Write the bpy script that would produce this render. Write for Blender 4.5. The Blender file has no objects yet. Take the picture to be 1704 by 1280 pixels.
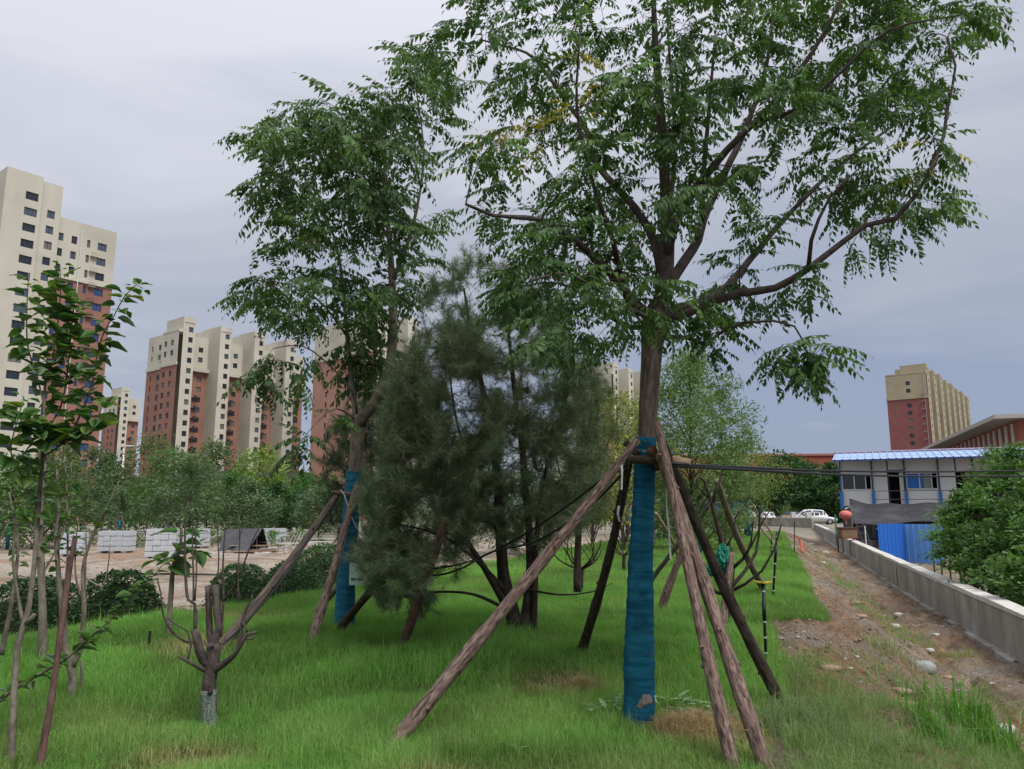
import bpy, math, random
import numpy as np
from mathutils import Vector, Matrix, Quaternion

random.seed(11)
rng = np.random.default_rng(11)
R = math.radians
sc = bpy.context.scene
col = sc.collection

# ------------------------------------------------------------------ camera
F = 1280.0
PITCH = R(9.5)
CAMZ = 1.5
cam_d = bpy.data.cameras.new('camera')
cam_d.sensor_width = 36.0
cam_d.lens = 36.0 * F / 1704.0
cam_d.clip_start = 0.05
cam_d.clip_end = 5000
cam = bpy.data.objects.new('camera', cam_d)
col.objects.link(cam)
cam.location = (0, 0, CAMZ)
cam.rotation_euler = (R(90) + PITCH, 0, 0)
sc.camera = cam

# ------------------------------------------------------------------ sky, sun, exposure
SUN_EL, SUN_AZ = R(56), R(142)          # azimuth measured from +Y towards +X
sun_dir = Vector((math.cos(SUN_EL) * math.sin(SUN_AZ), math.cos(SUN_EL) * math.cos(SUN_AZ), math.sin(SUN_EL)))
world = bpy.data.worlds.new('World')
sc.world = world
world.use_nodes = True
nt = world.node_tree
nt.nodes.clear()


def N(tree, typ, **kw):
    n = tree.nodes.new(typ)
    for k, v in kw.items():
        if k in n.bl_rna.properties:
            setattr(n, k, v)
        else:
            n.inputs[k].default_value = v
    return n


def math_node(tree, op, a, b=None, clamp=False):
    n = tree.nodes.new('ShaderNodeMath')
    n.operation = op
    n.use_clamp = clamp
    for i, x in enumerate((a, b)):
        if x is None:
            continue
        if isinstance(x, (int, float)):
            n.inputs[i].default_value = x
        else:
            tree.links.new(x, n.inputs[i])
    return n.outputs[0]


def build_sky():
    L = nt.links.new
    out = N(nt, 'ShaderNodeOutputWorld')
    sky = N(nt, 'ShaderNodeTexSky')
    sky.sky_type = 'NISHITA'
    sky.sun_disc = False
    sky.sun_elevation = SUN_EL
    sky.sun_rotation = SUN_AZ
    bg1 = N(nt, 'ShaderNodeBackground')
    bg1.inputs['Strength'].default_value = 0.05
    L(sky.outputs[0], bg1.inputs['Color'])
    tc = N(nt, 'ShaderNodeTexCoord')
    sep = N(nt, 'ShaderNodeSeparateXYZ')
    L(tc.outputs['Generated'], sep.inputs[0])
    # cloud layer: big soft sheets plus finer streaks near the horizon
    mp = N(nt, 'ShaderNodeMapping')
    mp.inputs['Scale'].default_value = (1.0, 1.0, 3.2)
    mp.inputs['Location'].default_value = (3.1, 0.4, 0.7)
    L(tc.outputs['Generated'], mp.inputs['Vector'])
    n1 = N(nt, 'ShaderNodeTexNoise')
    n1.inputs['Scale'].default_value = 2.3
    n1.inputs['Detail'].default_value = 7
    n1.inputs['Roughness'].default_value = 0.52
    n1.inputs['Distortion'].default_value = 0.6
    L(mp.outputs[0], n1.inputs['Vector'])
    mp2 = N(nt, 'ShaderNodeMapping')
    mp2.inputs['Scale'].default_value = (1.0, 1.0, 5.5)
    mp2.inputs['Location'].default_value = (0.3, 5.2, 1.7)
    L(tc.outputs['Generated'], mp2.inputs['Vector'])
    n2 = N(nt, 'ShaderNodeTexNoise')
    n2.inputs['Scale'].default_value = 6.5
    n2.inputs['Detail'].default_value = 6
    n2.inputs['Roughness'].default_value = 0.55
    L(mp2.outputs[0], n2.inputs['Vector'])
    z = math_node(nt, 'MAXIMUM', sep.outputs['Z'], 0.0)
    low = math_node(nt, 'SUBTRACT', 1.0, math_node(nt, 'MULTIPLY', z, 4.0), clamp=True)
    dt = N(nt, 'ShaderNodeVectorMath', operation='DOT_PRODUCT')
    L(tc.outputs['Generated'], dt.inputs[0])
    dt.inputs[1].default_value = sun_dir
    glow = math_node(nt, 'MAXIMUM', dt.outputs['Value'], 0.0)      # the sun behind the cloud
    a = math_node(nt, 'MULTIPLY', z, 1.95)
    b = math_node(nt, 'MULTIPLY', sep.outputs['X'], -0.42)
    f = math_node(nt, 'ADD', math_node(nt, 'ADD', a, b), -0.155)
    f = math_node(nt, 'ADD', f, math_node(nt, 'MULTIPLY', math_node(nt, 'POWER', glow, 6.0), 0.30))
    c1 = math_node(nt, 'MULTIPLY', math_node(nt, 'SUBTRACT', n1.outputs[0], 0.5), 1.35)
    c2 = math_node(nt, 'MULTIPLY', math_node(nt, 'MULTIPLY', math_node(nt, 'SUBTRACT', n2.outputs[0], 0.46), 2.3), low)
    f = math_node(nt, 'ADD', math_node(nt, 'ADD', f, c1), c2)
    ramp = N(nt, 'ShaderNodeValToRGB')
    e = ramp.color_ramp.elements
    e[0].position = 0.0
    e[0].color = (0.160, 0.192, 0.262, 1)
    e[1].position = 1.0
    e[1].color = (0.368, 0.376, 0.415, 1)
    m = ramp.color_ramp.elements.new(0.45)
    m.color = (0.236, 0.252, 0.298, 1)
    L(f, ramp.inputs[0])
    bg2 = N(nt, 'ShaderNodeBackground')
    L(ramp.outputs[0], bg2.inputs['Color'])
    # an overcast sky grows steadily brighter from the horizon to the zenith
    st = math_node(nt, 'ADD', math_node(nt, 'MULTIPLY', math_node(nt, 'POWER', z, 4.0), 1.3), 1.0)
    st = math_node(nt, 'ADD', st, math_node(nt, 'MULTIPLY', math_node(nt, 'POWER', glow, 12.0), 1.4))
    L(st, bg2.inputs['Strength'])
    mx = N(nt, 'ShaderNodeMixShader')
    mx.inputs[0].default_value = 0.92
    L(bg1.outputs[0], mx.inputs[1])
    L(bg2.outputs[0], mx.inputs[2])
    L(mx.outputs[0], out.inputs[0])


build_sky()
sun_d = bpy.data.lights.new('sun', 'SUN')
sun_d.energy = 1.5
sun_d.angle = R(24)
sun_d.color = (1.0, 0.96, 0.9)
sun = bpy.data.objects.new('sun', sun_d)
col.objects.link(sun)
sun.rotation_euler = sun_dir.to_track_quat('Z', 'Y').to_euler()
sc.view_settings.view_transform = 'Standard'
sc.view_settings.look = 'None'
sc.view_settings.exposure = 1.0
sc.view_settings.gamma = 1.0
sc.view_settings.use_curve_mapping = False
sc.cycles.max_bounces = 6
sc.cycles.transparent_max_bounces = 4
sc.cycles.use_denoising = True

# ------------------------------------------------------------------ helpers: geometry
SP, CP = math.sin(PITCH), math.cos(PITCH)


def ray(px, py):
    u, v = (px - 852.0) / F, (640.0 - py) / F
    y = CP - v * SP
    return u / y, (SP + v * CP) / y          # x and z per metre of forward distance


def P(px, py, Y):
    a, b = ray(px, py)
    return np.array((a * Y, Y, CAMZ + b * Y))


def smooth(t):
    t = np.clip(t, 0, 1)
    return t * t * (3 - 2 * t)


_perm = np.random.default_rng(5).random((256, 256))


def vnoise(x, y):
    x = np.asarray(x, float)
    y = np.asarray(y, float)
    xi, yi = np.floor(x).astype(int), np.floor(y).astype(int)
    fx, fy = smooth(x - xi), smooth(y - yi)
    g = lambda a, b: _perm[a % 256, b % 256]
    return ((g(xi, yi) * (1 - fx) + g(xi + 1, yi) * fx) * (1 - fy)
            + (g(xi, yi + 1) * (1 - fx) + g(xi + 1, yi + 1) * fx) * fy)


def fbm(x, y, o=4):
    s, a, t = 0, 0.5, 0
    for i in range(o):
        s = s + a * vnoise(x * 2 ** i + 17.3 * i, y * 2 ** i + 5.1 * i)
        t += a
        a *= 0.5
    return s / t


def Q(x, y):
    return 0.948 * x - 0.317 * y


def right_edge(x, y):
    """right-hand edge of the lawn, in strip coordinate q"""
    e = 0.62 + 0.35 * (fbm(y * 0.5, y * 0 + 3, 3) - 0.5)
    bite = smooth((9.75 - y) / 0.25)
    e = e - bite * (0.62 + 0.25 * (fbm(y * 1.3, y * 0 + 9, 3) - 0.5))
    return e


def left_edge(x, y):
    return -7.35 + 0.7 * (fbm(y * 0.6, y * 0 + 13, 3) - 0.5)


def H0(x, y):
    q = Q(x, y)
    m = 0.25 * smooth((y - 5.4) / 2.6)
    Lr = -0.80 + 0.55 * smooth((y - 10) / 70.0)
    tr = smooth((q - 0.25) / 2.5)
    h = m * (1 - tr) + Lr * tr
    led = smooth((q - 2.35) / 0.15) * (1 - smooth((q - 3.3) / .1))      # a low ledge running along the wall
    h = h - 0.0 * led
    tl = smooth((-6.9 - q) / 1.7)
    h = h * (1 - tl) + (-0.55) * tl
    tf = smooth((y - 56) / 22.0) * (1 - tl)
    h = h * (1 - tf) + 0.2 * tf
    return h


def H(x, y):
    x = np.asarray(x, float)
    y = np.asarray(y, float)
    q = Q(x, y)
    h = H0(x, y)
    h = h + 0.10 * (fbm(x * 0.35, y * 0.35, 3) - 0.5) * smooth((60 - y) / 10)
    d = smooth((q - right_edge(x, y)) / 0.12) * (1 - smooth((q - 3.45) / 0.1)) * smooth((55 - y) / 10)
    rough = (fbm(x * 1.6, y * 1.6, 5) - 0.5) * 0.30 + (np.abs(fbm(x * 5 + 40, y * 5, 3) - 0.5)) * 0.34
    groove = -0.16 * np.exp(-((q - 2.42 - 0.18 * (fbm(y * .8, y * 0 + 31, 2) - .5)) / 0.13) ** 2)
    h = h + d * (rough * 1.05 - 0.07) + d * groove
    l = smooth((-8.2 - q) / 1.0) * smooth((58 - y) / 8)
    heap = smooth((fbm(x * 0.22 + 7, y * 0.5 + 2, 3) - 0.5) / 0.25) * 0.35
    h = h + l * ((fbm(x * 0.9, y * 0.9, 4) - 0.5) * 0.22 + heap * np.exp(-((y - 26) / 7.0) ** 2))
    return h


def h1(x, y):
    return float(H(np.array([x]), np.array([y]))[0])


def G(px, py, lo=2.5, hi=140):
    """where the line of sight through a pixel of the photograph meets the ground"""
    a, b = ray(px, py)
    Y = np.concatenate((np.arange(lo, 30, 0.05), np.arange(30, hi, 0.25)))
    d = CAMZ + b * Y - H(a * Y, Y)
    i = np.argmax(d < 0)
    if not (d < 0).any():
        i = len(Y) - 1
    return np.array((a * Y[i], Y[i], float(H(a * Y[i:i + 1], Y[i:i + 1])[0])))


def GP(px, Y):
    """ground point straight below column px at distance Y"""
    x = ray(px, 854)[0] * Y
    return np.array((x, Y, h1(x, Y)))


# ------------------------------------------------------------------ helpers: objects
OFF = {}


def new_mesh(name, V, faces, mats=(), mi=None, smooth_shade=False, attrs=None):
    """V (n,3); faces: (m,k) array or list of tuples"""
    me = bpy.data.meshes.new(name)
    V = np.asarray(V, float)
    if isinstance(faces, np.ndarray):
        k = faces.shape[1]
        m = len(faces)
        me.vertices.add(len(V))
        me.vertices.foreach_set('co', V.ravel())
        me.loops.add(m * k)
        me.loops.foreach_set('vertex_index', faces.ravel().astype(np.int32))
        me.polygons.add(m)
        me.polygons.foreach_set('loop_start', np.arange(0, m * k, k, dtype=np.int32))
        me.update(calc_edges=True)
    else:
        me.from_pydata([tuple(v) for v in V], [], [tuple(int(i) for i in f) for f in faces])
    for x in mats:
        me.materials.append(x)
    if mi is not None:
        me.polygons.foreach_set('material_index', np.asarray(mi, dtype=np.int32))
    if smooth_shade:
        me.polygons.foreach_set('use_smooth', np.ones(len(me.polygons), dtype=bool))
    for an, (typ, arr) in (attrs or {}).items():
        a = me.attributes.new(an, typ, 'POINT')
        a.data.foreach_set('color' if typ == 'FLOAT_COLOR' else 'vector', np.asarray(arr, float).ravel())
    me.update()
    return me


class MB:
    """collects shapes; build() links them as one mesh object"""

    def __init__(s):
        s.V, s.Fs, s.mi, s.B, s.n, s.cur = [], [], [], [], 0, 0

    def add(s, V, faces, bark=None):
        V = np.asarray(V, float)
        s.V.append(V)
        s.B.append(np.zeros((len(V), 3)) if bark is None else bark)
        for f in faces:
            s.Fs.append(tuple(int(i) + s.n for i in f))
            s.mi.append(s.cur)
        s.n += len(V)
        return s

    def box(s, c, size, rot=0.0):
        x, y, z = [d / 2 for d in size]
        v = np.array([(-x, -y, -z), (x, -y, -z), (x, y, -z), (-x, y, -z), (-x, -y, z), (x, -y, z), (x, y, z), (-x, y, z)])
        if rot:
            cr, sr = math.cos(rot), math.sin(rot)
            v = v @ np.array([(cr, sr, 0), (-sr, cr, 0), (0, 0, 1)])
        return s.add(v + np.asarray(c), BOXF)

    def prism(s, poly, z0, z1):
        n = len(poly)
        v = [(p[0], p[1], z0) for p in poly] + [(p[0], p[1], z1) for p in poly]
        f = [tuple(range(n - 1, -1, -1)), tuple(range(n, 2 * n))]
        f += [(i, (i + 1) % n, n + (i + 1) % n, n + i) for i in range(n)]
        return s.add(v, f)

    def tube(s, pts, rad, n=8, lump=0.0, cap=True, seed=0):
        V, f, b = tube(pts, rad, n, lump, cap, seed)
        return s.add(V, f, b)

    def build(s, name, mats, parent=None, sm=False, world=True):
        if not isinstance(mats, (list, tuple)):
            mats = [mats]
        V = np.concatenate(s.V)
        o = OFF.get(parent.name, np.zeros(3)) if (parent is not None and world) else np.zeros(3)
        B = np.concatenate(s.B)
        me = new_mesh(name, V - o, s.Fs, mats, s.mi, sm, {'bark': ('FLOAT_VECTOR', B)} if B.any() else None)
        return link(name, me, parent, o)


BOXF = [(3, 2, 1, 0), (4, 5, 6, 7), (0, 1, 5, 4), (1, 2, 6, 5), (2, 3, 7, 6), (3, 0, 4, 7)]


def link(name, me, parent=None, off=None):
    o = bpy.data.objects.new(name, me)
    col.objects.link(o)
    if parent is not None:
        o.parent = parent
        OFF[o.name] = OFF.get(parent.name, np.zeros(3)) if off is None else off
    return o


def thing(name, label, cat, loc=(0, 0, 0), group=None, rz=0.0):
    o = bpy.data.objects.new(name, None)
    o.empty_display_size = 0.2
    col.objects.link(o)
    o.location = [float(a) for a in loc]
    o.rotation_euler = (0, 0, rz)
    OFF[o.name] = np.asarray(loc, float)
    return tag(o, label, cat, group)


def tag(o, label=None, cat=None, group=None, kind=None):
    if label:
        o['label'] = label
    if cat:
        o['category'] = cat
    if group:
        o['group'] = group
    if kind:
        o['kind'] = kind
    return o


def copy_tree(o, parent=None):
    c = o.copy()
    col.objects.link(c)
    if parent is not None:
        c.parent = parent
    for ch in list(o.children):
        copy_tree(ch, c)
    return c


def unit(v):
    v = np.asarray(v, float)
    return v / (np.linalg.norm(v) + 1e-12)


def resample(pts, step):
    """smooth (Catmull-Rom) polyline resampled to about step"""
    pts = np.asarray(pts, float)
    if len(pts) < 3:
        n = max(2, int(np.linalg.norm(pts[-1] - pts[0]) / step) + 1)
        t = np.linspace(0, 1, n)[:, None]
        return pts[0] * (1 - t) + pts[-1] * t
    ext = np.vstack((2 * pts[0] - pts[1], pts, 2 * pts[-1] - pts[-2]))
    out = []
    for i in range(1, len(ext) - 2):
        p0, p1, p2, p3 = ext[i - 1:i + 3]
        n = max(1, int(np.linalg.norm((p2 - p1)[:3]) / step))
        for k in range(n):
            t = k / n
            out.append(0.5 * ((2 * p1) + (-p0 + p2) * t + (2 * p0 - 5 * p1 + 4 * p2 - p3) * t * t + (-p0 + 3 * p1 - 3 * p2 + p3) * t ** 3))
    out.append(pts[-1])
    return np.array(out)


def tube(pts, rad, n=8, lump=0.0, cap=True, seed=0):
    pts = np.asarray(pts, float)
    m = len(pts)
    rad = np.full(m, rad, float) if np.isscalar(rad) else np.asarray(rad, float)
    tan = np.gradient(pts, axis=0)
    tan /= np.linalg.norm(tan, axis=1)[:, None] + 1e-12
    ref = np.array((1.0, 0, 0)) if abs(tan[0][0]) < 0.8 else np.array((0, 1.0, 0))
    a = unit(ref - tan[0] * ref.dot(tan[0]))
    V = np.zeros((m, n, 3))
    B = np.zeros((m, n, 3))
    ang = np.arange(n) * 2 * math.pi / n
    L = np.concatenate(([0], np.cumsum(np.linalg.norm(np.diff(pts, axis=0), axis=1))))
    rm = rad.mean()
    for i in range(m):
        a = unit(a - tan[i] * a.dot(tan[i]))
        b = np.cross(tan[i], a)
        r = rad[i] * np.ones(n)
        if lump:
            r = r * (1 + lump * (vnoise(np.cos(ang) * 2.2 + 7 * seed + 50, np.sin(ang) * 2.2 + L[i] * 3.0 / max(rm * 12, .1) + 50) - 0.5) * 2)
        V[i] = pts[i] + np.outer(np.cos(ang) * r, a) + np.outer(np.sin(ang) * r, b)
        B[i, :, 0] = np.cos(ang) * rm + seed * 3.7
        B[i, :, 1] = np.sin(ang) * rm
        B[i, :, 2] = L[i]
    f = []
    for i in range(m - 1):
        for j in range(n):
            k = (j + 1) % n
            f.append((i * n + j, i * n + k, (i + 1) * n + k, (i + 1) * n + j))
    V = V.reshape(-1, 3)
    B = B.reshape(-1, 3)
    if cap:
        f.append(tuple(range(n - 1, -1, -1)))
        f.append(tuple(range((m - 1) * n, m * n)))
    return V, f, B


# ------------------------------------------------------------------ helpers: materials
def mat(name, c1, c2=None, scale=6.0, rough=0.85, bump=0.0, bscale=40.0, metal=0.0, coords='Object', stretch=(1, 1, 1), lo=0.35, hi=0.65, c3=None, s3=1.0, spec=0.3):
    m = bpy.data.materials.new(name)
    m.use_nodes = True
    t = m.node_tree
    b = t.nodes['Principled BSDF']
    b.inputs['Roughness'].default_value = rough
    b.inputs['Metallic'].default_value = metal
    b.inputs['Specular IOR Level'].default_value = spec
    b.inputs['Base Color'].default_value = (*c1, 1)
    if c2 is None and not bump:
        return m
    if coords == 'bark':
        tc = N(t, 'ShaderNodeAttribute', attribute_name='bark')
        src = tc.outputs['Vector']
    else:
        tc = N(t, 'ShaderNodeTexCoord')
        src = tc.outputs[coords]
    mp = N(t, 'ShaderNodeMapping')
    mp.inputs['Scale'].default_value = stretch
    t.links.new(src, mp.inputs[0])
    if c2 is not None:
        n = N(t, 'ShaderNodeTexNoise')
        n.inputs['Scale'].default_value = scale
        n.inputs['Detail'].default_value = 6
        n.inputs['Roughness'].default_value = 0.6
        t.links.new(mp.outputs[0], n.inputs[0])
        r = N(t, 'ShaderNodeValToRGB')
        r.color_ramp.elements[0].position = lo
        r.color_ramp.elements[1].position = hi
        r.color_ramp.elements[0].color = (*c1, 1)
        r.color_ramp.elements[1].color = (*c2, 1)
        t.links.new(n.outputs[0], r.inputs[0])
        o = r.outputs[0]
        if c3 is not None:
            n3 = N(t, 'ShaderNodeTexNoise')
            n3.inputs['Scale'].default_value = s3
            n3.inputs['Detail'].default_value = 4
            t.links.new(src, n3.inputs[0])
            r3 = N(t, 'ShaderNodeValToRGB')
            r3.color_ramp.elements[0].position = 0.5
            r3.color_ramp.elements[1].position = 0.68
            t.links.new(n3.outputs[0], r3.inputs[0])
            mx = N(t, 'ShaderNodeMix', data_type='RGBA')
            t.links.new(r3.outputs[0], mx.inputs[0])
            t.links.new(o, mx.inputs[6])
            mx.inputs[7].default_value = (*c3, 1)
            o = mx.outputs[2]
        t.links.new(o, b.inputs['Base Color'])
    if bump:
        n2 = N(t, 'ShaderNodeTexNoise')
        n2.inputs['Scale'].default_value = bscale
        n2.inputs['Detail'].default_value = 5
        t.links.new(mp.outputs[0], n2.inputs[0])
        bp = N(t, 'ShaderNodeBump')
        bp.inputs['Strength'].default_value = bump
        bp.inputs['Distance'].default_value = 0.02
        t.links.new(n2.outputs[0], bp.inputs['Height'])
        t.links.new(bp.outputs[0], b.inputs['Normal'])
    return m


def leaf_mat(name, trans=0.3, rough=0.5, spec=0.35):
    """leaf colour comes from the colour each leaf has (attribute col)"""
    m = bpy.data.materials.new(name)
    m.use_nodes = True
    t = m.node_tree
    b = t.nodes['Principled BSDF']
    b.inputs['Roughness'].default_value = rough
    b.inputs['Specular IOR Level'].default_value = spec
    a = N(t, 'ShaderNodeAttribute', attribute_name='col')
    t.links.new(a.outputs['Color'], b.inputs['Base Color'])
    tr = N(t, 'ShaderNodeBsdfTranslucent')
    g = N(t, 'ShaderNodeMix', data_type='RGBA')
    g.blend_type = 'MULTIPLY'
    g.inputs[0].default_value = 1.0
    t.links.new(a.outputs['Color'], g.inputs[6])
    g.inputs[7].default_value = (1.6, 1.7, 0.7, 1)
    t.links.new(g.outputs[2], tr.inputs['Color'])
    mx = N(t, 'ShaderNodeMixShader')
    mx.inputs[0].default_value = trans
    t.links.new(b.outputs[0], mx.inputs[1])
    t.links.new(tr.outputs[0], mx.inputs[2])
    t.links.new(mx.outputs[0], t.nodes['Material Output'].inputs[0])
    return m


LEAF = leaf_mat('leaf', 0.3, 0.58, 0.28)
LEAF_SOFT = leaf_mat('broad_leaf', 0.35, 0.72, 0.15)
GRASS = leaf_mat('grass_blade', 0.35, 0.6, 0.2)
NEEDLE = leaf_mat('pine_needle', 0.15, 0.6, 0.2)
BARK = mat('bark', (0.035, 0.026, 0.022), (0.16, 0.125, 0.105), 26, 0.95, 0.9, 40, coords='bark', stretch=(1, 1, 0.22), lo=.3, hi=.7)
BARK_TREE = mat('bark_tree', (0.045, 0.034, 0.028), (0.19, 0.15, 0.125), 30, 0.95, 1.0, 42, coords='bark', stretch=(1, 1, 0.25), lo=.32, hi=.7)
BARK_LIMB = mat('bark_limb', (0.040, 0.031, 0.028), (0.105, 0.083, 0.075), 24, 0.9, 0.6, 50, coords='bark', stretch=(1, 1, 0.5))
BARK_DARK = mat('bark_dark', (0.016, 0.012, 0.009), (0.065, 0.048, 0.036), 30, 0.95, 0.8, 50, coords='bark', stretch=(1, 1, 0.3))
BARK_POLE = mat('bark_pole', (0.06, 0.038, 0.03), (0.27, 0.19, 0.155), 58, 0.92, 1.0, 70, coords='bark', stretch=(1, 1, 0.22), lo=.38, hi=.62, c3=(0.16, 0.10, 0.085), s3=9)
BARK_RED = mat('bark_red', (0.06, 0.03, 0.024), (0.15, 0.085, 0.07), 24, 0.85, 0.5, 60, coords='bark', stretch=(1, 1, 0.3))
BARK_GREY = mat('bark_grey', (0.10, 0.085, 0.065), (0.22, 0.19, 0.15), 22, 0.9, 0.5, 60, coords='bark', stretch=(1, 1, 0.4))
WOOD_PALE = mat('pale_wood', (0.36, 0.27, 0.19), (0.24, 0.17, 0.11), 24, 0.8, 0.4, 60, coords='bark', stretch=(1, 1, 0.15))
BLACK = mat('black_rubber', (0.012, 0.012, 0.014), rough=0.5)

# ------------------------------------------------------------------ ground
def ground_material():
    m = bpy.data.materials.new('ground')
    m.use_nodes = True
    t = m.node_tree
    L = t.links.new
    b = t.nodes['Principled BSDF']
    b.inputs['Roughness'].default_value = 0.95
    b.inputs['Specular IOR Level'].default_value = 0.1
    tc = N(t, 'ShaderNodeTexCoord')
    at = N(t, 'ShaderNodeAttribute', attribute_name='zone')
    sp = N(t, 'ShaderNodeSeparateColor')
    L(at.outputs['Color'], sp.inputs[0])

    def noise(s, d=8, r=0.62):
        n = N(t, 'ShaderNodeTexNoise')
        n.inputs['Scale'].default_value = s
        n.inputs['Detail'].default_value = d
        n.inputs['Roughness'].default_value = r
        L(tc.outputs['Object'], n.inputs[0])
        return n.outputs[0]

    def ramp(f, cs, ps):
        r = N(t, 'ShaderNodeValToRGB')
        for i, (c, p) in enumerate(zip(cs, ps)):
            e = r.color_ramp.elements[i] if i < 2 else r.color_ramp.elements.new(p)
            e.position = p
            e.color = (*c, 1)
        L(f, r.inputs[0])
        return r.outputs[0]

    def mix(f, a, c, typ='MIX'):
        n = N(t, 'ShaderNodeMix', data_type='RGBA')
        n.blend_type = typ
        if isinstance(f, float):
            n.inputs[0].default_value = f
        else:
            L(f, n.inputs[0])
        L(a, n.inputs[6])
        L(c, n.inputs[7])
        return n.outputs[2]

    soil = ramp(noise(9), [(0.05, 0.06, 0.02), (0.11, 0.12, 0.04)], [0.35, 0.65])
    dirt = ramp(noise(2.2), [(0.125, 0.088, 0.060), (0.31, 0.24, 0.17)], [0.38, 0.60])
    dirt = mix(ramp(noise(0.9, 5), [(0, 0, 0), (1, 1, 1)], [0.46, 0.62]), dirt, ramp(noise(14), [(0.17, 0.15, 0.125), (0.29, 0.26, 0.22)], [0.35, 0.65]))
    dirt = mix(ramp(noise(36, 4), [(1, 1, 1), (0, 0, 0)], [0.36, 0.50]), dirt, ramp(noise(20), [(0.10, 0.07, 0.05), (0.16, 0.115, 0.08)], [.4, .6]))
    tan = ramp(noise(0.7), [(0.22, 0.165, 0.12), (0.36, 0.315, 0.26)], [0.40, 0.56])
    tan = mix(ramp(noise(0.28, 4), [(0, 0, 0), (1, 1, 1)], [0.52, 0.62]), tan, ramp(noise(5), [(0.23, 0.135, 0.085), (0.36, 0.25, 0.175)], [0.35, 0.65]))
    tan = mix(ramp(noise(8, 5), [(1, 1, 1), (0, 0, 0)], [0.33, 0.47]), tan, ramp(noise(12), [(0.17, 0.12, 0.09), (0.24, 0.17, 0.12)], [.4, .6]))
    far = ramp(noise(0.12), [(0.16, 0.15, 0.11), (0.29, 0.26, 0.21)], [0.35, 0.65])
    dirt = mix(ramp(noise(0.55, 6), [(0, 0, 0), (1, 1, 1)], [0.50, 0.60]), dirt, ramp(noise(11), [(0.13, 0.075, 0.045), (0.29, 0.185, 0.12)], [0.36, 0.64]))
    c = mix(sp.outputs[2], far, tan)
    c = mix(sp.outputs[1], c, dirt)
    c = mix(sp.outputs[0], c, soil)
    L(c, b.inputs['Base Color'])
    bp = N(t, 'ShaderNodeBump')
    bp.inputs['Strength'].default_value = 0.9
    bp.inputs['Distance'].default_value = 0.09
    L(noise(16, 9, 0.7), bp.inputs['Height'])
    L(bp.outputs[0], b.inputs['Normal'])
    return m


def build_ground():
    xs = np.concatenate((-np.geomspace(1500, 16, 26)[:-1], np.arange(-16, 3, 0.25), np.arange(3, 13, 0.075), np.arange(13, 26, 0.4), np.geomspace(26, 1500, 26)))
    ys = np.concatenate((-np.geomspace(60, 2, 8), np.arange(0, 4, 0.25), np.arange(4, 22, 0.085), np.arange(22, 60, 0.35), np.geomspace(60, 2500, 32)))
    X, Y = np.meshgrid(xs, ys)
    Z = H(X, Y)
    V = np.stack((X, Y, Z), -1).reshape(-1, 3)
    nx, ny = len(xs), len(ys)
    i = (np.arange(ny - 1)[:, None] * nx + np.arange(nx - 1)[None, :]).ravel()
    Fq = np.stack((i, i + 1, i + nx + 1, i + nx), -1)
    q = Q(X, Y)
    near = smooth((62 - Y) / 8)
    lawn = smooth((right_edge(X, Y) - q) / 0.06 + 0.5) * smooth((q - left_edge(X, Y)) / 0.3 + .5) * smooth((54 - Y) / 3)
    dirt = smooth((q - right_edge(X, Y) + .3) / 0.2) * near
    tan = smooth((-6.5 - q) / 0.8) * smooth((66 - Y) / 6)
    zone = np.stack((lawn, dirt, tan, np.ones_like(q)), -1).reshape(-1, 4)
    me = new_mesh('ground', V, Fq, [ground_material()], None, True, {'zone': ('FLOAT_COLOR', zone)})
    tag(link('ground', me), kind='structure')


build_ground()


# ------------------------------------------------------------------ grass
def blades(x, y, h, w, colr, lean=0.45, base_z=None, far=False):
    n = len(x)
    z = H(x, y) - 0.01 if base_z is None else base_z
    az = rng.random(n) * 2 * math.pi
    d = np.stack((np.cos(az), np.sin(az), np.zeros(n)), -1)
    ln = (rng.random(n) ** 1.2) * lean
    face = az + math.pi / 2 + rng.normal(0, 0.6, n)
    s = np.stack((np.cos(face), np.sin(face), np.zeros(n)), -1)
    b = np.stack((x, y, z), -1)
    up = np.array((0, 0, 1.0))
    mid = b + up * (h * 0.58)[:, None] + d * (h * ln * 0.35)[:, None]
    tip = b + up * (h * (1 - 0.35 * ln))[:, None] + d * (h * ln * 1.25)[:, None]
    hw = (w / 2)[:, None]
    V = np.stack((b - s * hw, b + s * hw, mid - s * hw * 0.75, mid + s * hw * 0.75, tip), 1).reshape(-1, 3)
    if far:
        V = np.stack((b - s * hw, b + s * hw, tip), 1).reshape(-1, 3)
        return V, np.arange(n * 3).reshape(-1, 3), np.repeat(np.concatenate((colr, np.ones((n, 1))), 1), 3, 0)
    o = (np.arange(n) * 5)[:, None]
    Ft = np.concatenate((o + np.array([[0, 1, 3]]), o + np.array([[0, 3, 2]]), o + np.array([[2, 3, 4]])), 0)
    C = np.repeat(np.concatenate((colr, np.ones((n, 1))), 1), 5, 0)
    return V, Ft, C


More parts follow.
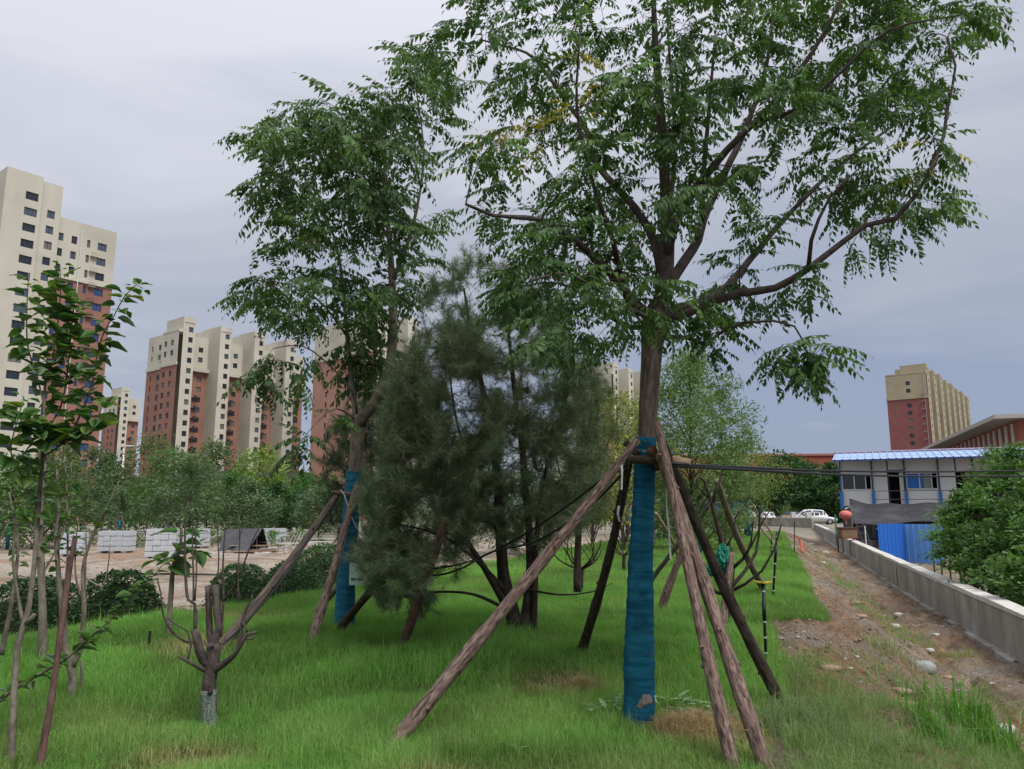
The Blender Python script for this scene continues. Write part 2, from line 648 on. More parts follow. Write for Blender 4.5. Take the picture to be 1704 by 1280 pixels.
def build_grass():
    bands = ((3.6, 6.5, 7400, .72), (6.5, 10, 4600, 1.0), (10, 16, 2400, 1.5), (16, 28, 900, 2.7), (28, 54, 300, 5.0))
    Vs, Fs, Cs, n0 = [], [], [], 0
    for y0, y1, dens, ws in bands:
        hw = y1 * 0.70 + 1.0
        n = int((y1 - y0) * 2 * hw * dens)
        y = y0 + rng.random(n) * (y1 - y0)
        x = (rng.random(n) * 2 - 1) * hw
        k = np.abs(x) < 0.70 * y + 0.8
        x, y = x[k], y[k]
        q = Q(x, y)
        e = rng.normal(0, 0.035, len(x))
        k = (q < right_edge(x, y) + e) & (q > left_edge(x, y) + e * 3)
        x, y = x[k], y[k]
        # worn, dry spots
        dry = fbm(x * 0.55 + 3, y * 0.55 + 8, 4)
        spots = ((1.55, 5.7, 0.38), (1.2, 5.55, .25), (-0.4, 4.5, 0.28), (-2.0, 5.0, 0.3), (0.4, 6.6, .3), (-3.0, 7.6, .35), (2.0, 5.2, .4), (-3.2, 9.8, .5))
        sp = np.zeros(len(x))
        for sx, sy, sr in spots:
            sp = np.maximum(sp, np.exp(-(((x - sx) / sr) ** 2 + ((y - sy) / (sr * 0.9)) ** 2)))
        keep = rng.random(len(x)) > 0.72 * sp
        x, y, dry, sp = x[keep], y[keep], dry[keep], sp[keep]
        n = len(x)
        tuft = fbm(x * 1.7, y * 1.7, 3)
        fine = fbm(x * 6 + 9, y * 6, 2)
        h = (0.05 + 0.085 * smooth((tuft - 0.3) / 0.4) + 0.035 * fine) * (0.65 + 0.6 * rng.random(n))
        h *= 1 - 0.45 * sp
        w = (0.0032 + 0.0018 * rng.random(n)) * ws
        g1, g2, g3 = np.array((0.080, 0.205, 0.034)), np.array((0.178, 0.345, 0.086)), np.array((0.40, 0.34, 0.18))
        t = np.clip(0.5 + 1.5 * (tuft - 0.5) + rng.normal(0, 0.25, n), 0, 1)[:, None]
        c = (g1 * (1 - t) + g2 * t) * (0.80 + 0.42 * smooth((fbm(x * .9 + 50, y * .9 + 20, 3) - .3) / .4))[:, None]
        tall = rng.random(n) < 0.015                 # seeding stems and coarser weeds among the lawn
        h = np.where(tall, h * 1.7 + .03, h)
        dd = np.clip(smooth((dry - 0.56) / 0.2) * 0.25 + sp * 0.95 + (rng.random(n) < 0.035) * 0.7, 0, 0.95)[:, None]
        c = c * (1 - dd) + g3 * dd * (0.7 + 0.5 * rng.random((n, 1)))
        V, Ft, C = blades(x, y, h, w, c, 0.95, None, y0 > 9)
        Vs.append(V)
        Fs.append(Ft + n0)
        Cs.append(C)
        n0 += len(V)
    me = new_mesh('lawn_grass', np.concatenate(Vs), np.concatenate(Fs), [GRASS], None, False, {'col': ('FLOAT_COLOR', np.concatenate(Cs))})
    tag(link('lawn_grass', me), 'long green grass covering the mound with dry yellow patches', 'grass', kind='stuff')


build_grass()


def build_weeds():
    # thin pale weeds over the loose soil by the wall, denser in the near corner
    Vs, Fs, Cs, n0 = [], [], [], 0
    for (n, y0, y1, f) in ((70000, 3.4, 8.6, 1), (30000, 7.5, 22, 1.6), (7000, 22, 45, 4)):
        y = y0 + rng.random(n) * (y1 - y0)
        q = 0.0 + rng.random(n) * 3.3
        x = (q + 0.317 * y) / 0.948
        d = fbm(x * 0.8 + 2, y * 0.8 + 4, 4)
        if f == 1:
            k = (rng.random(n) < smooth((7.35 - y - 0.50 * q + 2.2 * (d - .5)) / 0.7)) & (q > right_edge(x, y) - 0.3)
        else:
            k = (d > 0.52) & (q > right_edge(x, y) + 0.7) & (q < 2.6)
        x, y = x[k], y[k]
        n = len(x)
        h = (0.05 + 0.16 * fbm(x * 2, y * 2, 3)) * (0.5 + rng.random(n))
        w = (0.0025 + 0.0015 * rng.random(n)) * f * 1.1
        g1, g2 = np.array((0.10, 0.19, 0.055)), np.array((0.24, 0.31, 0.13))
        t = rng.random((n, 1))
        V, Ft, C = blades(x, y, h, w, g1 * (1 - t) + g2 * t, 1.3)
        Vs.append(V)
        Fs.append(Ft + n0)
        Cs.append(C)
        n0 += len(V)
    me = new_mesh('weeds', np.concatenate(Vs), np.concatenate(Fs), [GRASS], None, False, {'col': ('FLOAT_COLOR', np.concatenate(Cs))})
    tag(link('weeds', me), 'thin pale weeds growing over the loose soil near the wall', 'weeds', kind='stuff')


build_weeds()


def tall_grass(base, n, hmin, hmax, spread, w, name, label, cat, lean=0.9, c1=(0.07, 0.20, 0.03), c2=(0.16, 0.30, 0.07), group=None):
    x = base[0] + rng.normal(0, spread, n)
    y = base[1] + rng.normal(0, spread, n)
    V, Ft, C = blades(x, y, hmin + (hmax - hmin) * rng.random(n) ** 1.5, w * (0.6 + 0.8 * rng.random(n)), np.array(c1) + (np.array(c2) - np.array(c1)) * rng.random((n, 1)), lean)
    t = thing(name, label, cat, base, group)
    me = new_mesh('blade', V - np.asarray(base), Ft, [GRASS], None, False, {'col': ('FLOAT_COLOR', C)})
    o = link('foliage', me, t)
    return t


tall_grass(G(1625, 1225), 420, 0.15, 0.62, 0.15, 0.013, 'tall_grass_clump', 'tall broad-bladed grass clump in the near corner by the wall', 'plant')
tall_grass(G(1570, 1245), 260, 0.10, 0.36, 0.13, 0.010, 'tall_grass_clump', 'shorter grass clump left of the tallest broad-bladed one', 'plant')
tall_grass(G(1690, 1268), 200, 0.10, 0.34, 0.12, 0.010, 'tall_grass_clump', 'low grass clump beside the pale stone in the near corner', 'plant')
tall_grass(G(1345, 1232), 1500, 0.08, 0.30, 0.15, 0.0035, 'feathery_weed', 'feathery grey-green weed at the foot of the dark prop', 'plant', 1.6, (0.10, 0.17, 0.07), (0.24, 0.31, 0.17))
tall_grass(G(1450, 1240), 1600, 0.06, 0.26, 0.22, 0.0035, 'feathery_weed', 'feathery pale weed between the dark prop and the tall grass', 'plant', 1.6, (0.11, 0.18, 0.06), (0.25, 0.32, 0.15))
tall_grass(G(1480, 1085), 500, 0.05, 0.22, 0.16, 0.005, 'feathery_weed', 'dry whitish weed tuft amid the loose soil above the rocks', 'plant', 1.5, (0.15, 0.19, 0.09), (0.34, 0.35, 0.24))
tall_grass(G(1590, 1090), 420, 0.05, 0.20, 0.2, 0.006, 'feathery_weed', 'thin yellowish weed tuft beside the trench along the wall', 'plant', 1.5, (0.14, 0.20, 0.06), (0.30, 0.32, 0.16))


def star_weed(base, n, ln, label):
    t = thing('lobed_weed', label, 'plant', base)
    for k in range(n):
        a = rng.random() * 2 * math.pi
        el = 0.25 + rng.random() * 0.6
        b = np.asarray(base) + np.array((rng.normal(0, .10), rng.normal(0, .07), 0.06))
        d = np.array((math.cos(a) * math.cos(el), math.sin(a) * math.cos(el), math.sin(el)))
        s = unit(np.cross(d, (0, 0, 1)))
        l = ln * (0.6 + 0.6 * rng.random())
        outl = [(0, 0.01), (0.3, 0.05), (0.36, 0.22), (0.48, 0.06), (0.6, 0.20), (0.72, 0.05), (0.85, 0.10), (1, 0)]
        V = [b + d * l * u + s * l * v - np.array((0, 0, 0.25 * l * u * u)) for u, v in outl]
        V += [b + d * l * u - s * l * v - np.array((0, 0, 0.25 * l * u * u)) for u, v in outl[:-1]]
        f = [(i, i + 1, 9 + i if i < 6 else 7, 8 + i) for i in range(6)] + [(6, 7, 14)]
        c = np.array((0.20, 0.30, 0.17)) * (0.8 + 0.5 * rng.random())
        C = np.tile(np.append(c, 1), (len(V), 1))
        me = new_mesh('leaf', np.array(V) - np.asarray(base), f, [LEAF], None, False, {'col': ('FLOAT_COLOR', C)})
        link('leaf', me, t)


star_weed(G(1010, 1195), 16, 0.16, 'grey-green lobed weed left of the big wrapped trunk')
star_weed(G(1130, 1188), 16, 0.17, 'grey-green lobed weed right of the big wrapped trunk')
star_weed(G(1190, 1200), 9, 0.14, 'small lobed weed behind the two leaning front props')
star_weed(G(828, 1262), 5, 0.10, 'pair of small round weed leaves in the near lawn')


# ------------------------------------------------------------------ stones, clods and gravel
def rock(base, size, seed, flat=0.6):
    import bmesh
    bm = bmesh.new()
    bmesh.ops.create_icosphere(bm, subdivisions=2, radius=1.0)
    V = np.array([v.co[:] for v in bm.verts])
    Fc = [tuple(v.index for v in f.verts) for f in bm.faces]
    bm.free()
    r = 0.60 + 0.8 * fbm(V[:, 0] * 1.5 + seed * 9 + 30, V[:, 1] * 1.5 + V[:, 2] * 1.1 + 30, 3)
    V = V * r[:, None]
    V = np.sign(V) * np.minimum(np.abs(V), 0.74)
    a = seed * 1.7
    V = V @ np.array([(math.cos(a), math.sin(a), 0), (-math.sin(a), math.cos(a), 0), (0, 0, 1)])
    return V * np.array((size, size * 0.8, size * flat)), Fc


STONE_PALE = mat('stone_pale', (0.30, 0.29, 0.25), (0.46, 0.44, 0.39), 5, 0.9, 0.4, 20)
STONE_GREY = mat('stone_grey', (0.17, 0.18, 0.18), (0.30, 0.31, 0.30), 6, 0.9, 0.5, 20)
CLOD = mat('clod', (0.16, 0.11, 0.075), (0.32, 0.235, 0.165), 6, 0.95, 0.9, 18)
for k, (px, py, s, m, label) in enumerate((
        (1495, 1025, 0.17, STONE_PALE, 'rounded pale boulder lying midway along the dirt strip'),
        (1489, 1042, 0.14, STONE_PALE, 'low flat pale stone just in front of the rounded boulder'),
        (1535, 1112, 0.22, STONE_GREY, 'large grey-blue rock half covered by weeds'),
        (1548, 1088, 0.10, STONE_PALE, 'small pale stone touching the top of the grey-blue rock'),
        (1577, 1128, 0.17, CLOD, 'brown earthy rock right of the grey-blue rock'),
        (1672, 1215, 0.13, STONE_PALE, 'pale flat stone in the near corner by tall grass'),
        (1349, 906, 0.30, STONE_PALE, 'pale flat stone at the far end near the red pipe'),
        (1374, 922, 0.26, STONE_PALE, 'flat whitish stone lying beyond the lawn corner'),
        (1370, 937, 0.15, STONE_PALE, 'tiny white stone at the far lawn edge'),
        (1356, 917, 0.18, STONE_GREY, 'grey stone beside the red pipe at the far end'),
        (1422, 1003, 0.22, CLOD, 'flat slab of dried earth beside the lawn edge'),
        (1432, 1025, 0.20, CLOD, 'mounded lump of dried earth below the flat slab'),
        (1378, 1112, 0.20, CLOD, 'broad earth clod with a dark underside in the bare bite of lawn'),
        (1500, 1150, 0.17, CLOD, 'cracked earth lump right of the broad clod'),
        (1515, 1172, 0.13, CLOD, 'smaller earth lump below the cracked one'),
        (1558, 1058, 0.09, STONE_PALE, 'small white stone beside the trench near the wall'),
        (1440, 985, 0.12, CLOD, 'reddish earth lump near the lawn edge'),
        (1650, 1138, 0.05, STONE_PALE, 'scrap of white litter stone by the wall foot'))):
    b = G(px, py)
    V, f = rock(b, s * (0.62 if m is CLOD else .8), k + 1, 0.34 if m is CLOD else 0.55)
    me = new_mesh('stone', V, f, [m], None, True)
    o = link('stone' if m is not CLOD else 'earth_clod', me)
    o.location = (b[0], b[1], b[2] + s * (-0.02 if m is CLOD else -.03))
    tag(o, label, 'stone' if m is not CLOD else 'earth clod', 'stones on the dirt strip' if m is not CLOD else 'earth clods on the dirt strip')


def build_gravel():
    V0, F0 = rock(None, 1, 3, 0.7)
    import bmesh
    bm = bmesh.new()
    bmesh.ops.create_icosphere(bm, subdivisions=1, radius=1.0)
    V0 = np.array([v.co[:] for v in bm.verts])
    F0 = np.array([[v.index for v in f.verts] for f in bm.faces])
    bm.free()
    V0 = np.sign(V0) * np.minimum(np.abs(V0), .62) * (0.65 + 0.8 * np.random.default_rng(3).random((len(V0), 1)))
    n = 6500
    y = 5.5 + (rng.random(n) ** 1.6) * 36
    q = 0.1 + rng.random(n) * 3.3
    nb = n // 2                                   # broken clods lie thickest along the raw lawn edge
    y[:nb] = 7.0 + rng.random(nb) ** 1.3 * 12
    q[:nb] = rng.random(nb) ** 1.4 * 2.0
    x = (q + 0.317 * y) / 0.948
    k = q > right_edge(x, y) + 0.03
    x, y = x[k], y[k]
    n = len(x)
    s = (0.005 + 0.026 * rng.random(n) ** 3.5) * (0.8 + y / 22)
    a = rng.random(n) * 6.28
    ca, sa = np.cos(a), np.sin(a)
    z = H(x, y)
    rx = V0[None, :, 0] * ca[:, None] - V0[None, :, 1] * sa[:, None]
    ry = V0[None, :, 0] * sa[:, None] + V0[None, :, 1] * ca[:, None]
    V = np.stack((x[:, None] + rx * s[:, None], y[:, None] + ry * s[:, None] * 0.8, z[:, None] + (V0[None, :, 2] * 0.55 + .05) * s[:, None]), -1).reshape(-1, 3)
    Ft = (F0[None] + (np.arange(n) * len(V0))[:, None, None]).reshape(-1, 3)
    base = np.where(rng.random((n, 1)) < 0.10, np.array([[0.40, 0.38, 0.34]]), np.array([[0.225, 0.17, 0.122]])) * (0.75 + 0.45 * rng.random((n, 1)))
    C = np.repeat(np.concatenate((base, np.ones((n, 1))), 1), len(V0), 0)
    me = new_mesh('gravel', V, Ft, [leaf_mat('crumb', 0.0, 0.95, 0.1)], None, False, {'col': ('FLOAT_COLOR', C)})
    tag(link('gravel', me), 'loose gravel and soil crumbs scattered over the dirt strip', 'gravel', kind='stuff')


build_gravel()

# ------------------------------------------------------------------ concrete wall on the right
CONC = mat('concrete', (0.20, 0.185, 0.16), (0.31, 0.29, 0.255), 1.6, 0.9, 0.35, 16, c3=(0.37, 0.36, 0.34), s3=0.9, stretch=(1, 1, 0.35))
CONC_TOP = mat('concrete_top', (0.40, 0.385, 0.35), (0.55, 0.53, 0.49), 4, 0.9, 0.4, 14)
WD = np.array((0.317, 0.948, 0))
WN = np.array((0.948, -0.317, 0))


def wall_pt(t, q=3.55):
    return WN * q + WD * t


def build_wall():
    t0 = wall_pt(0)
    w = thing('concrete_wall', 'long low grey concrete wall running along the dirt strip', 'wall', wall_pt(10))
    ts = np.concatenate((np.arange(2, 30, 1.0), np.arange(30, 79, 3.0)))
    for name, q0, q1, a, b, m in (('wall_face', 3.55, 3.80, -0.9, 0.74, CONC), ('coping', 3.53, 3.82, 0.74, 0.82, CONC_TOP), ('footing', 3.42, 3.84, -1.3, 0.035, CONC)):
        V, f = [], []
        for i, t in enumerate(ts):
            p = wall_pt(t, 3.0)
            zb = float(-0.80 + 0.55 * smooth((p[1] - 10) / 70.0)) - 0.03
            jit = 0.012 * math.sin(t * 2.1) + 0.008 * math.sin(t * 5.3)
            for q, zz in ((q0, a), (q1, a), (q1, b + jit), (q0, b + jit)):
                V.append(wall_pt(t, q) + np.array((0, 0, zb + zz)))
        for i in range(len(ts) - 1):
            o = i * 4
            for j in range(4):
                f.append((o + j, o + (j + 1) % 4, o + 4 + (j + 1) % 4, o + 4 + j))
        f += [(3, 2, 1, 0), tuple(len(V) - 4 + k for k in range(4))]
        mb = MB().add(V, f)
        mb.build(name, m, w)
    # casting joints between the poured lengths
    for t in (27.0, 42.5):
        p = wall_pt(t, 3.0)
        zb = float(-0.80 + 0.55 * smooth((p[1] - 10) / 70.0)) - 0.03
        a = math.atan2(WD[1], WD[0])
        w_ = .05 if t == 42.5 else .018
        MB().box(wall_pt(t, 3.546) + np.array((0, 0, zb + .38)), (w_, .016, .70), a).build('joint', mat('joint_dark', (.035, .033, .03), rough=.95), w)
    # the short return at the far end
    r = thing('return_wall', 'short low dark concrete wall closing the far end of the strip', 'wall', wall_pt(78.5))
    a, b = wall_pt(78.6, 3.5), P(1225, 877, 82.0)
    d = unit(b - a)
    n = np.array((d[1], -d[0], 0))
    L = np.linalg.norm((b - a)[:2])
    for nm, z0, z1, th, m in (('wall_face', -0.6, 1.0, .25, CONC), ('coping', 1.0, 1.08, .29, CONC_TOP)):
        V = [np.array((*(a + d * s + n * k)[:2], z)) for z in (z0, z1) for s, k in ((0, -th / 2), (L, -th / 2), (L, th / 2), (0, th / 2))]
        MB().add(V, BOXF).build(nm, m, r)


build_wall()


def straw(px, py, rad, n, label):
    b = G(px, py)
    a = rng.random(n) * 6.283
    r = rad * np.sqrt(rng.random(n))
    x, y = b[0] + r * np.cos(a), b[1] + .75 * r * np.sin(a)
    c = np.array((0.36, 0.27, 0.16)) * (.6 + .7 * rng.random((n, 1)))
    V, Ft, C = blades(x, y, .05 + .07 * rng.random(n), .004 + .002 * rng.random(n), c, 1.9)
    V[:, 2] += np.repeat(.06 * np.exp(-(r / (rad * .6)) ** 2), 5)
    me = new_mesh('straw', V, Ft, [GRASS], None, False, {'col': ('FLOAT_COLOR', C)})
    tag(link('straw', me), label, 'straw', kind='stuff')


straw(1160, 1215, .30, 2600, 'low heap of dry tan straw right of the big trunk foot')
straw(968, 1150, .13, 700, 'small heap of dry straw left of the big trunk foot')

# ------------------------------------------------------------------ buildings
CREAM = mat('cream_render', (0.45, 0.422, 0.345), (0.50, 0.472, 0.392), 0.25, 0.9, c3=(0.40, 0.372, 0.30), s3=0.12, stretch=(1, 1, .3))
CREAM2 = mat('sand_render', (0.31, 0.265, 0.18), (0.36, 0.31, 0.215), 0.25, 0.9)
BRICK = mat('brick_cladding', (0.25, 0.125, 0.092), (0.295, 0.155, 0.118), 0.3, 0.9, c3=(0.225, 0.11, 0.08), s3=0.15)
BRICK_P = mat('pink_brick_cladding', (0.35, 0.19, 0.145), (0.39, 0.215, 0.165), 0.3, 0.9)
BRICK_R = mat('dark_red_cladding', (0.20, 0.075, 0.07), (0.235, 0.09, 0.085), 0.3, 0.9)
BRICK_SCH = mat('orange_red_brick', (0.25, 0.085, 0.06), (0.30, 0.11, 0.08), 0.5, 0.9)
GLASS = mat('dark_glass', (0.02, 0.026, 0.035), rough=0.08, spec=0.6)
GLASSB = mat('blue_glass', (0.03, 0.06, 0.16), rough=0.08, spec=0.6)
GLASS_MID = mat('grey_blue_glass', (0.07, 0.085, 0.115), rough=0.12, spec=0.6)
CURTAIN = mat('curtained_glass', (0.15, 0.145, 0.135), rough=0.2, spec=0.5)
FRAME = mat('dark_frame', (0.05, 0.05, 0.055), rough=0.5)
WHITE = mat('white_paint', (0.62, 0.62, 0.60), (0.55, 0.55, 0.54), 2, 0.7)
METAL = mat('grey_metal', (0.35, 0.36, 0.37), rough=0.45, metal=0.6)

_win = {}


def window_mesh(w, h, glass, frame, mull):
    key = (round(w, 2), round(h, 2), glass.name, frame.name, mull)
    if key not in _win:
        b = MB()
        t = min(0.09, w * .12)
        for c, s in (((-w / 2 + t / 2, 0, 0), (t, .10, h)), ((w / 2 - t / 2, 0, 0), (t, .10, h)), ((0, 0, h / 2 - t / 2), (w - 2 * t, .10, t)), ((0, 0, -h / 2 + t / 2), (w - 2 * t, .10, t))):
            b.box(c, s)
        for k in range(mull):
            b.box((-w / 2 + w * (k + 1) / (mull + 1), 0, 0), (t * 0.8, .09, h - 2 * t))
        me = new_mesh('window', np.concatenate(b.V), b.Fs, [frame])
        p = MB().box((0, 0.02, 0), (w - 2 * t, 0.02, h - 2 * t))
        pm = new_mesh('pane', np.concatenate(p.V), p.Fs, [glass])
        k = MB()
        k.add(np.concatenate(b.V), b.Fs)
        k.cur = 1
        k.add(np.concatenate(p.V), p.Fs)
        both = new_mesh('window', np.concatenate(k.V), k.Fs, [frame, glass], k.mi)
        _win[key] = (me, pm, both)
    return _win[key]


class Frame3:
    """local frame of a building: a along the front, b towards the back, z up"""

    def __init__(s, o, ang):
        s.o = np.asarray(o, float)
        s.ang = ang                      # heading of the a axis, from +X
        s.a = np.array((math.cos(ang), math.sin(ang), 0))
        s.b = np.array((-math.sin(ang), math.cos(ang), 0))

    def pt(s, a, b, z):
        return s.o + s.a * a + s.b * b + np.array((0, 0, z))

    def box(s, mb, a0, a1, b0, b1, z0, z1):
        V = [s.pt(a, b, z) for z in (z0, z1) for a, b in ((a0, b0), (a1, b0), (a1, b1), (a0, b1))]
        mb.add(V, BOXF)


def facade(fr, mb, root, axis, c, s0, s1, z0, z1, rects, depth=0.28, glass=None, frame=None, pane=True, mull=1, flip=1):
    """one wall with real openings. axis 'a': wall at b=c facing -b; axis 'b': wall at a=c facing -a (flip=-1: facing +a)."""
    glass = glass or GLASS
    frame = frame or FRAME
    us = sorted({round(v, 3) for v in [s0, s1] + [r[0] for r in rects] + [r[1] for r in rects]})
    zs = sorted({round(v, 3) for v in [z0, z1] + [r[2] for r in rects] + [r[3] for r in rects]})

    def p(u, z, d=0.0):
        return fr.pt(u, c + d, z) if axis == 'a' else fr.pt(c + d * flip, u, z)
    V, f = [], []

    def quad(*pts):
        o = len(V)
        V.extend(pts)
        f.append((o, o + 1, o + 2, o + 3))
    for k in range(len(zs) - 1):
        run = None
        for i in range(len(us) - 1):
            um, zm = (us[i] + us[i + 1]) / 2, (zs[k] + zs[k + 1]) / 2
            hole = any(r[0] < um < r[1] and r[2] < zm < r[3] for r in rects)
            if not hole and run is None:
                run = us[i]
            if (hole or i == len(us) - 2) and run is not None:
                e = us[i] if hole else us[i + 1]
                quad(p(run, zs[k]), p(e, zs[k]), p(e, zs[k + 1]), p(run, zs[k + 1]))
                run = None
    for r in rects:
        u0, u1, a0, a1 = r
        quad(p(u0, a0), p(u0, a1), p(u0, a1, depth), p(u0, a0, depth))
        quad(p(u1, a0), p(u1, a1), p(u1, a1, depth), p(u1, a0, depth))
        quad(p(u0, a1), p(u1, a1), p(u1, a1, depth), p(u0, a1, depth))
        quad(p(u0, a0), p(u1, a0), p(u1, a0, depth), p(u0, a0, depth))
        if glass is GLASS and random.random() < .42:
            glass_ = random.choice((GLASS_MID, GLASS_MID, CURTAIN))
        else:
            glass_ = glass
        me, pm, both = window_mesh(u1 - u0, a1 - a0, glass_, frame, mull)
        o = link('window', me if pane else both, root)
        ctr = p((u0 + u1) / 2, (a0 + a1) / 2, depth - 0.08) - OFF[root.name]
        rot = fr.ang if axis == 'a' else fr.ang - math.pi / 2 * flip
        o.location = ctr
        o.rotation_euler = (0, 0, rot)
        if pane:
            q = link('pane', pm, o)
    mb.add(V, f)


def floors(n, z_first, u0, u1, h=1.5, step=3.0, skip=()):
    return [(u0, u1, z_first + i * step, z_first + i * step + h) for i in range(n) if i not in skip]


HEAD = R(90 - 38)     # all the towers share one street grid


def left_tower():
    D = 129.0
    o = np.array((ray(12, 285)[0] * D, D, -0.6))
    fr = Frame3(o, HEAD)
    root = thing('apartment_tower', 'tall cream apartment tower with brick lower storeys at the far left edge', 'apartment building', o)
    top = P(12, 280, D)[2] + 0.6
    n = 17
    z1 = top - 4.6 - (n - 1) * 3.0
    # tall protruding bay with wide windows and its plain left flank
    b = MB()
    facade(fr, b, root, 'a', 0, 0, 6.0, 0, top, floors(n, z1, 3.3, 5.4), mull=2, glass=GLASS)
    facade(fr, b, root, 'b', 0, 0, 14, 0, top, floors(n, z1, 8.5, 10.5))
    facade(fr, b, root, 'b', 9.6, 0.6, 9, 0, top - .4, [], flip=-1)
    facade(fr, b, root, 'a', 0.6, 6.0, 9.6, 0, top - .4, floors(n, z1 - 2.2, 7.3, 8.6, skip=()))
    fr.box(b, 0, 6.0, 0.002, 9, top - .02, top + .4)
    fr.box(b, 6.002, 9.6, 0.602, 9, top - .42, top - .05)
    fr.box(b, 5.75, 6.0, 0.1, .6, 0, top - .01)
    b.build('stair_bay', CREAM, root)
    # lower wing, set back
    t2 = top - 6.2
    zb = t2 - 10.9
    w = MB()
    cols = [(9.75, 10.75), (12.2, 13.2), (15.0, 15.6), (17.0, 18.7)]
    rc = [r for c in cols for r in floors(4, zb + .9, c[0], c[1], 1.5)]
    rc = [r for r in rc if r[3] < t2 - 0.4]
    facade(fr, w, root, 'a', 1.4, 9.6, 20.4, zb, t2, rc)
    facade(fr, w, root, 'b', 20.4, 1.4, 13, zb, t2, [], flip=-1)
    fr.box(w, 9.6, 20.4, 1.402, 13, t2 - .02, t2 + .5)
    w.build('upper_wall', CREAM, root)
    w = MB()
    rc = [r for c in cols for r in floors(14, zb - 2.2 - 13 * 3, c[0], c[1], 1.5) if r[2] > 0.5]
    facade(fr, w, root, 'a', 1.4, 9.6, 20.4, 0, zb, rc, glass=GLASSB)
    facade(fr, w, root, 'b', 20.4, 1.4, 13, 0, zb, [], flip=-1)
    w.build('brick_wall', BRICK, root)
    c = MB()
    fr.box(c, 9.62, 20.6, 1.15, 1.398, zb - .3, zb + .25)
    c.build('cornice', CREAM, root)
    for i in range(13):
        s = MB()
        z = zb + 5.2 - i * 3.0
        if z < 3:
            break
        fr.box(s, 15.75, 16.95, 0.75, 1.397, z, z + 0.1)
        for k in range(5):
            fr.box(s, 15.75 + k * .29, 15.79 + k * .29, 0.75, .80, z + .101, z + .75)
        fr.box(s, 15.75, 16.95, 0.74, .81, z + .752, z + .8)
        s.build('air_conditioner_ledge', FRAME if i > 2 else CREAM2, root)
    pp = MB()
    pp.tube([fr.pt(13.9, 1.2, 0), fr.pt(13.9, 1.2, t2 - 1)], 0.09, 6)
    pp.build('downpipe', WHITE, root)
    # rest of the block behind, plain
    r = MB()
    fr.box(r, 0.3, 20.1, 14.0, 14.3, 0, t2)
    r.build('rear_wall', BRICK, root)


left_tower()


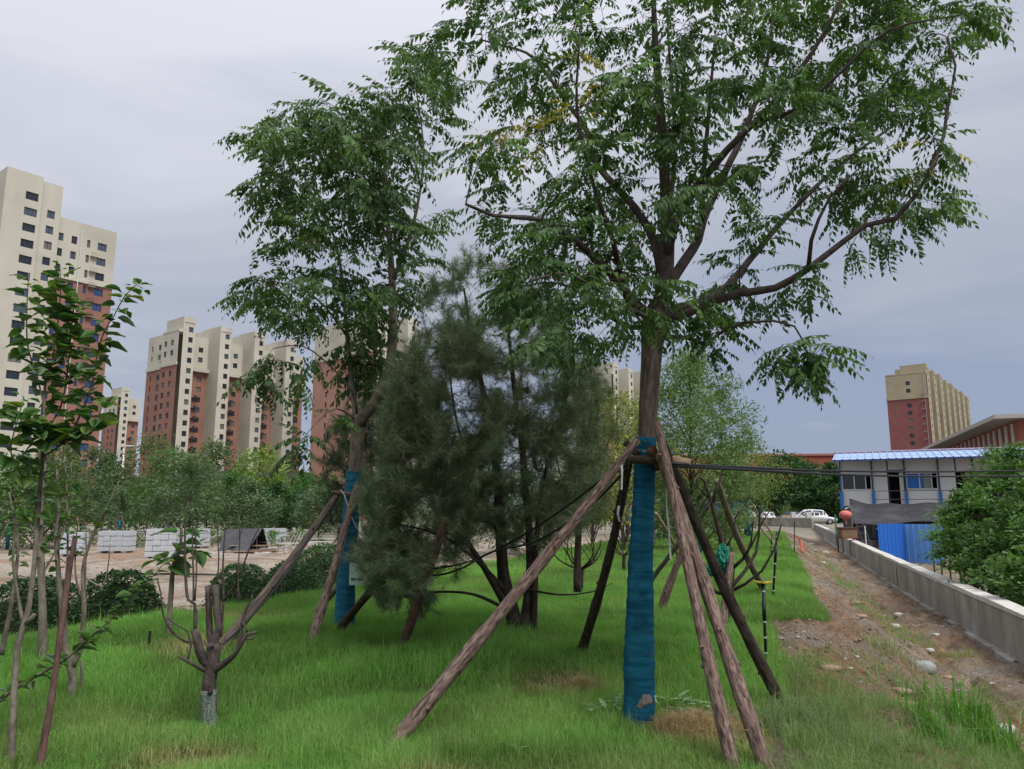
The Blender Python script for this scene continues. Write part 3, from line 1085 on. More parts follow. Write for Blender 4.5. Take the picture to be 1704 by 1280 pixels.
def slab_block(name, label, corner, heading, nbays, pitch, hb, n, parts, group, mats, gable=20.0, step_at=10.5, bay_w=3.7, bay_d=6.2, low=4.0, gcols=(2.2, 8.0, 15.5), pane=False, pipe_b=None):
    """long housing slab: a gable end with brick lower storeys, tall cream stair bays standing out along the front"""
    cream, brick = mats
    fr = Frame3(corner, heading)
    root = thing(name, label, 'apartment building', corner, group)
    z1 = hb - 4.0 - (n - 1) * 3.0
    ztop = hb - low
    zband = ztop - 9.6
    # gable end: its left (far) part steps out a little
    up, lo_ = MB(), MB()
    segs = [(0.0, step_at, 1.2), (step_at, gable, 0.0)]
    for (b0, b1, a) in segs:
        for (m, za, zb_) in ((up, zband, ztop), (lo_, 0, zband)):
            rc = []
            for g in gcols:
                if b0 < g < b1 - 1.5:
                    wdt = 1.6 if g < step_at else (1.5 if g < 14.5 else 0.8)
                    rc += [r for r in floors(n, z1 - 4, g, g + wdt, 1.6) if za + .3 < r[2] and r[3] < zb_ - .3]
            facade(fr, m, root, 'b', -a, b0 + (bay_d * 0 if b0 else 0.02), b1, za, zb_, rc, pane=pane)
    # body behind, set back along the front
    L = nbays * pitch
    fr.box(up, 0.02, L, bay_d + .02, gable, ztop - .3, ztop + .5)
    fr.box(up, -1.2, 0.0, 0.02, step_at, ztop - .3, ztop + .5)
    for i in range(nbays):
        a0, a1 = i * pitch + (bay_w if True else 0), (i + 1) * pitch
        for (m, za, zb_) in ((up, zband, ztop), (lo_, 0, zband)):
            rc = []
            for g in (2.9, 6.3):
                rc += [r for r in floors(n, z1 - 4, a0 + g - 1.5, a0 + g, 1.5) if za + .3 < r[2] and r[3] < zb_ - .3]
            facade(fr, m, root, 'a', bay_d, a0, a1, za, zb_, rc, pane=pane)
        cn = MB()
        fr.box(cn, a0 + .01, a1 - .01, bay_d - 1.3, bay_d - .002, zband - .5, zband + .7)
        cn.build('balcony_band', cream, root)
        for k in range(n - 5):
            z = z1 - 3 + k * 3
            if z > 12 and z < zband - 2:
                s = MB()
                fr.box(s, a0 + 3.5, a0 + 5.0, bay_d - .9, bay_d - .003, z, z + .14)
                fr.box(s, a0 + 4.2, a0 + 5.0, bay_d - .8, bay_d - .2, z + .142, z + .8)
                s.build('air_conditioner_ledge', FRAME, root)
    up.build('upper_wall', cream, root)
    lo_.build('brick_wall', brick, root)
    cn = MB()
    fr.box(cn, -1.55, -1.202, -0.2, step_at + .3, zband - .35, zband + .45)
    fr.box(cn, -0.35, -0.003, step_at + .31, gable + .2, zband - .35, zband + .45)
    cn.build('cornice', cream, root)
    pp = MB()
    pb_, pa_ = (step_at + .6, 0.0) if pipe_b is None else (pipe_b, -1.2)
    pp.tube([fr.pt(pa_ - .25, pb_, 0), fr.pt(pa_ - .25, pb_, ztop)], 0.10, 6)
    for k in range(n - 2):
        fr.box(pp, pa_ - 0.9, pa_ - .21, pb_ + .2, pb_ + 1.4, z1 - 2 + k * 3, z1 - 1.85 + k * 3)
    pp.build('downpipe', METAL, root)
    for i in range(nbays):
        b = MB()
        a0 = i * pitch
        t = hb - (0.0 if i % 2 == 0 else .6)
        facade(fr, b, root, 'a', 0, a0, a0 + bay_w, 0, t, floors(n, z1, a0 + bay_w * .45, a0 + bay_w * .45 + 1.35, 1.5), pane=pane)
        facade(fr, b, root, 'b', a0, 0, (12 if i else 0.01) + bay_d - 4, ztop if i == 0 else 0, t, []) if i else facade(fr, b, root, 'b', -0.004, 0, 9.5, ztop + .5, t, [])
        facade(fr, b, root, 'b', a0 + bay_w, 0, bay_d + 6, 0, t, [], flip=-1)
        fr.box(b, a0 + .01, a0 + bay_w - .01, .01, 9.5, t - .03, t + .3)
        fr.box(b, a0 + .4, a0 + bay_w - .3, -.16, -.003, t - 1.3, t - 1.0)
        b.build('stair_bay', cream, root)
    return root


def corner_at(px, D, py=540):
    return np.array((ray(px, py)[0] * D, D, -0.5))


GRP = 'cream and brick apartment towers beyond the trees'
D1 = 214.0
slab_block('apartment_block', 'row of joined cream and brick towers with stepped roofs between left tower and wrapped tree', corner_at(306, D1), HEAD, 4, 11.6, P(312, 528, D1)[2] + .5, 18, 3, GRP, (CREAM, BRICK), gable=19.5, gcols=(2.6, 6.3, 11.8, 16.6), step_at=9.0)
D1 = 340.0
slab_block('apartment_block', 'small distant cream tower showing between left tower and the stepped row', corner_at(203, D1, 645), HEAD, 1, 11.6, P(203, 645, D1)[2] + .5, 18, 3, GRP, (CREAM, BRICK), gable=16, gcols=(2.6, 6.3, 11.8))
D1 = 205.0
slab_block('apartment_block', 'tower with a broad pinkish end wall showing behind the left wrapped tree', corner_at(628, D1), HEAD, 2, 11.6, P(600, 512, D1)[2] + .5, 18, 3, GRP, (CREAM, BRICK_P), gable=27, gcols=(20.5,), step_at=9.5, low=2.5)
D1 = 285.0
slab_block('apartment_block', 'far pale tower top showing just left of the big trunk', corner_at(1020, D1, 605), HEAD, 3, 11.6, P(1040, 604, D1)[2] + .5, 18, 3, GRP, (CREAM, BRICK_P), gable=17, gcols=(2.6, 6.3, 11.8))
D1 = 300.0
slab_block('apartment_block', 'sand and dark red tower rising above the brick building on the right', corner_at(1541, D1, 615), HEAD, 8, 15.0, P(1560, 606, D1)[2] + .5, 18, 3, GRP, (CREAM2, BRICK_R), gable=15.0, gcols=(6.0,), step_at=14.9, low=3.6, bay_w=6.0, bay_d=6.5, pipe_b=1.0)


def school():
    # long red brick building with wide eaves, seen along its length
    D0, D9 = 92.0, 165.0
    A = P(1692, 690, D0)
    Bp = P(1520, 742, D9)
    d = unit((Bp - A) * np.array((1, 1, 0)))
    ang = math.atan2(d[1], d[0])
    fr = Frame3((A[0], A[1], 0.0), ang)
    # b axis points away from d to its left, so the viewer's side is +b
    root = thing('brick_school', 'long orange-red brick building with deep grey eaves behind the blue-roofed cabin', 'building', fr.o)
    zt = A[2] - 0.6
    L = 80.0
    w = MB()
    rc = []
    k = 0
    a = 2.4
    while a < L - 3:
        rc.append((a, a + 1.7, zt - 3.4, zt - 0.7))
        a += 2.9
    fr2 = Frame3(fr.o + fr.a * L, ang + math.pi)         # front faces the camera side
    rc2 = [(L - r[1], L - r[0], r[2], r[3]) for r in rc]
    lower = [(L - r[1], L - r[0], zt - 8.3, zt - 6.3) for r in rc]
    facade(fr2, w, root, 'a', 0, 0, L, 0, zt, rc2 + lower, glass=GLASSB, frame=WHITE, pane=False)
    facade(fr2, w, root, 'b', L, 0, 16, 0, zt, [], flip=-1)
    w.build('wall', BRICK_SCH, root)
    s = MB()
    fr2.box(s, 0, L - 1.0, -.35, -.003, zt - 4.0, zt - 3.5)
    s.build('sill_band', WHITE, root)
    for r in rc2[::1]:
        c = MB()
        fr2.box(c, r[1] + .15, r[1] + .45, -.22, -.004, zt - 3.498, zt - .3)
        c.build('pilaster', WHITE, root)
    for i, r in enumerate(rc2):
        if i % 2 == 0:
            c = MB()
            fr2.box(c, r[0], r[0] + .4, -.4, -.004, zt - 5.4, zt - 4.8)
            c.build('vent_box', CREAM, root)
    e = MB()
    fr2.box(e, -3, L + 1.5, -2.6, 17, zt + .002, zt + .25)
    e.build('eaves', mat('eaves_grey', (0.27, 0.26, 0.24), rough=.9), root)
    e = MB()
    fr2.box(e, -3.2, L + 1.8, -2.8, -2.602, zt + .02, zt + .50)
    fr2.box(e, L + 1.502, L + 1.7, -2.6, 17, zt + .02, zt + .50)
    fr2.box(e, -3, L + 1.5, -2.6, 17, zt + .252, zt + .45)
    e.build('roof_edge', mat('roof_edge_grey', (.36, .34, .30), rough=.8), root)


school()


def red_hall():
    D = 150.0
    x0, x1 = ray(1130, 800)[0] * D, ray(1402, 800)[0] * D
    z1 = P(1330, 757, D)[2]
    fr = Frame3((x0, D + 3, 0.2), R(-4))
    root = thing('red_hall', 'long low building with a plain dark red upper wall behind the parked cars', 'building', fr.o)
    L = x1 - x0
    w = MB()
    facade(fr, w, root, 'a', 0, 0, L, 5.2, z1 - .3, [])
    facade(fr, w, root, 'b', L, 0, 20, 0, z1 - .3, [], flip=-1)
    w.build('upper_wall', mat('hall_red', (0.25, 0.07, 0.045), (0.29, 0.09, 0.06), .4, .9), root)
    w = MB()
    fr.box(w, -.3, L + .3, -.3, 20, z1 - .298, z1 + .1)
    fr.box(w, 0, L, -1.5, -.003, 7.0, 7.4)
    w.build('roof', mat('hall_roof', (0.30, 0.13, 0.10), rough=.8), root)
    w = MB()
    rc = [(L - 15 + i * 2.2, L - 13.2 + i * 2.2, .9, 3.2) for i in range(6)] + [(3 + i * 3, 5.2 + i * 3, .9, 3.2) for i in range(5)]
    facade(fr, w, root, 'a', 0.003, 0, L, 0, 5.2, rc, glass=GLASSB, pane=False)
    w.build('lower_wall', mat('hall_grey', (0.12, 0.10, 0.085), rough=.9), root)
    # two brick gate piers in front
    for px, lab in ((1318, 'left of two red-brown gate piers before the red hall'), (1381, 'right of two red-brown gate piers before the red hall')):
        X = ray(px, 840)[0] * 118
        t = thing('gate_pier', lab, 'pier', (X, 118, .2), 'gate piers before the red hall')
        b = MB().box((X, 118, 2.2), (1.4, .5, 4.0))
        for k in range(3):
            b.box((X - .5 + k * .5, 117.72, 2.2), (.1, .06, 3.8))
        b.build('panel', mat('pier_brick', (0.30, 0.13, 0.085), rough=.9), t)
        MB().box((X, 118, 4.29), (1.6, .7, .17)).build('cap', CONC_TOP, t)


red_hall()


def gate_canopy():
    D = 150.0
    root = thing('gate_canopy', 'flat dark roof on pale columns among the trees before the stepped row', 'canopy', P(420, 830, D))
    c = P(428, 792, D)
    MB().box((c[0], c[1], c[2]), (19.5, 8, 1.3)).build('roof', mat('canopy_dark', (0.06, 0.06, 0.065), rough=.6), root)
    for px in (379, 402, 452, 474):
        x = ray(px, 800)[0] * D
        MB().box((x, D - 2, c[2] / 2 - .66), (.7, .7, c[2] - .7)).build('column', CREAM, root)


gate_canopy()


# ------------------------------------------------------------------ the prefab cabin with the blue roof
BLUE_ROOF = mat('blue_roof_sheet', (0.20, 0.30, 0.47), (0.27, 0.38, 0.55), 1.2, 0.45, c3=(0.33, 0.43, 0.58), s3=.6)
BLUE = mat('blue_paint', (0.02, 0.12, 0.42), (0.03, 0.15, 0.48), 2, 0.5)
BLUE_L = mat('light_blue_sheet', (0.12, 0.30, 0.62), (0.16, 0.35, 0.66), 1.5, 0.45, stretch=(1, 1, .1))
BLUE_D = mat('mid_blue_sheet', (0.02, 0.12, 0.46), (0.03, 0.14, 0.50), 1.5, 0.45, stretch=(1, 1, .1))
PANEL = mat('white_panel', (0.64, 0.64, 0.62), (0.70, 0.70, 0.68), .8, 0.6)
DARK = mat('room_shade', (0.012, 0.011, 0.010), rough=.9)
NET = mat('shade_net', (0.022, 0.022, 0.026), (0.04, 0.04, 0.045), 3, 0.8, c3=(0.06, 0.06, 0.065), s3=.7)


def cabin():
    A = P(1402, 842, 48.0)
    Bq = P(1645, 842, 44.7)
    d = unit((Bq - A) * np.array((1, 1, 0)))
    ang = math.atan2(d[1], d[0])
    fr = Frame3((A[0], A[1], 0), ang)
    root = thing('prefab_cabin', 'two-storey white prefab cabin with a pale blue ribbed roof beyond the wall', 'cabin', (A[0], A[1], -0.4))
    z0, z1 = 1.95, 4.72
    mod = 1.78
    nb = 8
    # upper storey panels, one by one; each opening is left between panels
    spec = {0: 'win', 1: 'panel', 1.5: 'door', 2: 'blue', 3: 'panel', 3.5: 'dark', 4: 'panel', 5: 'win', 6: 'panel', 7: 'panel'}

    def panel(a0, a1, za, zb, m=PANEL):
        b = MB()
        fr.box(b, a0 + .035, a1 - .035, 0, .08, za + .01, zb - .01)
        b.build('panel', m, root)
    zs, zl = z0 + 0.95, z0 + 1.95
    for i in range(nb):
        a0, a1 = i * mod, (i + 1) * mod
        if i in (0, 2, 4, 6):
            panel(a0, a1, z0, zs)
            panel(a0, a1, zl, z1)
        elif i == 1:
            panel(a0, a0 + .86, z0, z1)
            panel(a0 + .86, a1, zl + .12, z1)
        else:
            panel(a0, a0 + .9, z0, z1)
            panel(a0 + .9, a1, zl, z1)
            panel(a0 + .9, a1, z0, zs)
    # first window with white sliding sashes
    for i in (0, 2, 4, 6):
        w = MB()
        a0, a1 = i * mod + .05, (i + 1) * mod - .05
        fr.box(w, a0, a1, -.03, .05, zs, zs + .06)
        fr.box(w, a0, a1, -.03, .05, zl - .06, zl)
        for a in (a0, a0 + .68, a0 + 1.32, a1 - .06):
            fr.box(w, a, a + .06, -.028, .048, zs + .061, zl - .061)
        wo = w.build('window', WHITE, root)
        p = MB()
        if i == 2:
            fr.box(p, a0 + .06, a0 + .92, -.02, .03, zs + .062, zl - .062)
            po = p.build('pane', BLUE, wo)
            p2 = MB()
            fr.box(p2, a0 + .93, a0 + 1.30, -.015, .03, zs + .062, zl - .062)
            p2.build('pane', mat('green_pane', (.20, .24, .20), rough=.2), wo)
        else:
            fr.box(p, a0 + .06, a0 + 1.33, 0, .03, zs + .062, zl - .062)
            p.build('pane', mat('cabin_glass', (.05, .06, .06), rough=.12, spec=.6), wo)
    # near-black sheet painted as the shade of rooms behind the openings
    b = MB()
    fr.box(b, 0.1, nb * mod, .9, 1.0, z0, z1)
    b.build('room_shade_sheet', DARK, root)
    b = MB()
    fr.box(b, -0.0, .08, .081, 5, z0, z1)
    fr.box(b, nb * mod, nb * mod + .08, .081, 5, z0, z1)
    fr.box(b, 0.0, nb * mod, 5.0, 5.1, -.4, z1)
    b.build('side_wall', PANEL, root)
    # door frame and half-open door
    dr = MB()
    fr.box(dr, 1 * mod + .86, 1 * mod + .92, -.02, .10, z0, zl + .12)
    fr.box(dr, 2 * mod - .07, 2 * mod - .04, -.02, .10, z0, zl + .12)
    fr.box(dr, 1 * mod + .80, 2 * mod - .04, -.025, .10, zl + .121, zl + .19)
    dr.build('door_frame', FRAME, root)
    b = MB()
    fr.box(b, 2 * mod - .30, 2 * mod - .08, .1, .5, z0, zl + .1)
    b.build('door', PANEL, root)
    # posts: dark above, bright blue below
    for i in range(nb + 1):
        a = i * mod
        p = MB()
        fr.box(p, a - .035, a + .035, -.10, -.032, -.4, z1 + .1)
        po = p.build('post', mat('post_blue', (0.02, 0.05, 0.13), rough=.5) if i else BLUE, root)
        p = MB()
        fr.box(p, a - .09, a + .09, -.13, -.101, z0 - .25, z0 + .85)
        p.build('post_cover', mat('azure', (0.03, 0.20, 0.55), rough=.4), po)
    # walkway floor and rails
    b = MB()
    fr.box(b, 0, nb * mod, -1.0, -.131, z0 - .25, z0 - .12)
    b.build('walkway', FRAME, root)
    for z in (z0 + .35, z0 + .85):
        b = MB()
        b.tube([fr.pt(mod, -.95, z), fr.pt(nb * mod, -.95, z)], .022, 6)
        b.build('rail', FRAME, root)
    for k in range(1, 8):
        b = MB()
        b.tube([fr.pt(mod * k, -.95, z0 - .12), fr.pt(mod * k, -.95, z0 + .85)], .02, 6)
        b.build('rail_post', FRAME, root)
    # lower storey
    b = MB()
    rc = [(.5 + k * 2.6, 2.4 + k * 2.6, -.1, 1.0) for k in range(5)]
    facade(fr, b, root, 'a', 0.01, 0, nb * mod, -.4, z0 - .26, rc, glass=GLASS, pane=False)
    b.build('lower_wall', mat('lower_grey', (.17, .16, .15), (.22, .21, .20), 1.5, .8), root)
    # ribbed roof: each sheet is one piece
    eo, ridge = -1.25, 2.6
    ze, zr = z1 - .02, z1 + .62
    sheet = MB()
    n = 4
    wsh = 0.42
    prof = [(0, 0), (.10, 0), (.13, .05), (.17, .05), (.20, 0), (.42, 0)]
    V = []
    for u, h in prof:
        V += [(u, eo, ze + h - z1), (u, ridge, zr + h - z1)]
    fcs = [(2 * i, 2 * i + 2, 2 * i + 3, 2 * i + 1) for i in range(len(prof) - 1)]
    V2 = V + [(u, b_, z - .03) for u, b_, z in V]
    m0 = len(V)
    fcs2 = fcs + [tuple(m0 + k for k in reversed(f)) for f in fcs] + [(2 * i, m0 + 2 * i, m0 + 2 * i + 2, 2 * i + 2) for i in range(len(prof) - 1)]
    me = new_mesh('roof_sheet', V2, fcs2, [BLUE_ROOF])
    k = 0
    a = -0.35
    while a < nb * mod + .5:
        o = link('roof_sheet', me, root)
        o.location = fr.pt(a, 0, z1 + 0.004 * (k % 2)) - OFF[root.name]
        o.rotation_euler = (0, 0, ang)
        a += wsh
        k += 1
    b = MB()
    V = [fr.pt(a_, b_, z) for a_, b_, z in ((-.35, ridge, zr - .05), (nb * mod + .5, ridge, zr - .05), (nb * mod + .5, 6.2, ze - .1), (-.35, 6.2, ze - .1))]
    b.add(V + [v - np.array((0, 0, .05)) for v in V], BOXF)
    b.build('rear_roof', BLUE_ROOF, root)
    b = MB()
    b.tube([fr.pt(-.4, ridge, zr + .06), fr.pt(nb * mod + .5, ridge, zr + .06)], .07, 6)
    b.build('ridge_cap', mat('ridge_red', (.30, .22, .30), rough=.5), root)
    b = MB()
    fr.box(b, -.35, nb * mod + .4, eo - .04, eo - .003, ze - .10, ze - .01)
    b.build('gutter', mat('gutter_blue', (.03, .06, .18), rough=.4), root)
    return fr


CAB = cabin()


def cabin_yard():
    # blue sheet-metal fence panels
    for (pa, Ya, pb, Yb, m, lab) in ((1460, 34.0, 1503, 35.2, BLUE_D, 'darker blue ribbed sheet-metal fence section behind the wall'), (1503, 35.2, 1575, 33.5, BLUE_L, 'lighter blue ribbed sheet-metal fence section beside the bush')):
        a, b = P(pa, 872, Ya), P(pb, 872, Yb)
        L = np.linalg.norm((b - a)[:2])
        d = unit((b - a) * np.array((1, 1, 0)))
        n = np.array((d[1], -d[0], 0))
        t = thing('fence_section', lab, 'fence', (a[0], a[1], -.7), 'blue sheet-metal fence')
        pw = 0.30
        prof = [(0, 0), (.1, 0), (.12, .03), (.16, .03), (.18, 0), (.30, 0)]
        V = []
        for z in (-1.75, 0.0):
            V += [(u, -h, z) for u, h in prof]
        k = len(prof)
        V += [(x, y + .012, z) for x, y, z in V]
        f = [(i, i + 1, k + i + 1, k + i) for i in range(k - 1)]
        f += [tuple(2 * k + j for j in reversed(q)) for q in f] + [(k + i, k + i + 1, 3 * k + i + 1, 3 * k + i) for i in range(k - 1)]
        me = new_mesh('panel', V, f, [m])
        for i in range(max(1, int(L / pw))):
            o = link('panel', me, t)
            o.location = a + d * i * pw - OFF[t.name]
            o.rotation_euler = (0, 0, math.atan2(d[1], d[0]))
        for z in (a[2] - .2, a[2] - 1.4):
            mb = MB()
            mb.tube([np.array((a[0], a[1], z)) - n * .05, np.array((b[0], b[1], z)) - n * .05], .03, 6)
            mb.build('rail', METAL, t)
    # black shade net slung from the walkway
    c00, c10 = P(1413, 830, 46.4), P(1612, 828, 43.4)
    c01, c11 = P(1418, 874, 42.5), P(1590, 868, 38.5)
    nu, nv = 28, 12
    V = []
    for j in range(nv + 1):
        for i in range(nu + 1):
            u, v = i / nu, j / nv
            p = (c00 * (1 - u) + c10 * u) * (1 - v) + (c01 * (1 - u) + c11 * u) * v
            sag = 0.55 * math.sin(math.pi * u) * (1 - v) ** 1.2 + .18 * math.sin(math.pi * 3 * u) ** 2 * (1 - v) + 0.25 * math.sin(math.pi * v) + .10 * math.sin(9 * u + 5 * v)
            V.append(p - np.array((0, 0, sag * .6)))
    f = [(j * (nu + 1) + i, j * (nu + 1) + i + 1, (j + 1) * (nu + 1) + i + 1, (j + 1) * (nu + 1) + i) for j in range(nv) for i in range(nu)]
    me = new_mesh('shade_net', V, f, [NET], None, True)
    o = link('shade_net', me)
    sm = o.modifiers.new('thick', 'SOLIDIFY')
    sm.thickness = 0.02
    tag(o, 'sagging dark grey shade net slung from the cabin walkway', 'shade net')
    # red lantern on a post
    p = P(1407, 857, 40.0)
    t = thing('red_lantern', 'faded red round lantern hanging on a thin post behind the wall', 'lantern', (p[0], p[1], -.2))
    V, f = [], []
    m, n = 14, 28
    for i in range(m + 1):
        th = math.pi * i / m
        for j in range(n):
            ph = 2 * math.pi * j / n
            r = (.30 if j % 2 else .285) * math.sin(th) + .02
            V.append(p + np.array((r * math.cos(ph), r * math.sin(ph), .23 * math.cos(th))))
    for i in range(m):
        for j in range(n):
            f.append((i * n + j, i * n + (j + 1) % n, (i + 1) * n + (j + 1) % n, (i + 1) * n + j))
    MB().add(V, f).build('lantern_shade', mat('lantern_red', (.42, .085, .075), (.55, .17, .14), 3, .6), t, True)
    MB().tube([p + np.array((0, 0, -.23)), p + np.array((0, 0, -.50))], [.06, .03], 8).build('tassel', mat('tassel', (.4, .22, .08), rough=.8), t)
    MB().tube([(p[0] + .33, p[1] + .05, -.4), (p[0] + .33, p[1] + .05, p[2] + .45), (p[0], p[1], p[2] + .3)], .02, 6).build('post', METAL, t)
    # brown kennel-like box on a table, white pole, ladder
    p = P(1410, 885, 38.5)
    t = thing('wooden_box', 'brown wooden box with a flat lid standing behind the wall', 'box', (p[0], p[1], -.4))
    MB().box((p[0], p[1], p[2] - .05), (.75, .6, .45)).build('body', mat('box_brown', (.15, .09, .055), (.21, .135, .085), 3, .8), t)
    MB().box((p[0], p[1], p[2] + .19), (.85, .7, .05)).build('lid', mat('box_lid', (.09, .05, .035), rough=.7), t)
    MB().box((p[0], p[1], p[2] - .30), (.9, .7, .05)).build('tray', mat('box_tray', (.12, .035, .03), rough=.7), t)
    for sx in (-.38, .38):
        for sy in (-.28, .28):
            MB().box((p[0] + sx, p[1] + sy, (p[2] - .33 - .4) / 2), (.05, .05, abs(p[2] - .33 + .4))).build('leg', FRAME, t)
    a, b = P(1420, 860, 39.5), P(1441, 915, 38.8)
    t = thing('ladder', 'small grey metal ladder leaning behind the wall beside the lantern', 'ladder', (b[0], b[1], b[2]))
    off = np.array((.36, 0, 0))
    for o_ in (0, 1):
        MB().tube([a + off * o_, b + off * o_], .016, 6).build('rail', FRAME, t)
    for k in range(5):
        q = a + (b - a) * (k + .5) / 5
        MB().tube([q, q + off], .012, 6).build('rung', FRAME, t)
    p = P(1439, 875, 38.0)
    t = tag(MB().tube([(p[0], p[1], -.5), p], .03, 6).build('yard_pole', WHITE), 'thin white pole beside the mid-blue fence section', 'pole')
    p = P(1390, 862, 46)
    tag(MB().tube([(p[0], p[1], -.4), p + np.array((0, 0, .2))], .05, 8).build('green_post', mat('green_paint', (.06, .20, .14), rough=.5)), 'green metal post just left of the red lantern', 'post')
    p = P(1346, 872, 80)
    tag(MB().box((p[0], p[1], .9), (.5, .5, 1.5)).build('gate_post', CONC_TOP), 'stubby white gate post at the far wall corner', 'post')
    tag(MB().box((ray(1323, 862)[0] * 80, 80.5, .85), (.45, .45, 1.5)).build('gate_post', CONC_TOP), 'stubby white post left of the far wall corner', 'post')
    # stacked cement bags / bricks by the cars
    for k, (px, w) in enumerate(((1303, 2.0), (1315, 1.5))):
        x = ray(px, 860)[0] * 84
        t = thing('brick_stack', ('left' if k == 0 else 'right') + ' low stack of tan bricks beside the parked cars', 'brick stack', (x, 84, .2), 'brick stacks by the parked cars')
        me = new_mesh('brick', [v for v in np.concatenate(MB().box((0, 0, 0), (.46, .4, .21)).V)], BOXF, [mat('tan_brick', (.33, .25, .17), (.4, .31, .22), 4, .9)])
        for r in range(3 + k * 2):
            for c in range(int(w / .5)):
                o = link('brick', me, t)
                o.location = (c * .5 - w / 2 + .06 * (r % 2), 0, .11 + r * .22)


cabin_yard()


# ------------------------------------------------------------------ parked cars
def car(name, label, loc, rz, paint, kind='sedan', group='cars parked beyond the wall'):
    t = thing(name, label, 'car', loc, group, rz)
    L, W = (4.7, 1.8) if kind == 'sedan' else (4.75, 1.88)
    k = 1.0 if kind == 'sedan' else 1.14
    # stations along the length: x, lower z, belt z, half width
    st = [(-L / 2, .42, .78, .66), (-L / 2 + .12, .30, .88, .80), (-L / 2 + .7, .22, .98, .89), (-.9, .20, 1.0, .90), (.5, .20, .98, .90), (1.1, .20, .93, .90), (1.7, .24, .84, .86), (2.15, .30, .74, .78), (L / 2, .42, .62, .62)]
    if kind != 'sedan':
        st = [(x, lo, be * 1.08, w) for x, lo, be, w in st]
        st[0] = (-L / 2, .42, 1.0, .78)
        st[1] = (-L / 2 + .12, .3, 1.08, .86)
    V, f = [], []
    for x, lo, be, w in st:
        V += [(x, -w * .9, lo), (x, -w, lo + .22), (x, -w * .985, be - .08), (x, -w * .9, be), (x, w * .9, be), (x, w * .985, be - .08), (x, w, lo + .22), (x, w * .9, lo)]
    n = 8
    for i in range(len(st) - 1):
        for j in range(n):
            f.append((i * n + j, i * n + (j + 1) % n, (i + 1) * n + (j + 1) % n, (i + 1) * n + j))
    f += [tuple(range(n)), tuple((len(st) - 1) * n + j for j in reversed(range(n)))]
    body = MB().add(V, f).build('body', paint, t, True, world=False)
    if kind == 'sedan':
        cab = [(-1.85, .97, .80, .97, .80), (-1.05, 1.40, .60, .98, .84), (-.2, 1.46, .62, .98, .84), (.35, 1.43, .61, .97, .84), (1.15, .93, .78, .93, .80)]
    else:
        cab = [(-2.22, 1.15, .80, 1.08, .82), (-1.85, 1.62, .66, 1.08, .86), (-.5, 1.72, .68, 1.08, .86), (.35, 1.66, .66, 1.06, .86), (1.2, 1.03, .80, 1.02, .82)]
    V, f = [], []
    for x, zr, wr, zb, wb in cab:
        V += [(x, -wb, zb), (x, -wr, zr), (x, 0, zr + .03), (x, wr, zr), (x, wb, zb)]
    for i in range(len(cab) - 1):
        for j in range(4):
            f.append((i * 5 + j, i * 5 + j + 1, i * 5 + 6 + j, i * 5 + 5 + j))
    MB().add(V, f).build('cabin', paint, t, True, world=False)
    for s in (-1, 1):
        for i, (u0, u1) in ((1, (.05, .92)), (2, (.05, .92)), (0, (.35, .95)), (3, (.05, .6))):
            a, b = cab[i], cab[i + 1]
            q = []
            for u in (u0, u1):
                x = a[0] + (b[0] - a[0]) * u
                zr, wr, zb, wb = [a[c] + (b[c] - a[c]) * u for c in (1, 2, 3, 4)]
                for v in (.10, .86):
                    q.append((x, s * (wb + (wr - wb) * v + .012), zb + (zr - zb) * v))
            MB().add(q, [(0, 2, 3, 1)]).build('window', GLASS, t, world=False)
    for i in (0, 3):
        a, b = cab[i], cab[i + 1]
        q = []
        for u in (.08, .92):
            x = a[0] + (b[0] - a[0]) * u
            zr, wr = a[1] + (b[1] - a[1]) * u, a[2] + (b[2] - a[2]) * u
            q += [(x, -wr * .93, zr + .02), (x, wr * .93, zr + .02)]
        MB().add(q, [(0, 1, 3, 2)]).build('windscreen', GLASS, t, world=False)
    for sx in (-1.35, 1.42):
        for s in (-1, 1):
            wb = MB()
            wb.tube([(sx, s * .70, .33), (sx, s * .91, .33)], .33, 20)
            wh = wb.build('wheel', BLACK, t, True, world=False)
            MB().tube([(sx, s * .90, .33), (sx, s * .925, .33)], [.22, .2], 12).build('rim', METAL, wh, world=False)
    for s in (-1, 1):
        MB().box((L / 2 - .12, s * .52, .62), (.16, .3, .13)).build('headlight', WHITE, t, world=False)
        MB().box((-L / 2 + .02, s * .6, .80 * k), (.10, .26, .14)).build('tail_light', mat('tail_red', (.35, .02, .02), rough=.3), t, world=False)
    MB().box((-L / 2 - .01, 0, .62), (.02, .5, .14)).build('plate', mat('plate_blue', (.05, .1, .4), rough=.4), t, world=False)
    return t


SILVER = mat('silver_paint', (0.42, 0.42, 0.40), rough=0.3, metal=0.4, spec=.5)
CARWHITE = mat('white_car_paint', (0.62, 0.64, 0.66), rough=0.3, spec=.5)
CARDARK = mat('dark_car_paint', (0.05, 0.06, 0.08), rough=0.3, spec=.5)
X = lambda px, D: ray(px, 860)[0] * D
car('parked_car', 'silver sedan parked side-on nearest the far wall corner', (X(1357, 92), 92, .2), R(-12), SILVER)
car('parked_car', 'white sport-utility car behind the silver sedan', (X(1343, 99), 99, .25), R(168), CARWHITE, 'suv')
car('parked_car', 'white car seen from behind, alone left of the brick stacks', (X(1278, 97), 97, .2), R(72), CARWHITE)
car('parked_car', 'dark car mostly hidden behind the white sport-utility car', (X(1316, 104), 104, .25), R(150), CARDARK)
car('parked_car', 'white car partly hidden behind the bare pruned tree and willow', (X(1216, 96), 96, .2), R(20), CARWHITE)


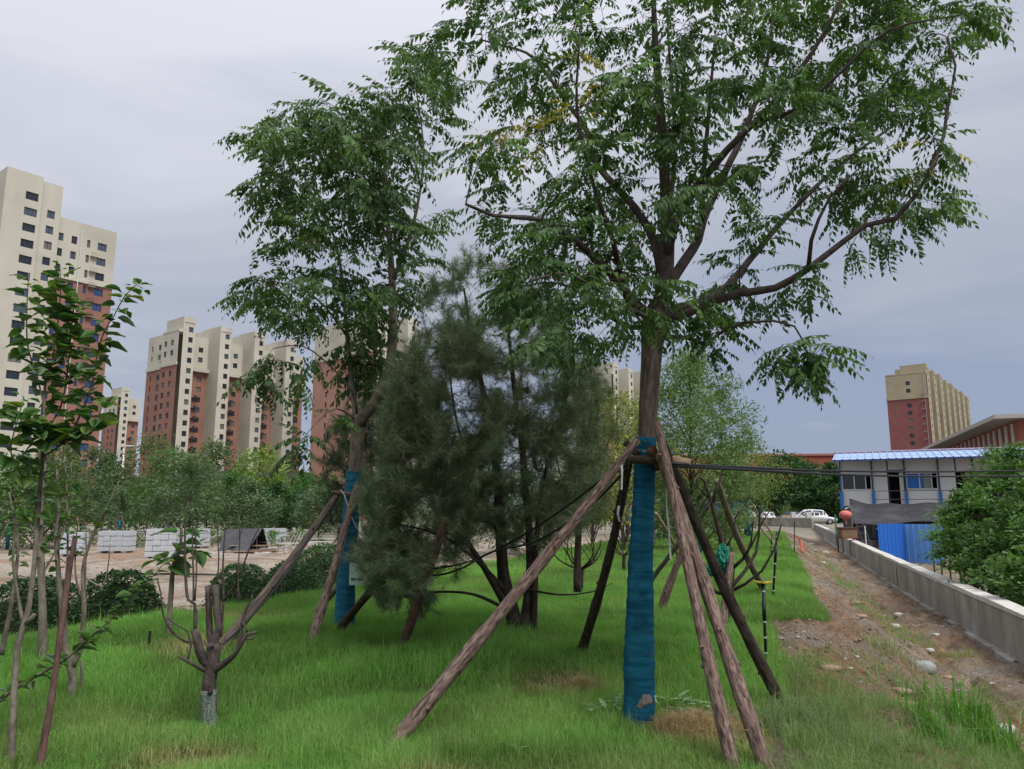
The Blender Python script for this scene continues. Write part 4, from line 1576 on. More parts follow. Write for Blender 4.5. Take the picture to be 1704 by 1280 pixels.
def truck():
    D = 108
    x = X(1212, D)
    t = thing('blue_truck', 'blue cargo truck beyond the bare pruned tree', 'truck', (x, D, .2), None, R(12))
    MB().box((0, 0, 1.9), (4.2, 2.2, 2.0)).build('cargo_box', BLUE, t, world=False)
    MB().box((2.9, 0, 1.5), (1.5, 2.1, 1.7)).build('cab', WHITE, t, world=False)
    MB().box((2.95, -1.06, 1.85), (.9, .03, .6)).build('window', GLASS, t, world=False)
    MB().box((0.4, 0, .75), (6.6, 1.6, .25)).build('chassis', FRAME, t, world=False)
    for sx in (-1.3, 2.7):
        for s in (-1, 1):
            MB().tube([(sx, s * .8, .45), (sx, s * 1.08, .45)], .45, 16).build('wheel', BLACK, t, True, world=False)


truck()

# ------------------------------------------------------------------ trees: building blocks
def leaflet(b, d, s, nrm, ln, wd, droop=0.15):
    """one folded leaflet: 6 vertices, 4 triangles"""
    m1 = b + d * ln * 0.42 - nrm * ln * droop * 0.25
    tip = b + d * ln - nrm * ln * droop
    V = [b, m1 + s * wd / 2 + nrm * wd * .12, m1 - s * wd / 2 + nrm * wd * .12, m1, tip]
    return V, [(0, 3, 1), (0, 2, 3), (1, 3, 4), (3, 2, 4)]


def frond_geo(seed, pairs=7, length=0.34, lf=0.068, colr=(0.045, 0.105, 0.022), yellow=False):
    r = np.random.default_rng(seed)
    V, Fc, C = [], [], []
    curve = 0.28 + 0.25 * r.random()

    def pt(u):
        return np.array((0.03 * math.sin(u * 3 + seed), u * length, -curve * length * u * u))
    up = np.array((0, 0, 1.0))
    n0 = 0
    # rachis: a thin 3-sided strip
    k = 5
    for i in range(k):
        p = pt(i / (k - 1))
        w = 0.0022 * (1 - 0.6 * i / (k - 1))
        V += [p + np.array((-w, 0, 0)), p + np.array((w, 0, 0)), p + np.array((0, 0, w * 1.5))]
        C += [np.array((0.10, 0.12, 0.04))] * 3
    for i in range(k - 1):
        for j in range(3):
            a, b = i * 3 + j, i * 3 + (j + 1) % 3
            Fc += [(a, b, b + 3), (a, b + 3, a + 3)]
    n0 = len(V)
    for i in range(pairs + 1):
        u = 0.22 + 0.78 * i / pairs
        for sgn in ((-1, 1) if i < pairs else (0,)):
            if r.random() < 0.06:
                continue
            p = pt(min(1, u + r.normal(0, .015)))
            ang = R(62 + r.normal(0, 9)) * sgn
            d = unit(np.array((math.sin(ang), math.cos(ang), -0.25 - 0.25 * r.random() - curve * u)))
            s = unit(np.cross(d, up + r.normal(0, .25, 3)))
            nn = np.cross(s, d)
            l = lf * (0.75 + 0.4 * math.sin(math.pi * min(1, u + .05))) * (0.85 + 0.3 * r.random())
            v, f = leaflet(p, d, s, nn, l, l * (0.42 + .08 * r.random()), 0.2 + 0.25 * r.random())
            c = np.array(colr) * (0.75 + 0.55 * r.random())
            V += v
            C += [c] * len(v)
            Fc += [tuple(q + n0 for q in t) for t in f]
            n0 += len(v)
    return np.array(V), np.array(Fc), np.concatenate((np.array(C), np.ones((len(C), 1))), 1)


def basis(d, nrm):
    d = unit(d)
    s = unit(np.cross(d, nrm))
    n = np.cross(s, d)
    return np.stack((s, d, n), 1)          # columns: x side, y along, z normal


def in_poly(poly, x, y):
    c = np.zeros(len(x), bool)
    j = len(poly) - 1
    for i in range(len(poly)):
        xi, yi = poly[i]
        xj, yj = poly[j]
        k = ((yi > y) != (yj > y)) & (x < (xj - xi) * (y - yi) / (yj - yi + 1e-9) + xi)
        c ^= k
        j = i
    return c


def grow(nodes, nrad, targets, rs, rmin=0.0022, sag=0.06, up_bias=0.35, r_rel=0.55, step=5, max_r=0.016):
    """join every target to the nearest branch by a curved twig; nodes (n,3)"""
    nodes = [np.asarray(p, float) for p in nodes]
    nrad = list(nrad)
    A = np.array(nodes)
    D = np.array([np.min(np.linalg.norm(A - t, axis=1)) for t in targets])
    out = []
    for ti in np.argsort(D):
        t = targets[ti]
        A = np.array(nodes)
        v = t - A
        dist = np.linalg.norm(v, axis=1)
        cost = dist + up_bias * np.maximum(0, -v[:, 2]) + 0.15 * dist * (np.array(nrad) > .05)
        i = int(np.argmin(cost))
        L = dist[i]
        if L < 1e-3:
            continue
        a = A[i]
        mid = a * 0.5 + t * 0.5 + np.array((rs.normal(0, .07) * L, rs.normal(0, .07) * L, 0.10 * L + rs.normal(0, .05) * L))
        u = np.linspace(0, 1, step)[:, None]
        pts = a * (1 - u) ** 2 + 2 * mid * u * (1 - u) + t * u ** 2
        pts[:, 2] -= sag * L * (u[:, 0] ** 3)
        r0 = min(nrad[i] * r_rel, rmin + 0.012 * L, max_r)
        rad = np.linspace(max(r0, rmin), rmin * 0.7, step)
        out.append((pts, rad))
        for p, r_ in zip(pts[1:], rad[1:]):
            nodes.append(p)
            nrad.append(r_)
    return out


def limb_nodes(limbs, step=0.12):
    """limbs: list of (list of (px,py,Y), r0, r1) -> smoothed 3-D paths and radii"""
    paths = []
    for pts, r0, r1 in limbs:
        p = resample(np.array([P(*q) for q in pts]), step)
        L = np.linspace(0, 1, len(p))
        paths.append((p, r0 + (r1 - r0) * L ** 0.8))
    return paths


def add_fronds(root, mats_xf, variants, n_obj=300, name='leaf'):
    """mats_xf: list of (B 3x3, position, scale, variant). The nearest n_obj become objects, the rest one stuff part."""
    o = OFF[root.name]
    order = sorted(range(len(mats_xf)), key=lambda i: np.linalg.norm(mats_xf[i][1] - np.array((0, 0, CAMZ))) + (8 if not in_view(mats_xf[i][1]) else 0))
    meshes = [new_mesh('leaf', V, Fc, [LEAF], None, False, {'col': ('FLOAT_COLOR', C)}) for V, Fc, C in variants]
    for i in order[:n_obj]:
        B, p, s, v = mats_xf[i]
        ob = link(name, meshes[v], root)
        m = Matrix.Identity(4)
        for r_ in range(3):
            for c in range(3):
                m[r_][c] = B[r_, c] * s
            m[r_][3] = p[r_] - o[r_]
        ob.matrix_basis = m
    Vs, Fs, Cs, n0 = [], [], [], 0
    for i in order[n_obj:]:
        B, p, s, v = mats_xf[i]
        V, Fc, C = variants[v]
        Vs.append((V * s) @ B.T + p - o)
        Fs.append(Fc + n0)
        Cs.append(C)
        n0 += len(V)
    if Vs:
        me = new_mesh('foliage', np.concatenate(Vs), np.concatenate(Fs), [LEAF], None, False, {'col': ('FLOAT_COLOR', np.concatenate(Cs))})
        tag(link('foliage', me, root), kind='stuff')


def in_view(p):
    y = p[1] * CP + (p[2] - CAMZ) * SP
    z = -p[1] * SP + (p[2] - CAMZ) * CP
    if y < .2:
        return False
    u, v = p[0] / y, z / y
    return abs(u) < .68 and abs(v) < .51


def wrap_tube(root, pts, rads, m, seed=1, bands=22, name='trunk_wrap', open_top=True):
    """cloth wound round a trunk: overlapping turns, wrinkles and a raw top edge"""
    p = resample(np.array(pts), 0.022)
    u = np.linspace(0, 1, len(pts))
    r = np.interp(np.linspace(0, 1, len(p)), u, rads)
    n = 36
    V, f, B = tube(p, r, n, 0, False)
    V = V.reshape(len(p), n, 3)
    ang = np.arange(n) * 2 * math.pi / n
    for i in range(len(p)):
        s = i / (len(p) - 1)
        turn = (s * bands + ang / (2 * math.pi) + 1.3 * fbm(np.full(n, s * 9.0 + seed), np.cos(ang) * .4 + 5, 2)) % 1.0
        w = 0.006 * (turn ** 3) + 0.010 * np.abs(fbm(np.cos(ang) * .9 + seed * 5 + 20, np.sin(ang) * .9 + s * 46 + .8 * ang + 20, 3) - .5) * 2
        w = w + 0.012 * (fbm(np.cos(ang) + 9 + seed, np.sin(ang) + s * 9 + 30, 2) - .5)
        d = V[i] - p[i]
        d /= np.linalg.norm(d, axis=1)[:, None]
        V[i] += d * w[:, None]
    return MB().add(V.reshape(-1, 3), f, B).build(name, m, root, True)


CLOTH = mat('teal_cloth', (0.006, 0.085, 0.155), (0.022, 0.175, 0.27), 5, 0.95, 0.8, 300, coords='bark', stretch=(1, 1, 8.0), lo=.33, hi=.60, c3=(0.012, 0.085, 0.14), s3=7, spec=.1)  # dark bands across are crease shade painted into the cloth colour
CLOTH_FAR = mat('faded_blue_cloth', (0.014, 0.11, 0.19), (0.036, 0.19, 0.27), 5, 0.95, 0.6, 200, coords='bark', stretch=(1, 1, 6.0), lo=.36, hi=.62, spec=.1)
RIBBON = mat('pale_ribbon', (0.55, 0.56, 0.53), (0.48, 0.50, 0.47), 8, .7)
WIRE = mat('wire', (0.4, 0.41, 0.42), rough=.4, metal=.7)


# ------------------------------------------------------------------ the big tree
TB = G(1062, 1205)
TY = float(TB[1])
print('trunk base', TB)


def big_tree():
    root = thing('goldenrain_tree', 'large leafy tree with its trunk wound in dark teal cloth up to the props', 'tree', TB)
    Y = TY
    trunk = [(1061, 1216, Y), (1063, 1100, Y), (1066, 950, Y + .02), (1072, 800, Y + .03), (1076, 720, Y + .03), (1081, 640, Y), (1085, 585, Y), (1089, 548, Y), (1094, 520, Y), (1100, 500, Y)]
    tp = [P(*q) for q in trunk]
    rad = [.092, .084, .075, .066, .070, .078, .088, .102, .096, .060]
    # limbs (photograph pixel, distance) -> real points in space
    limbs = [
        ([(1098, 512, Y), (1106, 470, Y - .02), (1110, 400, Y), (1108, 323, Y), (1099, 191, Y - .15), (1090, 60, Y - .3), (1085, -70, Y - .4)], 0.0708, 0.0138),
        ([(1108, 500, Y), (1116, 470, Y + .05), (1161, 400, Y + .25), (1170, 365, Y + .3), (1200, 300, Y + .4), (1240, 215, Y + .55), (1275, 110, Y + .7), (1290, -20, Y + .8)], 0.0472, 0.0115),
        ([(1168, 370, Y + .28), (1170, 300, Y + .15), (1180, 180, Y + .05), (1190, 60, Y)], 0.0260, 0.0092),
        ([(1106, 440, Y), (1125, 370, Y - .15), (1150, 325, Y - .25), (1210, 250, Y - .4), (1280, 179, Y - .55), (1350, 90, Y - .7), (1403, -5, Y - .85)], 0.0425, 0.0115),
        ([(1100, 520, Y), (1150, 508, Y + .1), (1200, 485, Y + .3), (1250, 430, Y + .6), (1300, 370, Y + .85), (1380, 290, Y + 1.1), (1450, 235, Y + 1.25), (1530, 180, Y + 1.4)], 0.0401, 0.0103),
        ([(1098, 530, Y), (1130, 527, Y - .1), (1170, 510, Y - .2), (1230, 488, Y - .35), (1290, 480, Y - .45), (1345, 447, Y - .55), (1400, 405, Y - .6), (1440, 375, Y - .65), (1490, 364, Y - .7), (1520, 330, Y - .7), (1545, 290, Y - .7), (1570, 228, Y - .7), (1577, 180, Y - .7), (1590, 110, Y - .72), (1577, 62, Y - .74)], 0.0389, 0.0069),
        ([(1090, 530, Y), (1050, 502, Y - .15), (1035, 475, Y - .25), (990, 430, Y - .5), (950, 395, Y - .7), (900, 366, Y - .9), (817, 358, Y - 1.1), (775, 340, Y - 1.25)], 0.0496, 0.0092),
        ([(1100, 450, Y), (1088, 400, Y + .15), (1060, 350, Y + .25), (1011, 296, Y + .4), (987, 264, Y + .5), (976, 217, Y + .55), (950, 180, Y + .6), (905, 117, Y + .7), (876, 88, Y + .75), (803, 67, Y + .9)], 0.0425, 0.0080),
        ([(1104, 420, Y), (1118, 320, Y + .3), (1122, 205, Y + .5), (1112, 60, Y + .6), (1110, -60, Y + .7)], 0.0236, 0.0080),
        ([(1104, 560, Y), (1142, 562, Y - .1), (1174, 573, Y - .2), (1202, 552, Y - .3), (1237, 537, Y - .4), (1287, 534, Y - .5), (1322, 543, Y - .55), (1338, 570, Y - .6)], 0.0189, 0.0057),
        ([(1088, 540, Y), (1050, 545, Y + .2), (1005, 520, Y + .35), (955, 480, Y + .5), (905, 470, Y + .6), (860, 480, Y + .7)], 0.0260, 0.0069),
        ([(1092, 535, Y), (1060, 520, Y - .4), (1020, 500, Y - .7), (975, 470, Y - .95), (930, 455, Y - 1.1), (880, 470, Y - 1.25)], 0.0236, 0.0057),
        ([(1035, 470, Y - .25), (1020, 400, Y - .5), (985, 300, Y - .8), (960, 180, Y - 1.0), (965, 60, Y - 1.2)], 0.0212, 0.0069),
        ([(1270, 200, Y - .5), (1330, 180, Y - .8), (1400, 120, Y - 1.0), (1480, 50, Y - 1.2), (1600, 25, Y - 1.3)], 0.0165, 0.0046),
        ([(1345, 447, Y - .55), (1350, 400, Y - .7), (1380, 330, Y - .8), (1430, 280, Y - .9)], 0.0165, 0.0057),
    ]
    # trunk as one piece, then the limbs
    tr = resample(np.array([np.append(p, r) for p, r in zip(tp, rad)]), 0.05)
    MB().tube(tr[:, :3], tr[:, 3], 22, .13, seed=3).build('trunk', BARK_TREE, root, True)
    poly = [(700, 60), (735, 0), (770, -110), (1500, -110), (1645, 15), (1612, 60), (1560, 100), (1590, 190), (1580, 330), (1540, 372), (1460, 395), (1370, 430), (1345, 470), (1290, 515), (1200, 535), (1130, 560), (1080, 560), (1000, 570), (955, 575), (900, 540), (840, 500), (820, 450), (860, 410), (800, 350), (745, 300), (735, 260), (800, 200), (790, 160), (730, 120)]
    holes = [(885, 318, 40, .6, 1), (860, 250, 30, .6, .7), (790, 180, 42, 2.0, .85), (765, 300, 30, 1.5, .8), (1180, 370, 50, 1.2, .92), (1240, 420, 75, .7, .92), (1310, 405, 50, .9, .92), (1150, 450, 50, 1, .9), (1200, 250, 25, 1.5, .7), (1090, 430, 50, 1.3, .7), (1040, 400, 40, 1, .5), (1290, 215, 30, 1, .7), (1000, 80, 20, 1, .5), (1120, 545, 50, .5, .7), (1370, 405, 40, .8, .9), (1330, 60, 30, 1.2, .6), (1560, 250, 30, 2, .7)]
    extra = [(1300, 575, Y - .5), (1330, 580, Y - .6), (1355, 590, Y - .6), (1320, 605, Y - .55), (1345, 620, Y - .6), (1290, 590, Y - .5), (1375, 575, Y - .7), (1170, 552, Y - .2), (1205, 540, Y - .3), (1185, 575, Y - .15), (1555, 335, Y - .7), (1530, 360, Y - .7), (1470, 395, Y - .65), (1605, 25, Y - 1.3), (990, 560, Y - .4), (885, 570, Y - .9), (930, 560, Y - .5)]
    ys = [(965, 130, Y - .3, .32), (855, 220, Y - .6, .25), (1440, 20, Y - .8, .22), (1475, 80, Y - .8, .22), (1318, 215, Y - .3, .18), (1535, 268, Y - .7, .13), (1100, 170, Y - .6, .12)]
    paths_root = root
    frond_tree2(paths_root, limbs, poly, 385, Y - .1, 1.25, 4, 9, holes, .82, (0.041, 0.098, 0.025), extra, ys)
    # cloth wrap with its torn window near the ground, wire tie and pin
    wp = [P(*q) for q in ((1061, 1206, Y), (1063, 1170, Y), (1064, 1100, Y), (1066, 950, Y + .02), (1072, 800, Y + .03), (1075, 729, Y + .03))]
    wrap_tube(root, wp, [.108, .107, .098, .086, .077, .074], CLOTH, 2)
    tear = MB()
    c = P(1073, 1160, Y - .135)
    V, f, B = tube([c + np.array((0, 0, -.055)), c + np.array((0.004, 0, -.03)), c + np.array((.006, 0, 0)), c + np.array((.006, 0, .03)), c + np.array((.01, 0, .05))], [.02, .06, .072, .062, .02], 14, .2)
    ax = P(1063, 1160, Y)
    V, f = [], []
    for i in range(9):
        for j in range(9):
            u, v = i / 4 - 1, j / 4 - 1
            k_ = 1 + .25 * math.sin(3 * u + 2 * v)
            a = .30 + .55 * u * math.sqrt(max(0, 1 - .5 * v * v)) * k_
            zz = .046 * v * math.sqrt(max(0, 1 - .5 * u * u)) * k_ + .01 * u
            r_ = .121 + .004 * math.sin(7 * u + 5 * v) - .012 * max(abs(u), abs(v)) ** 4
            V.append(ax + np.array((r_ * math.sin(a), -r_ * math.cos(a), zz)))
    f = [(i * 9 + j, (i + 1) * 9 + j, (i + 1) * 9 + j + 1, i * 9 + j + 1) for i in range(8) for j in range(8)]
    tear.add(V, f, np.array(V) * 1.0)
    tear.build('bare_bark', mat('torn_bark', (0.08, 0.07, 0.06), (0.24, 0.21, 0.18), 30, .95, .8, 60, coords='bark', stretch=(1, 1, .3)), root, True)
    wb = MB()
    ring = [P(1074, 752, Y + .03) + np.array((.081 * math.cos(a), .081 * math.sin(a), .004 * math.sin(a * 2))) for a in np.linspace(0, 2 * math.pi, 30)]
    wb.tube(ring, .0025, 5)
    cc = P(1071, 751, Y - .057)
    wb.tube([cc + np.array((.012 * math.cos(a), 0, .009 * math.sin(a))) for a in np.linspace(0, 2 * math.pi, 12)], .002, 5)
    wb.build('wire_tie', WIRE, root, True)
    for py_, r_ in ((905, .098), (1085, .114)):
        k_ = P(1066 + (1000 - py_) * .03, py_, Y + .01)
        MB().tube([k_ + np.array((r_ * math.cos(a), r_ * math.sin(a), .012 * math.sin(a + 1))) for a in np.linspace(0, 2 * math.pi, 32)], .003, 5).build('tie_string', mat('tie_dark', (.02, .05, .07), rough=.8), root, True)
    MB().tube([P(1074, 734, Y - .055), P(1074, 734, Y - .068)], .004, 6).build('pin', WIRE, root)
    # the thick collar where the limbs were cut
    kn = MB()
    rs = np.random.default_rng(8)
    for k in range(9):
        a = rs.random() * 6.28
        p = P(1092 + rs.normal(0, 10), 530 + rs.normal(0, 12), Y) + np.array((.07 * math.cos(a), .07 * math.sin(a), 0))
        kn.tube([p, p + np.array((.03 * math.cos(a), .03 * math.sin(a), .03))], [.032, .018], 8, .2, seed=k)
    kn.build('knots', BARK_TREE, root, True)
    return root


def frond_tree2(root, limbs, poly, n, y0, dy, seed, per, holes, fs, colr, extra, ys, limb_mat=None, n_obj=300, sag=.06, hang=.28):
    rs = np.random.default_rng(seed)
    paths = limb_nodes(limbs)
    for i, (p, r) in enumerate(paths):
        MB().tube(p, r, 10, 0.12, seed=seed + i).build('limb', limb_mat or BARK_LIMB, root, True)
    nodes = np.concatenate([p[3:] for p, r in paths])
    nr = np.concatenate([r[3:] for p, r in paths])
    T = []
    xs = [q[0] for q in poly]
    yy = [q[1] for q in poly]
    tries = 0
    while len(T) < n and tries < 80000:
        tries += 1
        px, py = rs.uniform(min(xs), max(xs)), rs.uniform(min(yy), max(yy))
        if not in_poly(poly, np.array([px]), np.array([py]))[0]:
            continue
        if any(((px - hx) / hr) ** 2 + ((py - hy) / (hr * ha)) ** 2 < 1 and rs.random() < hp for hx, hy, hr, ha, hp in holes):
            continue
        c = P(px, py, y0 + dy * np.clip(rs.normal(0, 0.55), -1.1, 1.1))
        if T and np.min(np.linalg.norm(np.array(T) - c, axis=1)) < 0.14:
            continue
        T.append(c)
    T += [P(*e) for e in extra]
    twigs = grow(nodes, nr, T, rs, sag=sag)
    tw = MB()
    for p, r in twigs:
        tw.tube(p, r, 4, 0, False)
    tag(tw.build('twigs', limb_mat or BARK_LIMB, root, True), kind='stuff')
    colr = np.array(colr)
    variants = [frond_geo(seed * 10 + i, pairs=6 + i % 3, length=.28 + .03 * i, lf=.058 + .005 * i, colr=colr * np.array((.8 + .16 * i, .84 + .09 * i, .8 + .16 * i))) for i in range(5)]
    variants += [frond_geo(seed * 10 + 7, pairs=6, colr=(0.26, 0.24, 0.03)), frond_geo(seed * 10 + 8, pairs=6, colr=colr * np.array((2.0, 1.7, 1.6)))]
    ctr = np.mean(T, axis=0)
    ysp = [(P(*y_[:3]), y_[3]) for y_ in ys]
    xf = []
    for p, r in twigs:
        t = unit(p[-1] - p[-3])
        bright = rs.random() < 0.22
        for j in range(per):
            u = 1.0 if j < per // 2 else rs.uniform(0.4, 1.0)
            q = np.array([np.interp(u * (len(p) - 1), np.arange(len(p)), p[:, c]) for c in range(3)])
            a = rs.random() * 2 * math.pi
            outw = np.array((q[0] - ctr[0], q[1] - ctr[1], 0))
            outw = outw / (1 + np.linalg.norm(outw))
            d = unit(np.array((math.cos(a), math.sin(a), rs.normal(0.0, 0.3) - hang * 0.5)) + 0.5 * t + 0.5 * outw)
            nrm = unit(np.array((rs.normal(0, .35), rs.normal(0, .35), 1.0)))
            v = 6 if bright and rs.random() < .7 else int(rs.integers(0, 5))
            if any(np.linalg.norm(q - c) < rr for c, rr in ysp) and rs.random() < .75:
                v = 5
            xf.append((basis(d, nrm), q, fs * rs.uniform(0.7, 1.15), v))
    add_fronds(root, xf, variants, n_obj)


big_tree()


def second_tree():
    b = G(574, 1045)
    Y = float(b[1])
    print('tree2', b)
    root = thing('goldenrain_tree', 'slender leafy tree with a faded blue cloth wrap left of the pine', 'tree', b)
    tp = [(572, 1052, Y), (578, 930, Y), (585, 840, Y), (591, 775, Y), (597, 705, Y), (598, 690, Y)]
    rad = [.09, .076, .070, .072, .080, .05]
    tr = resample(np.array([np.append(P(*p), r) for p, r in zip(tp, rad)]), 0.07)
    MB().tube(tr[:, :3], tr[:, 3], 14, .12, seed=5).build('trunk', BARK_GREY, root, True)
    limbs = [
        ([(597, 712, Y), (604, 695, Y - .05), (625, 668, Y - .1), (645, 625, Y - .15), (654, 560, Y - .2), (652, 470, Y - .2), (648, 400, Y - .2), (640, 320, Y - .2), (642, 230, Y - .2), (640, 165, Y - .2)], .070, .010),
        ([(596, 700, Y), (587, 650, Y + .1), (578, 560, Y + .25), (570, 470, Y + .35), (558, 400, Y + .45), (540, 360, Y + .5), (520, 290, Y + .6)], .040, .008),
        ([(652, 470, Y - .2), (680, 400, Y - .35), (697, 330, Y - .5), (705, 250, Y - .6), (690, 130, Y - .7)], .026, .006),
        ([(578, 560, Y + .25), (540, 510, Y), (500, 480, Y - .2), (440, 465, Y - .5)], .018, .005),
        ([(594, 690, Y), (585, 650, Y - .2), (540, 600, Y - .5), (500, 575, Y - .7), (455, 580, Y - .9)], .016, .005),
        ([(594, 700, Y), (560, 680, Y - .4), (530, 700, Y - .6), (500, 735, Y - .8)], .012, .004),
        ([(648, 400, Y - .2), (610, 330, Y + .2), (580, 250, Y + .5), (560, 180, Y + .7)], .022, .006),
        ([(645, 330, Y - .2), (600, 290, Y - .5), (540, 240, Y - .8), (480, 210, Y - .9)], .016, .005),
        ([(654, 560, Y - .2), (690, 500, Y + .2), (730, 450, Y + .4)], .014, .005),
    ]
    poly = [(408, 215), (445, 195), (480, 165), (545, 172), (600, 145), (625, 150), (665, 130), (690, 60), (715, 70), (735, 150), (738, 230), (745, 300), (740, 345), (725, 380), (735, 410), (695, 460), (650, 500), (640, 560), (590, 570), (560, 500), (500, 545), (440, 530), (400, 515), (405, 440), (470, 420), (470, 385), (430, 330), (425, 290), (450, 260)]
    holes = [(720, 230, 38, 3, .65), (715, 400, 40, 1.5, .6), (680, 330, 28, 1.2, .8), (560, 430, 40, .8, .7), (470, 440, 40, .6, .5), (610, 440, 20, 2, .6), (560, 540, 30, 1.5, .7), (700, 400, 30, .8, .5)]
    extra = [(440, 600, Y - .9), (455, 580, Y - .9), (430, 615, Y - .9), (470, 600, Y - .8), (450, 640, Y - 1), (500, 640, Y - .7), (520, 600, Y - .6), (510, 725, Y - .8), (495, 745, Y - .8), (530, 700, Y - .6), (560, 690, Y - .5), (600, 600, Y + .3), (625, 590, Y + .4), (610, 630, Y + .4), (580, 600, Y + .3), (640, 600, Y + .5), (690, 80, Y - .7), (590, 570, Y + .4), (620, 560, Y + .5), (600, 640, Y + .5), (640, 630, Y + .6), (625, 610, Y + .2), (570, 620, Y + .4), (560, 580, Y + .1), (650, 580, Y + .4), (420, 300, Y - .5), (415, 220, Y - .6)]
    frond_tree2(root, limbs, poly, 205, Y - .1, 1.2, 6, 9, holes, 1.05, (0.042, 0.095, 0.027), extra, [(500, 385, Y - .4, .2)], BARK_GREY, 300)
    wp = [P(*q) for q in ((572, 1046, Y), (575, 980, Y), (579, 920, Y), (585, 840, Y), (590, 785, Y))]
    wrap_tube(root, wp, [.108, .10, .095, .087, .086], CLOTH_FAR, 4, 18)
    return Y


Y2 = second_tree()


# ------------------------------------------------------------------ props, crossbars, ties
def prop(a, b, r0, r1, m, label, group, name='support_prop', lump=.22, knots=4, seed=1, bury=.12):
    a, b = np.asarray(a, float), np.asarray(b, float)
    d = unit(b - a)
    L = np.linalg.norm(b - a)
    rs = np.random.default_rng(seed)
    t = thing(name, label, 'support pole', a, group)
    n = max(8, int(L / .05))
    u = np.linspace(-bury / L, 1, n)
    side = unit(np.cross(d, (0, 0, 1)))
    side2 = np.cross(side, d)
    bow = 0.012 * L
    pts = a + np.outer(u * L, d) + np.outer(bow * np.sin(u * 5 + seed) * .5, side) + np.outer(bow * np.sin(u * 3 + 2 * seed), side2)
    rad = (r0 + (r1 - r0) * u) * (1 + 0.05 * np.sin(u * L * 9 + seed))
    MB().tube(pts, rad, 14, lump * .5, seed=seed).build('pole', m, t, True)
    for k in range(knots):
        q = pts[int((k + rs.random()) / knots * (n - 1))]
        w = rs.random() * 6.28
        s = side * math.cos(w) + side2 * math.sin(w)
        rr = r0 * .9
        MB().tube([q + s * rr * .5, q + s * rr * 1.25 + d * rr * .2], [rr * .42, rr * .26], 7, .2, seed=k).build('knot', m, t, True)
    return t


g1 = 'timber props around the big tree'
prop(G(657, 1250), P(1056, 728, TY - .10), .052, .031, BARK_POLE, 'longest pinkish timber prop leaning from the lower left lawn to the big trunk', g1, seed=1, knots=7)
prop(G(970, 1082), P(1050, 772, TY + .12), .046, .034, BARK_DARK, 'dark prop standing behind the big trunk on its left', g1, seed=2)
prop(G(1222, 1282), P(1088, 704, TY - .16), .046, .030, BARK_POLE, 'left of the two bark-covered props close together in front of the big trunk', g1, seed=3, knots=6)
prop(G(1272, 1282), P(1101, 752, TY - .20), .050, .036, BARK_POLE, 'right of the two bark-covered props close together in front of the big trunk', g1, seed=4, knots=6)
prop(G(1304, 1178), P(1100, 738, TY + .0), .046, .034, BARK_DARK, 'dark brown prop footing in weeds right of the big trunk', g1, seed=5)
g2 = 'crossbars lashed to the big tree'
t = prop(P(1040, 764, TY - .11), P(1146, 770, TY - .13), .030, .036, BARK_DARK, 'dark horizontal log lashed across the front of the big trunk', g2, 'crossbar', seed=6, bury=.02, knots=2)
MB().tube([P(1118, 768, TY - .14), P(1148, 771, TY - .14)], [.039, .037], 10, .25, seed=4).build('pale_end', WOOD_PALE, t, True)
prop(P(1042, 738, TY - .06), P(1062, 756, TY - .10), .024, .026, BARK_DARK, 'short stub of log crossing the top of the long left prop', g2, 'crossbar', seed=7, bury=.01, knots=1)
prop(P(1086, 748, TY - .14), P(1096, 778, TY - .02), .034, .034, mat('rusty_bark', (.09, .03, .015), (.17, .07, .035), 20, .9, .5, coords='bark'), 'short rust-brown log end between the wrap and the front props', g2, 'crossbar', seed=8, bury=.01, knots=0)


def ribbon(pts, w, label, name='tie_ribbon', m=RIBBON, group='pale ties on the props'):
    p = resample(np.array([P(*q) for q in pts]), .03)
    V, f = [], []
    for i, q in enumerate(p):
        s = np.array((math.cos(.8 * math.sin(i * .35)), math.sin(.8 * math.sin(i * .35)), 0)) * w / 2
        V += [q - s, q + s]
    f = [(2 * i, 2 * i + 1, 2 * i + 3, 2 * i + 2) for i in range(len(p) - 1)]
    o = link(name, new_mesh(name, V, f, [m]))
    sm = o.modifiers.new('thick', 'SOLIDIFY')
    sm.thickness = 0.002
    return tag(o, label, 'tie', group)


ribbon([(1034, 768, TY - .15), (1035, 790, TY - .15), (1034, 815, TY - .15)], .018, 'short white plastic strip hanging left of the teal wrap')
ribbon([(1106, 788, TY - .24), (1116, 790, TY - .25), (1110, 806, TY - .22), (1109, 840, TY - .2), (1113, 880, TY - .2), (1116, 930, TY - .2)], .013, 'long pale cord hanging from the two front props')
ribbon([(1030, 842, TY + .25), (1028, 856, TY + .2), (1031, 868, TY + .2)], .02, 'white rag tied round the dark prop behind the big trunk')

g3 = 'timber props around the left wrapped tree'
prop(G(368, 1080), P(562, 822, Y2 - .1), .052, .036, BARK, 'long prop leaning from the pruned stub tree to the left wrapped tree', g3, seed=11)
prop(G(517, 1068), P(597, 808, Y2 - .12), .048, .034, BARK_POLE, 'pale prop standing just left of the blue wrapped trunk', g3, seed=12)
prop(G(562, 1055), P(632, 962, Y2 - .9), .044, .040, BARK_DARK, 'dark stub prop leaning right past the foot of the blue wrapped trunk', g3, seed=13)
prop(G(523, 1024), P(588, 940, Y2 + .35), .034, .032, BARK_GREY, 'thin prop behind the blue wrapped trunk', g3, seed=14)
g4 = 'crossbars lashed to the left wrapped tree'
prop(P(553, 818, Y2 - .14), P(612, 826, Y2 - .12), .022, .022, BARK_POLE, 'thin crossbar tied across the blue wrapped trunk', g4, 'crossbar', seed=15, knots=1, bury=.01)
prop(P(594, 824, Y2 - .16), P(609, 829, Y2 - .1), .026, .026, BARK, 'short log end right of the blue wrapped trunk', g4, 'crossbar', seed=16, knots=0, bury=.01)
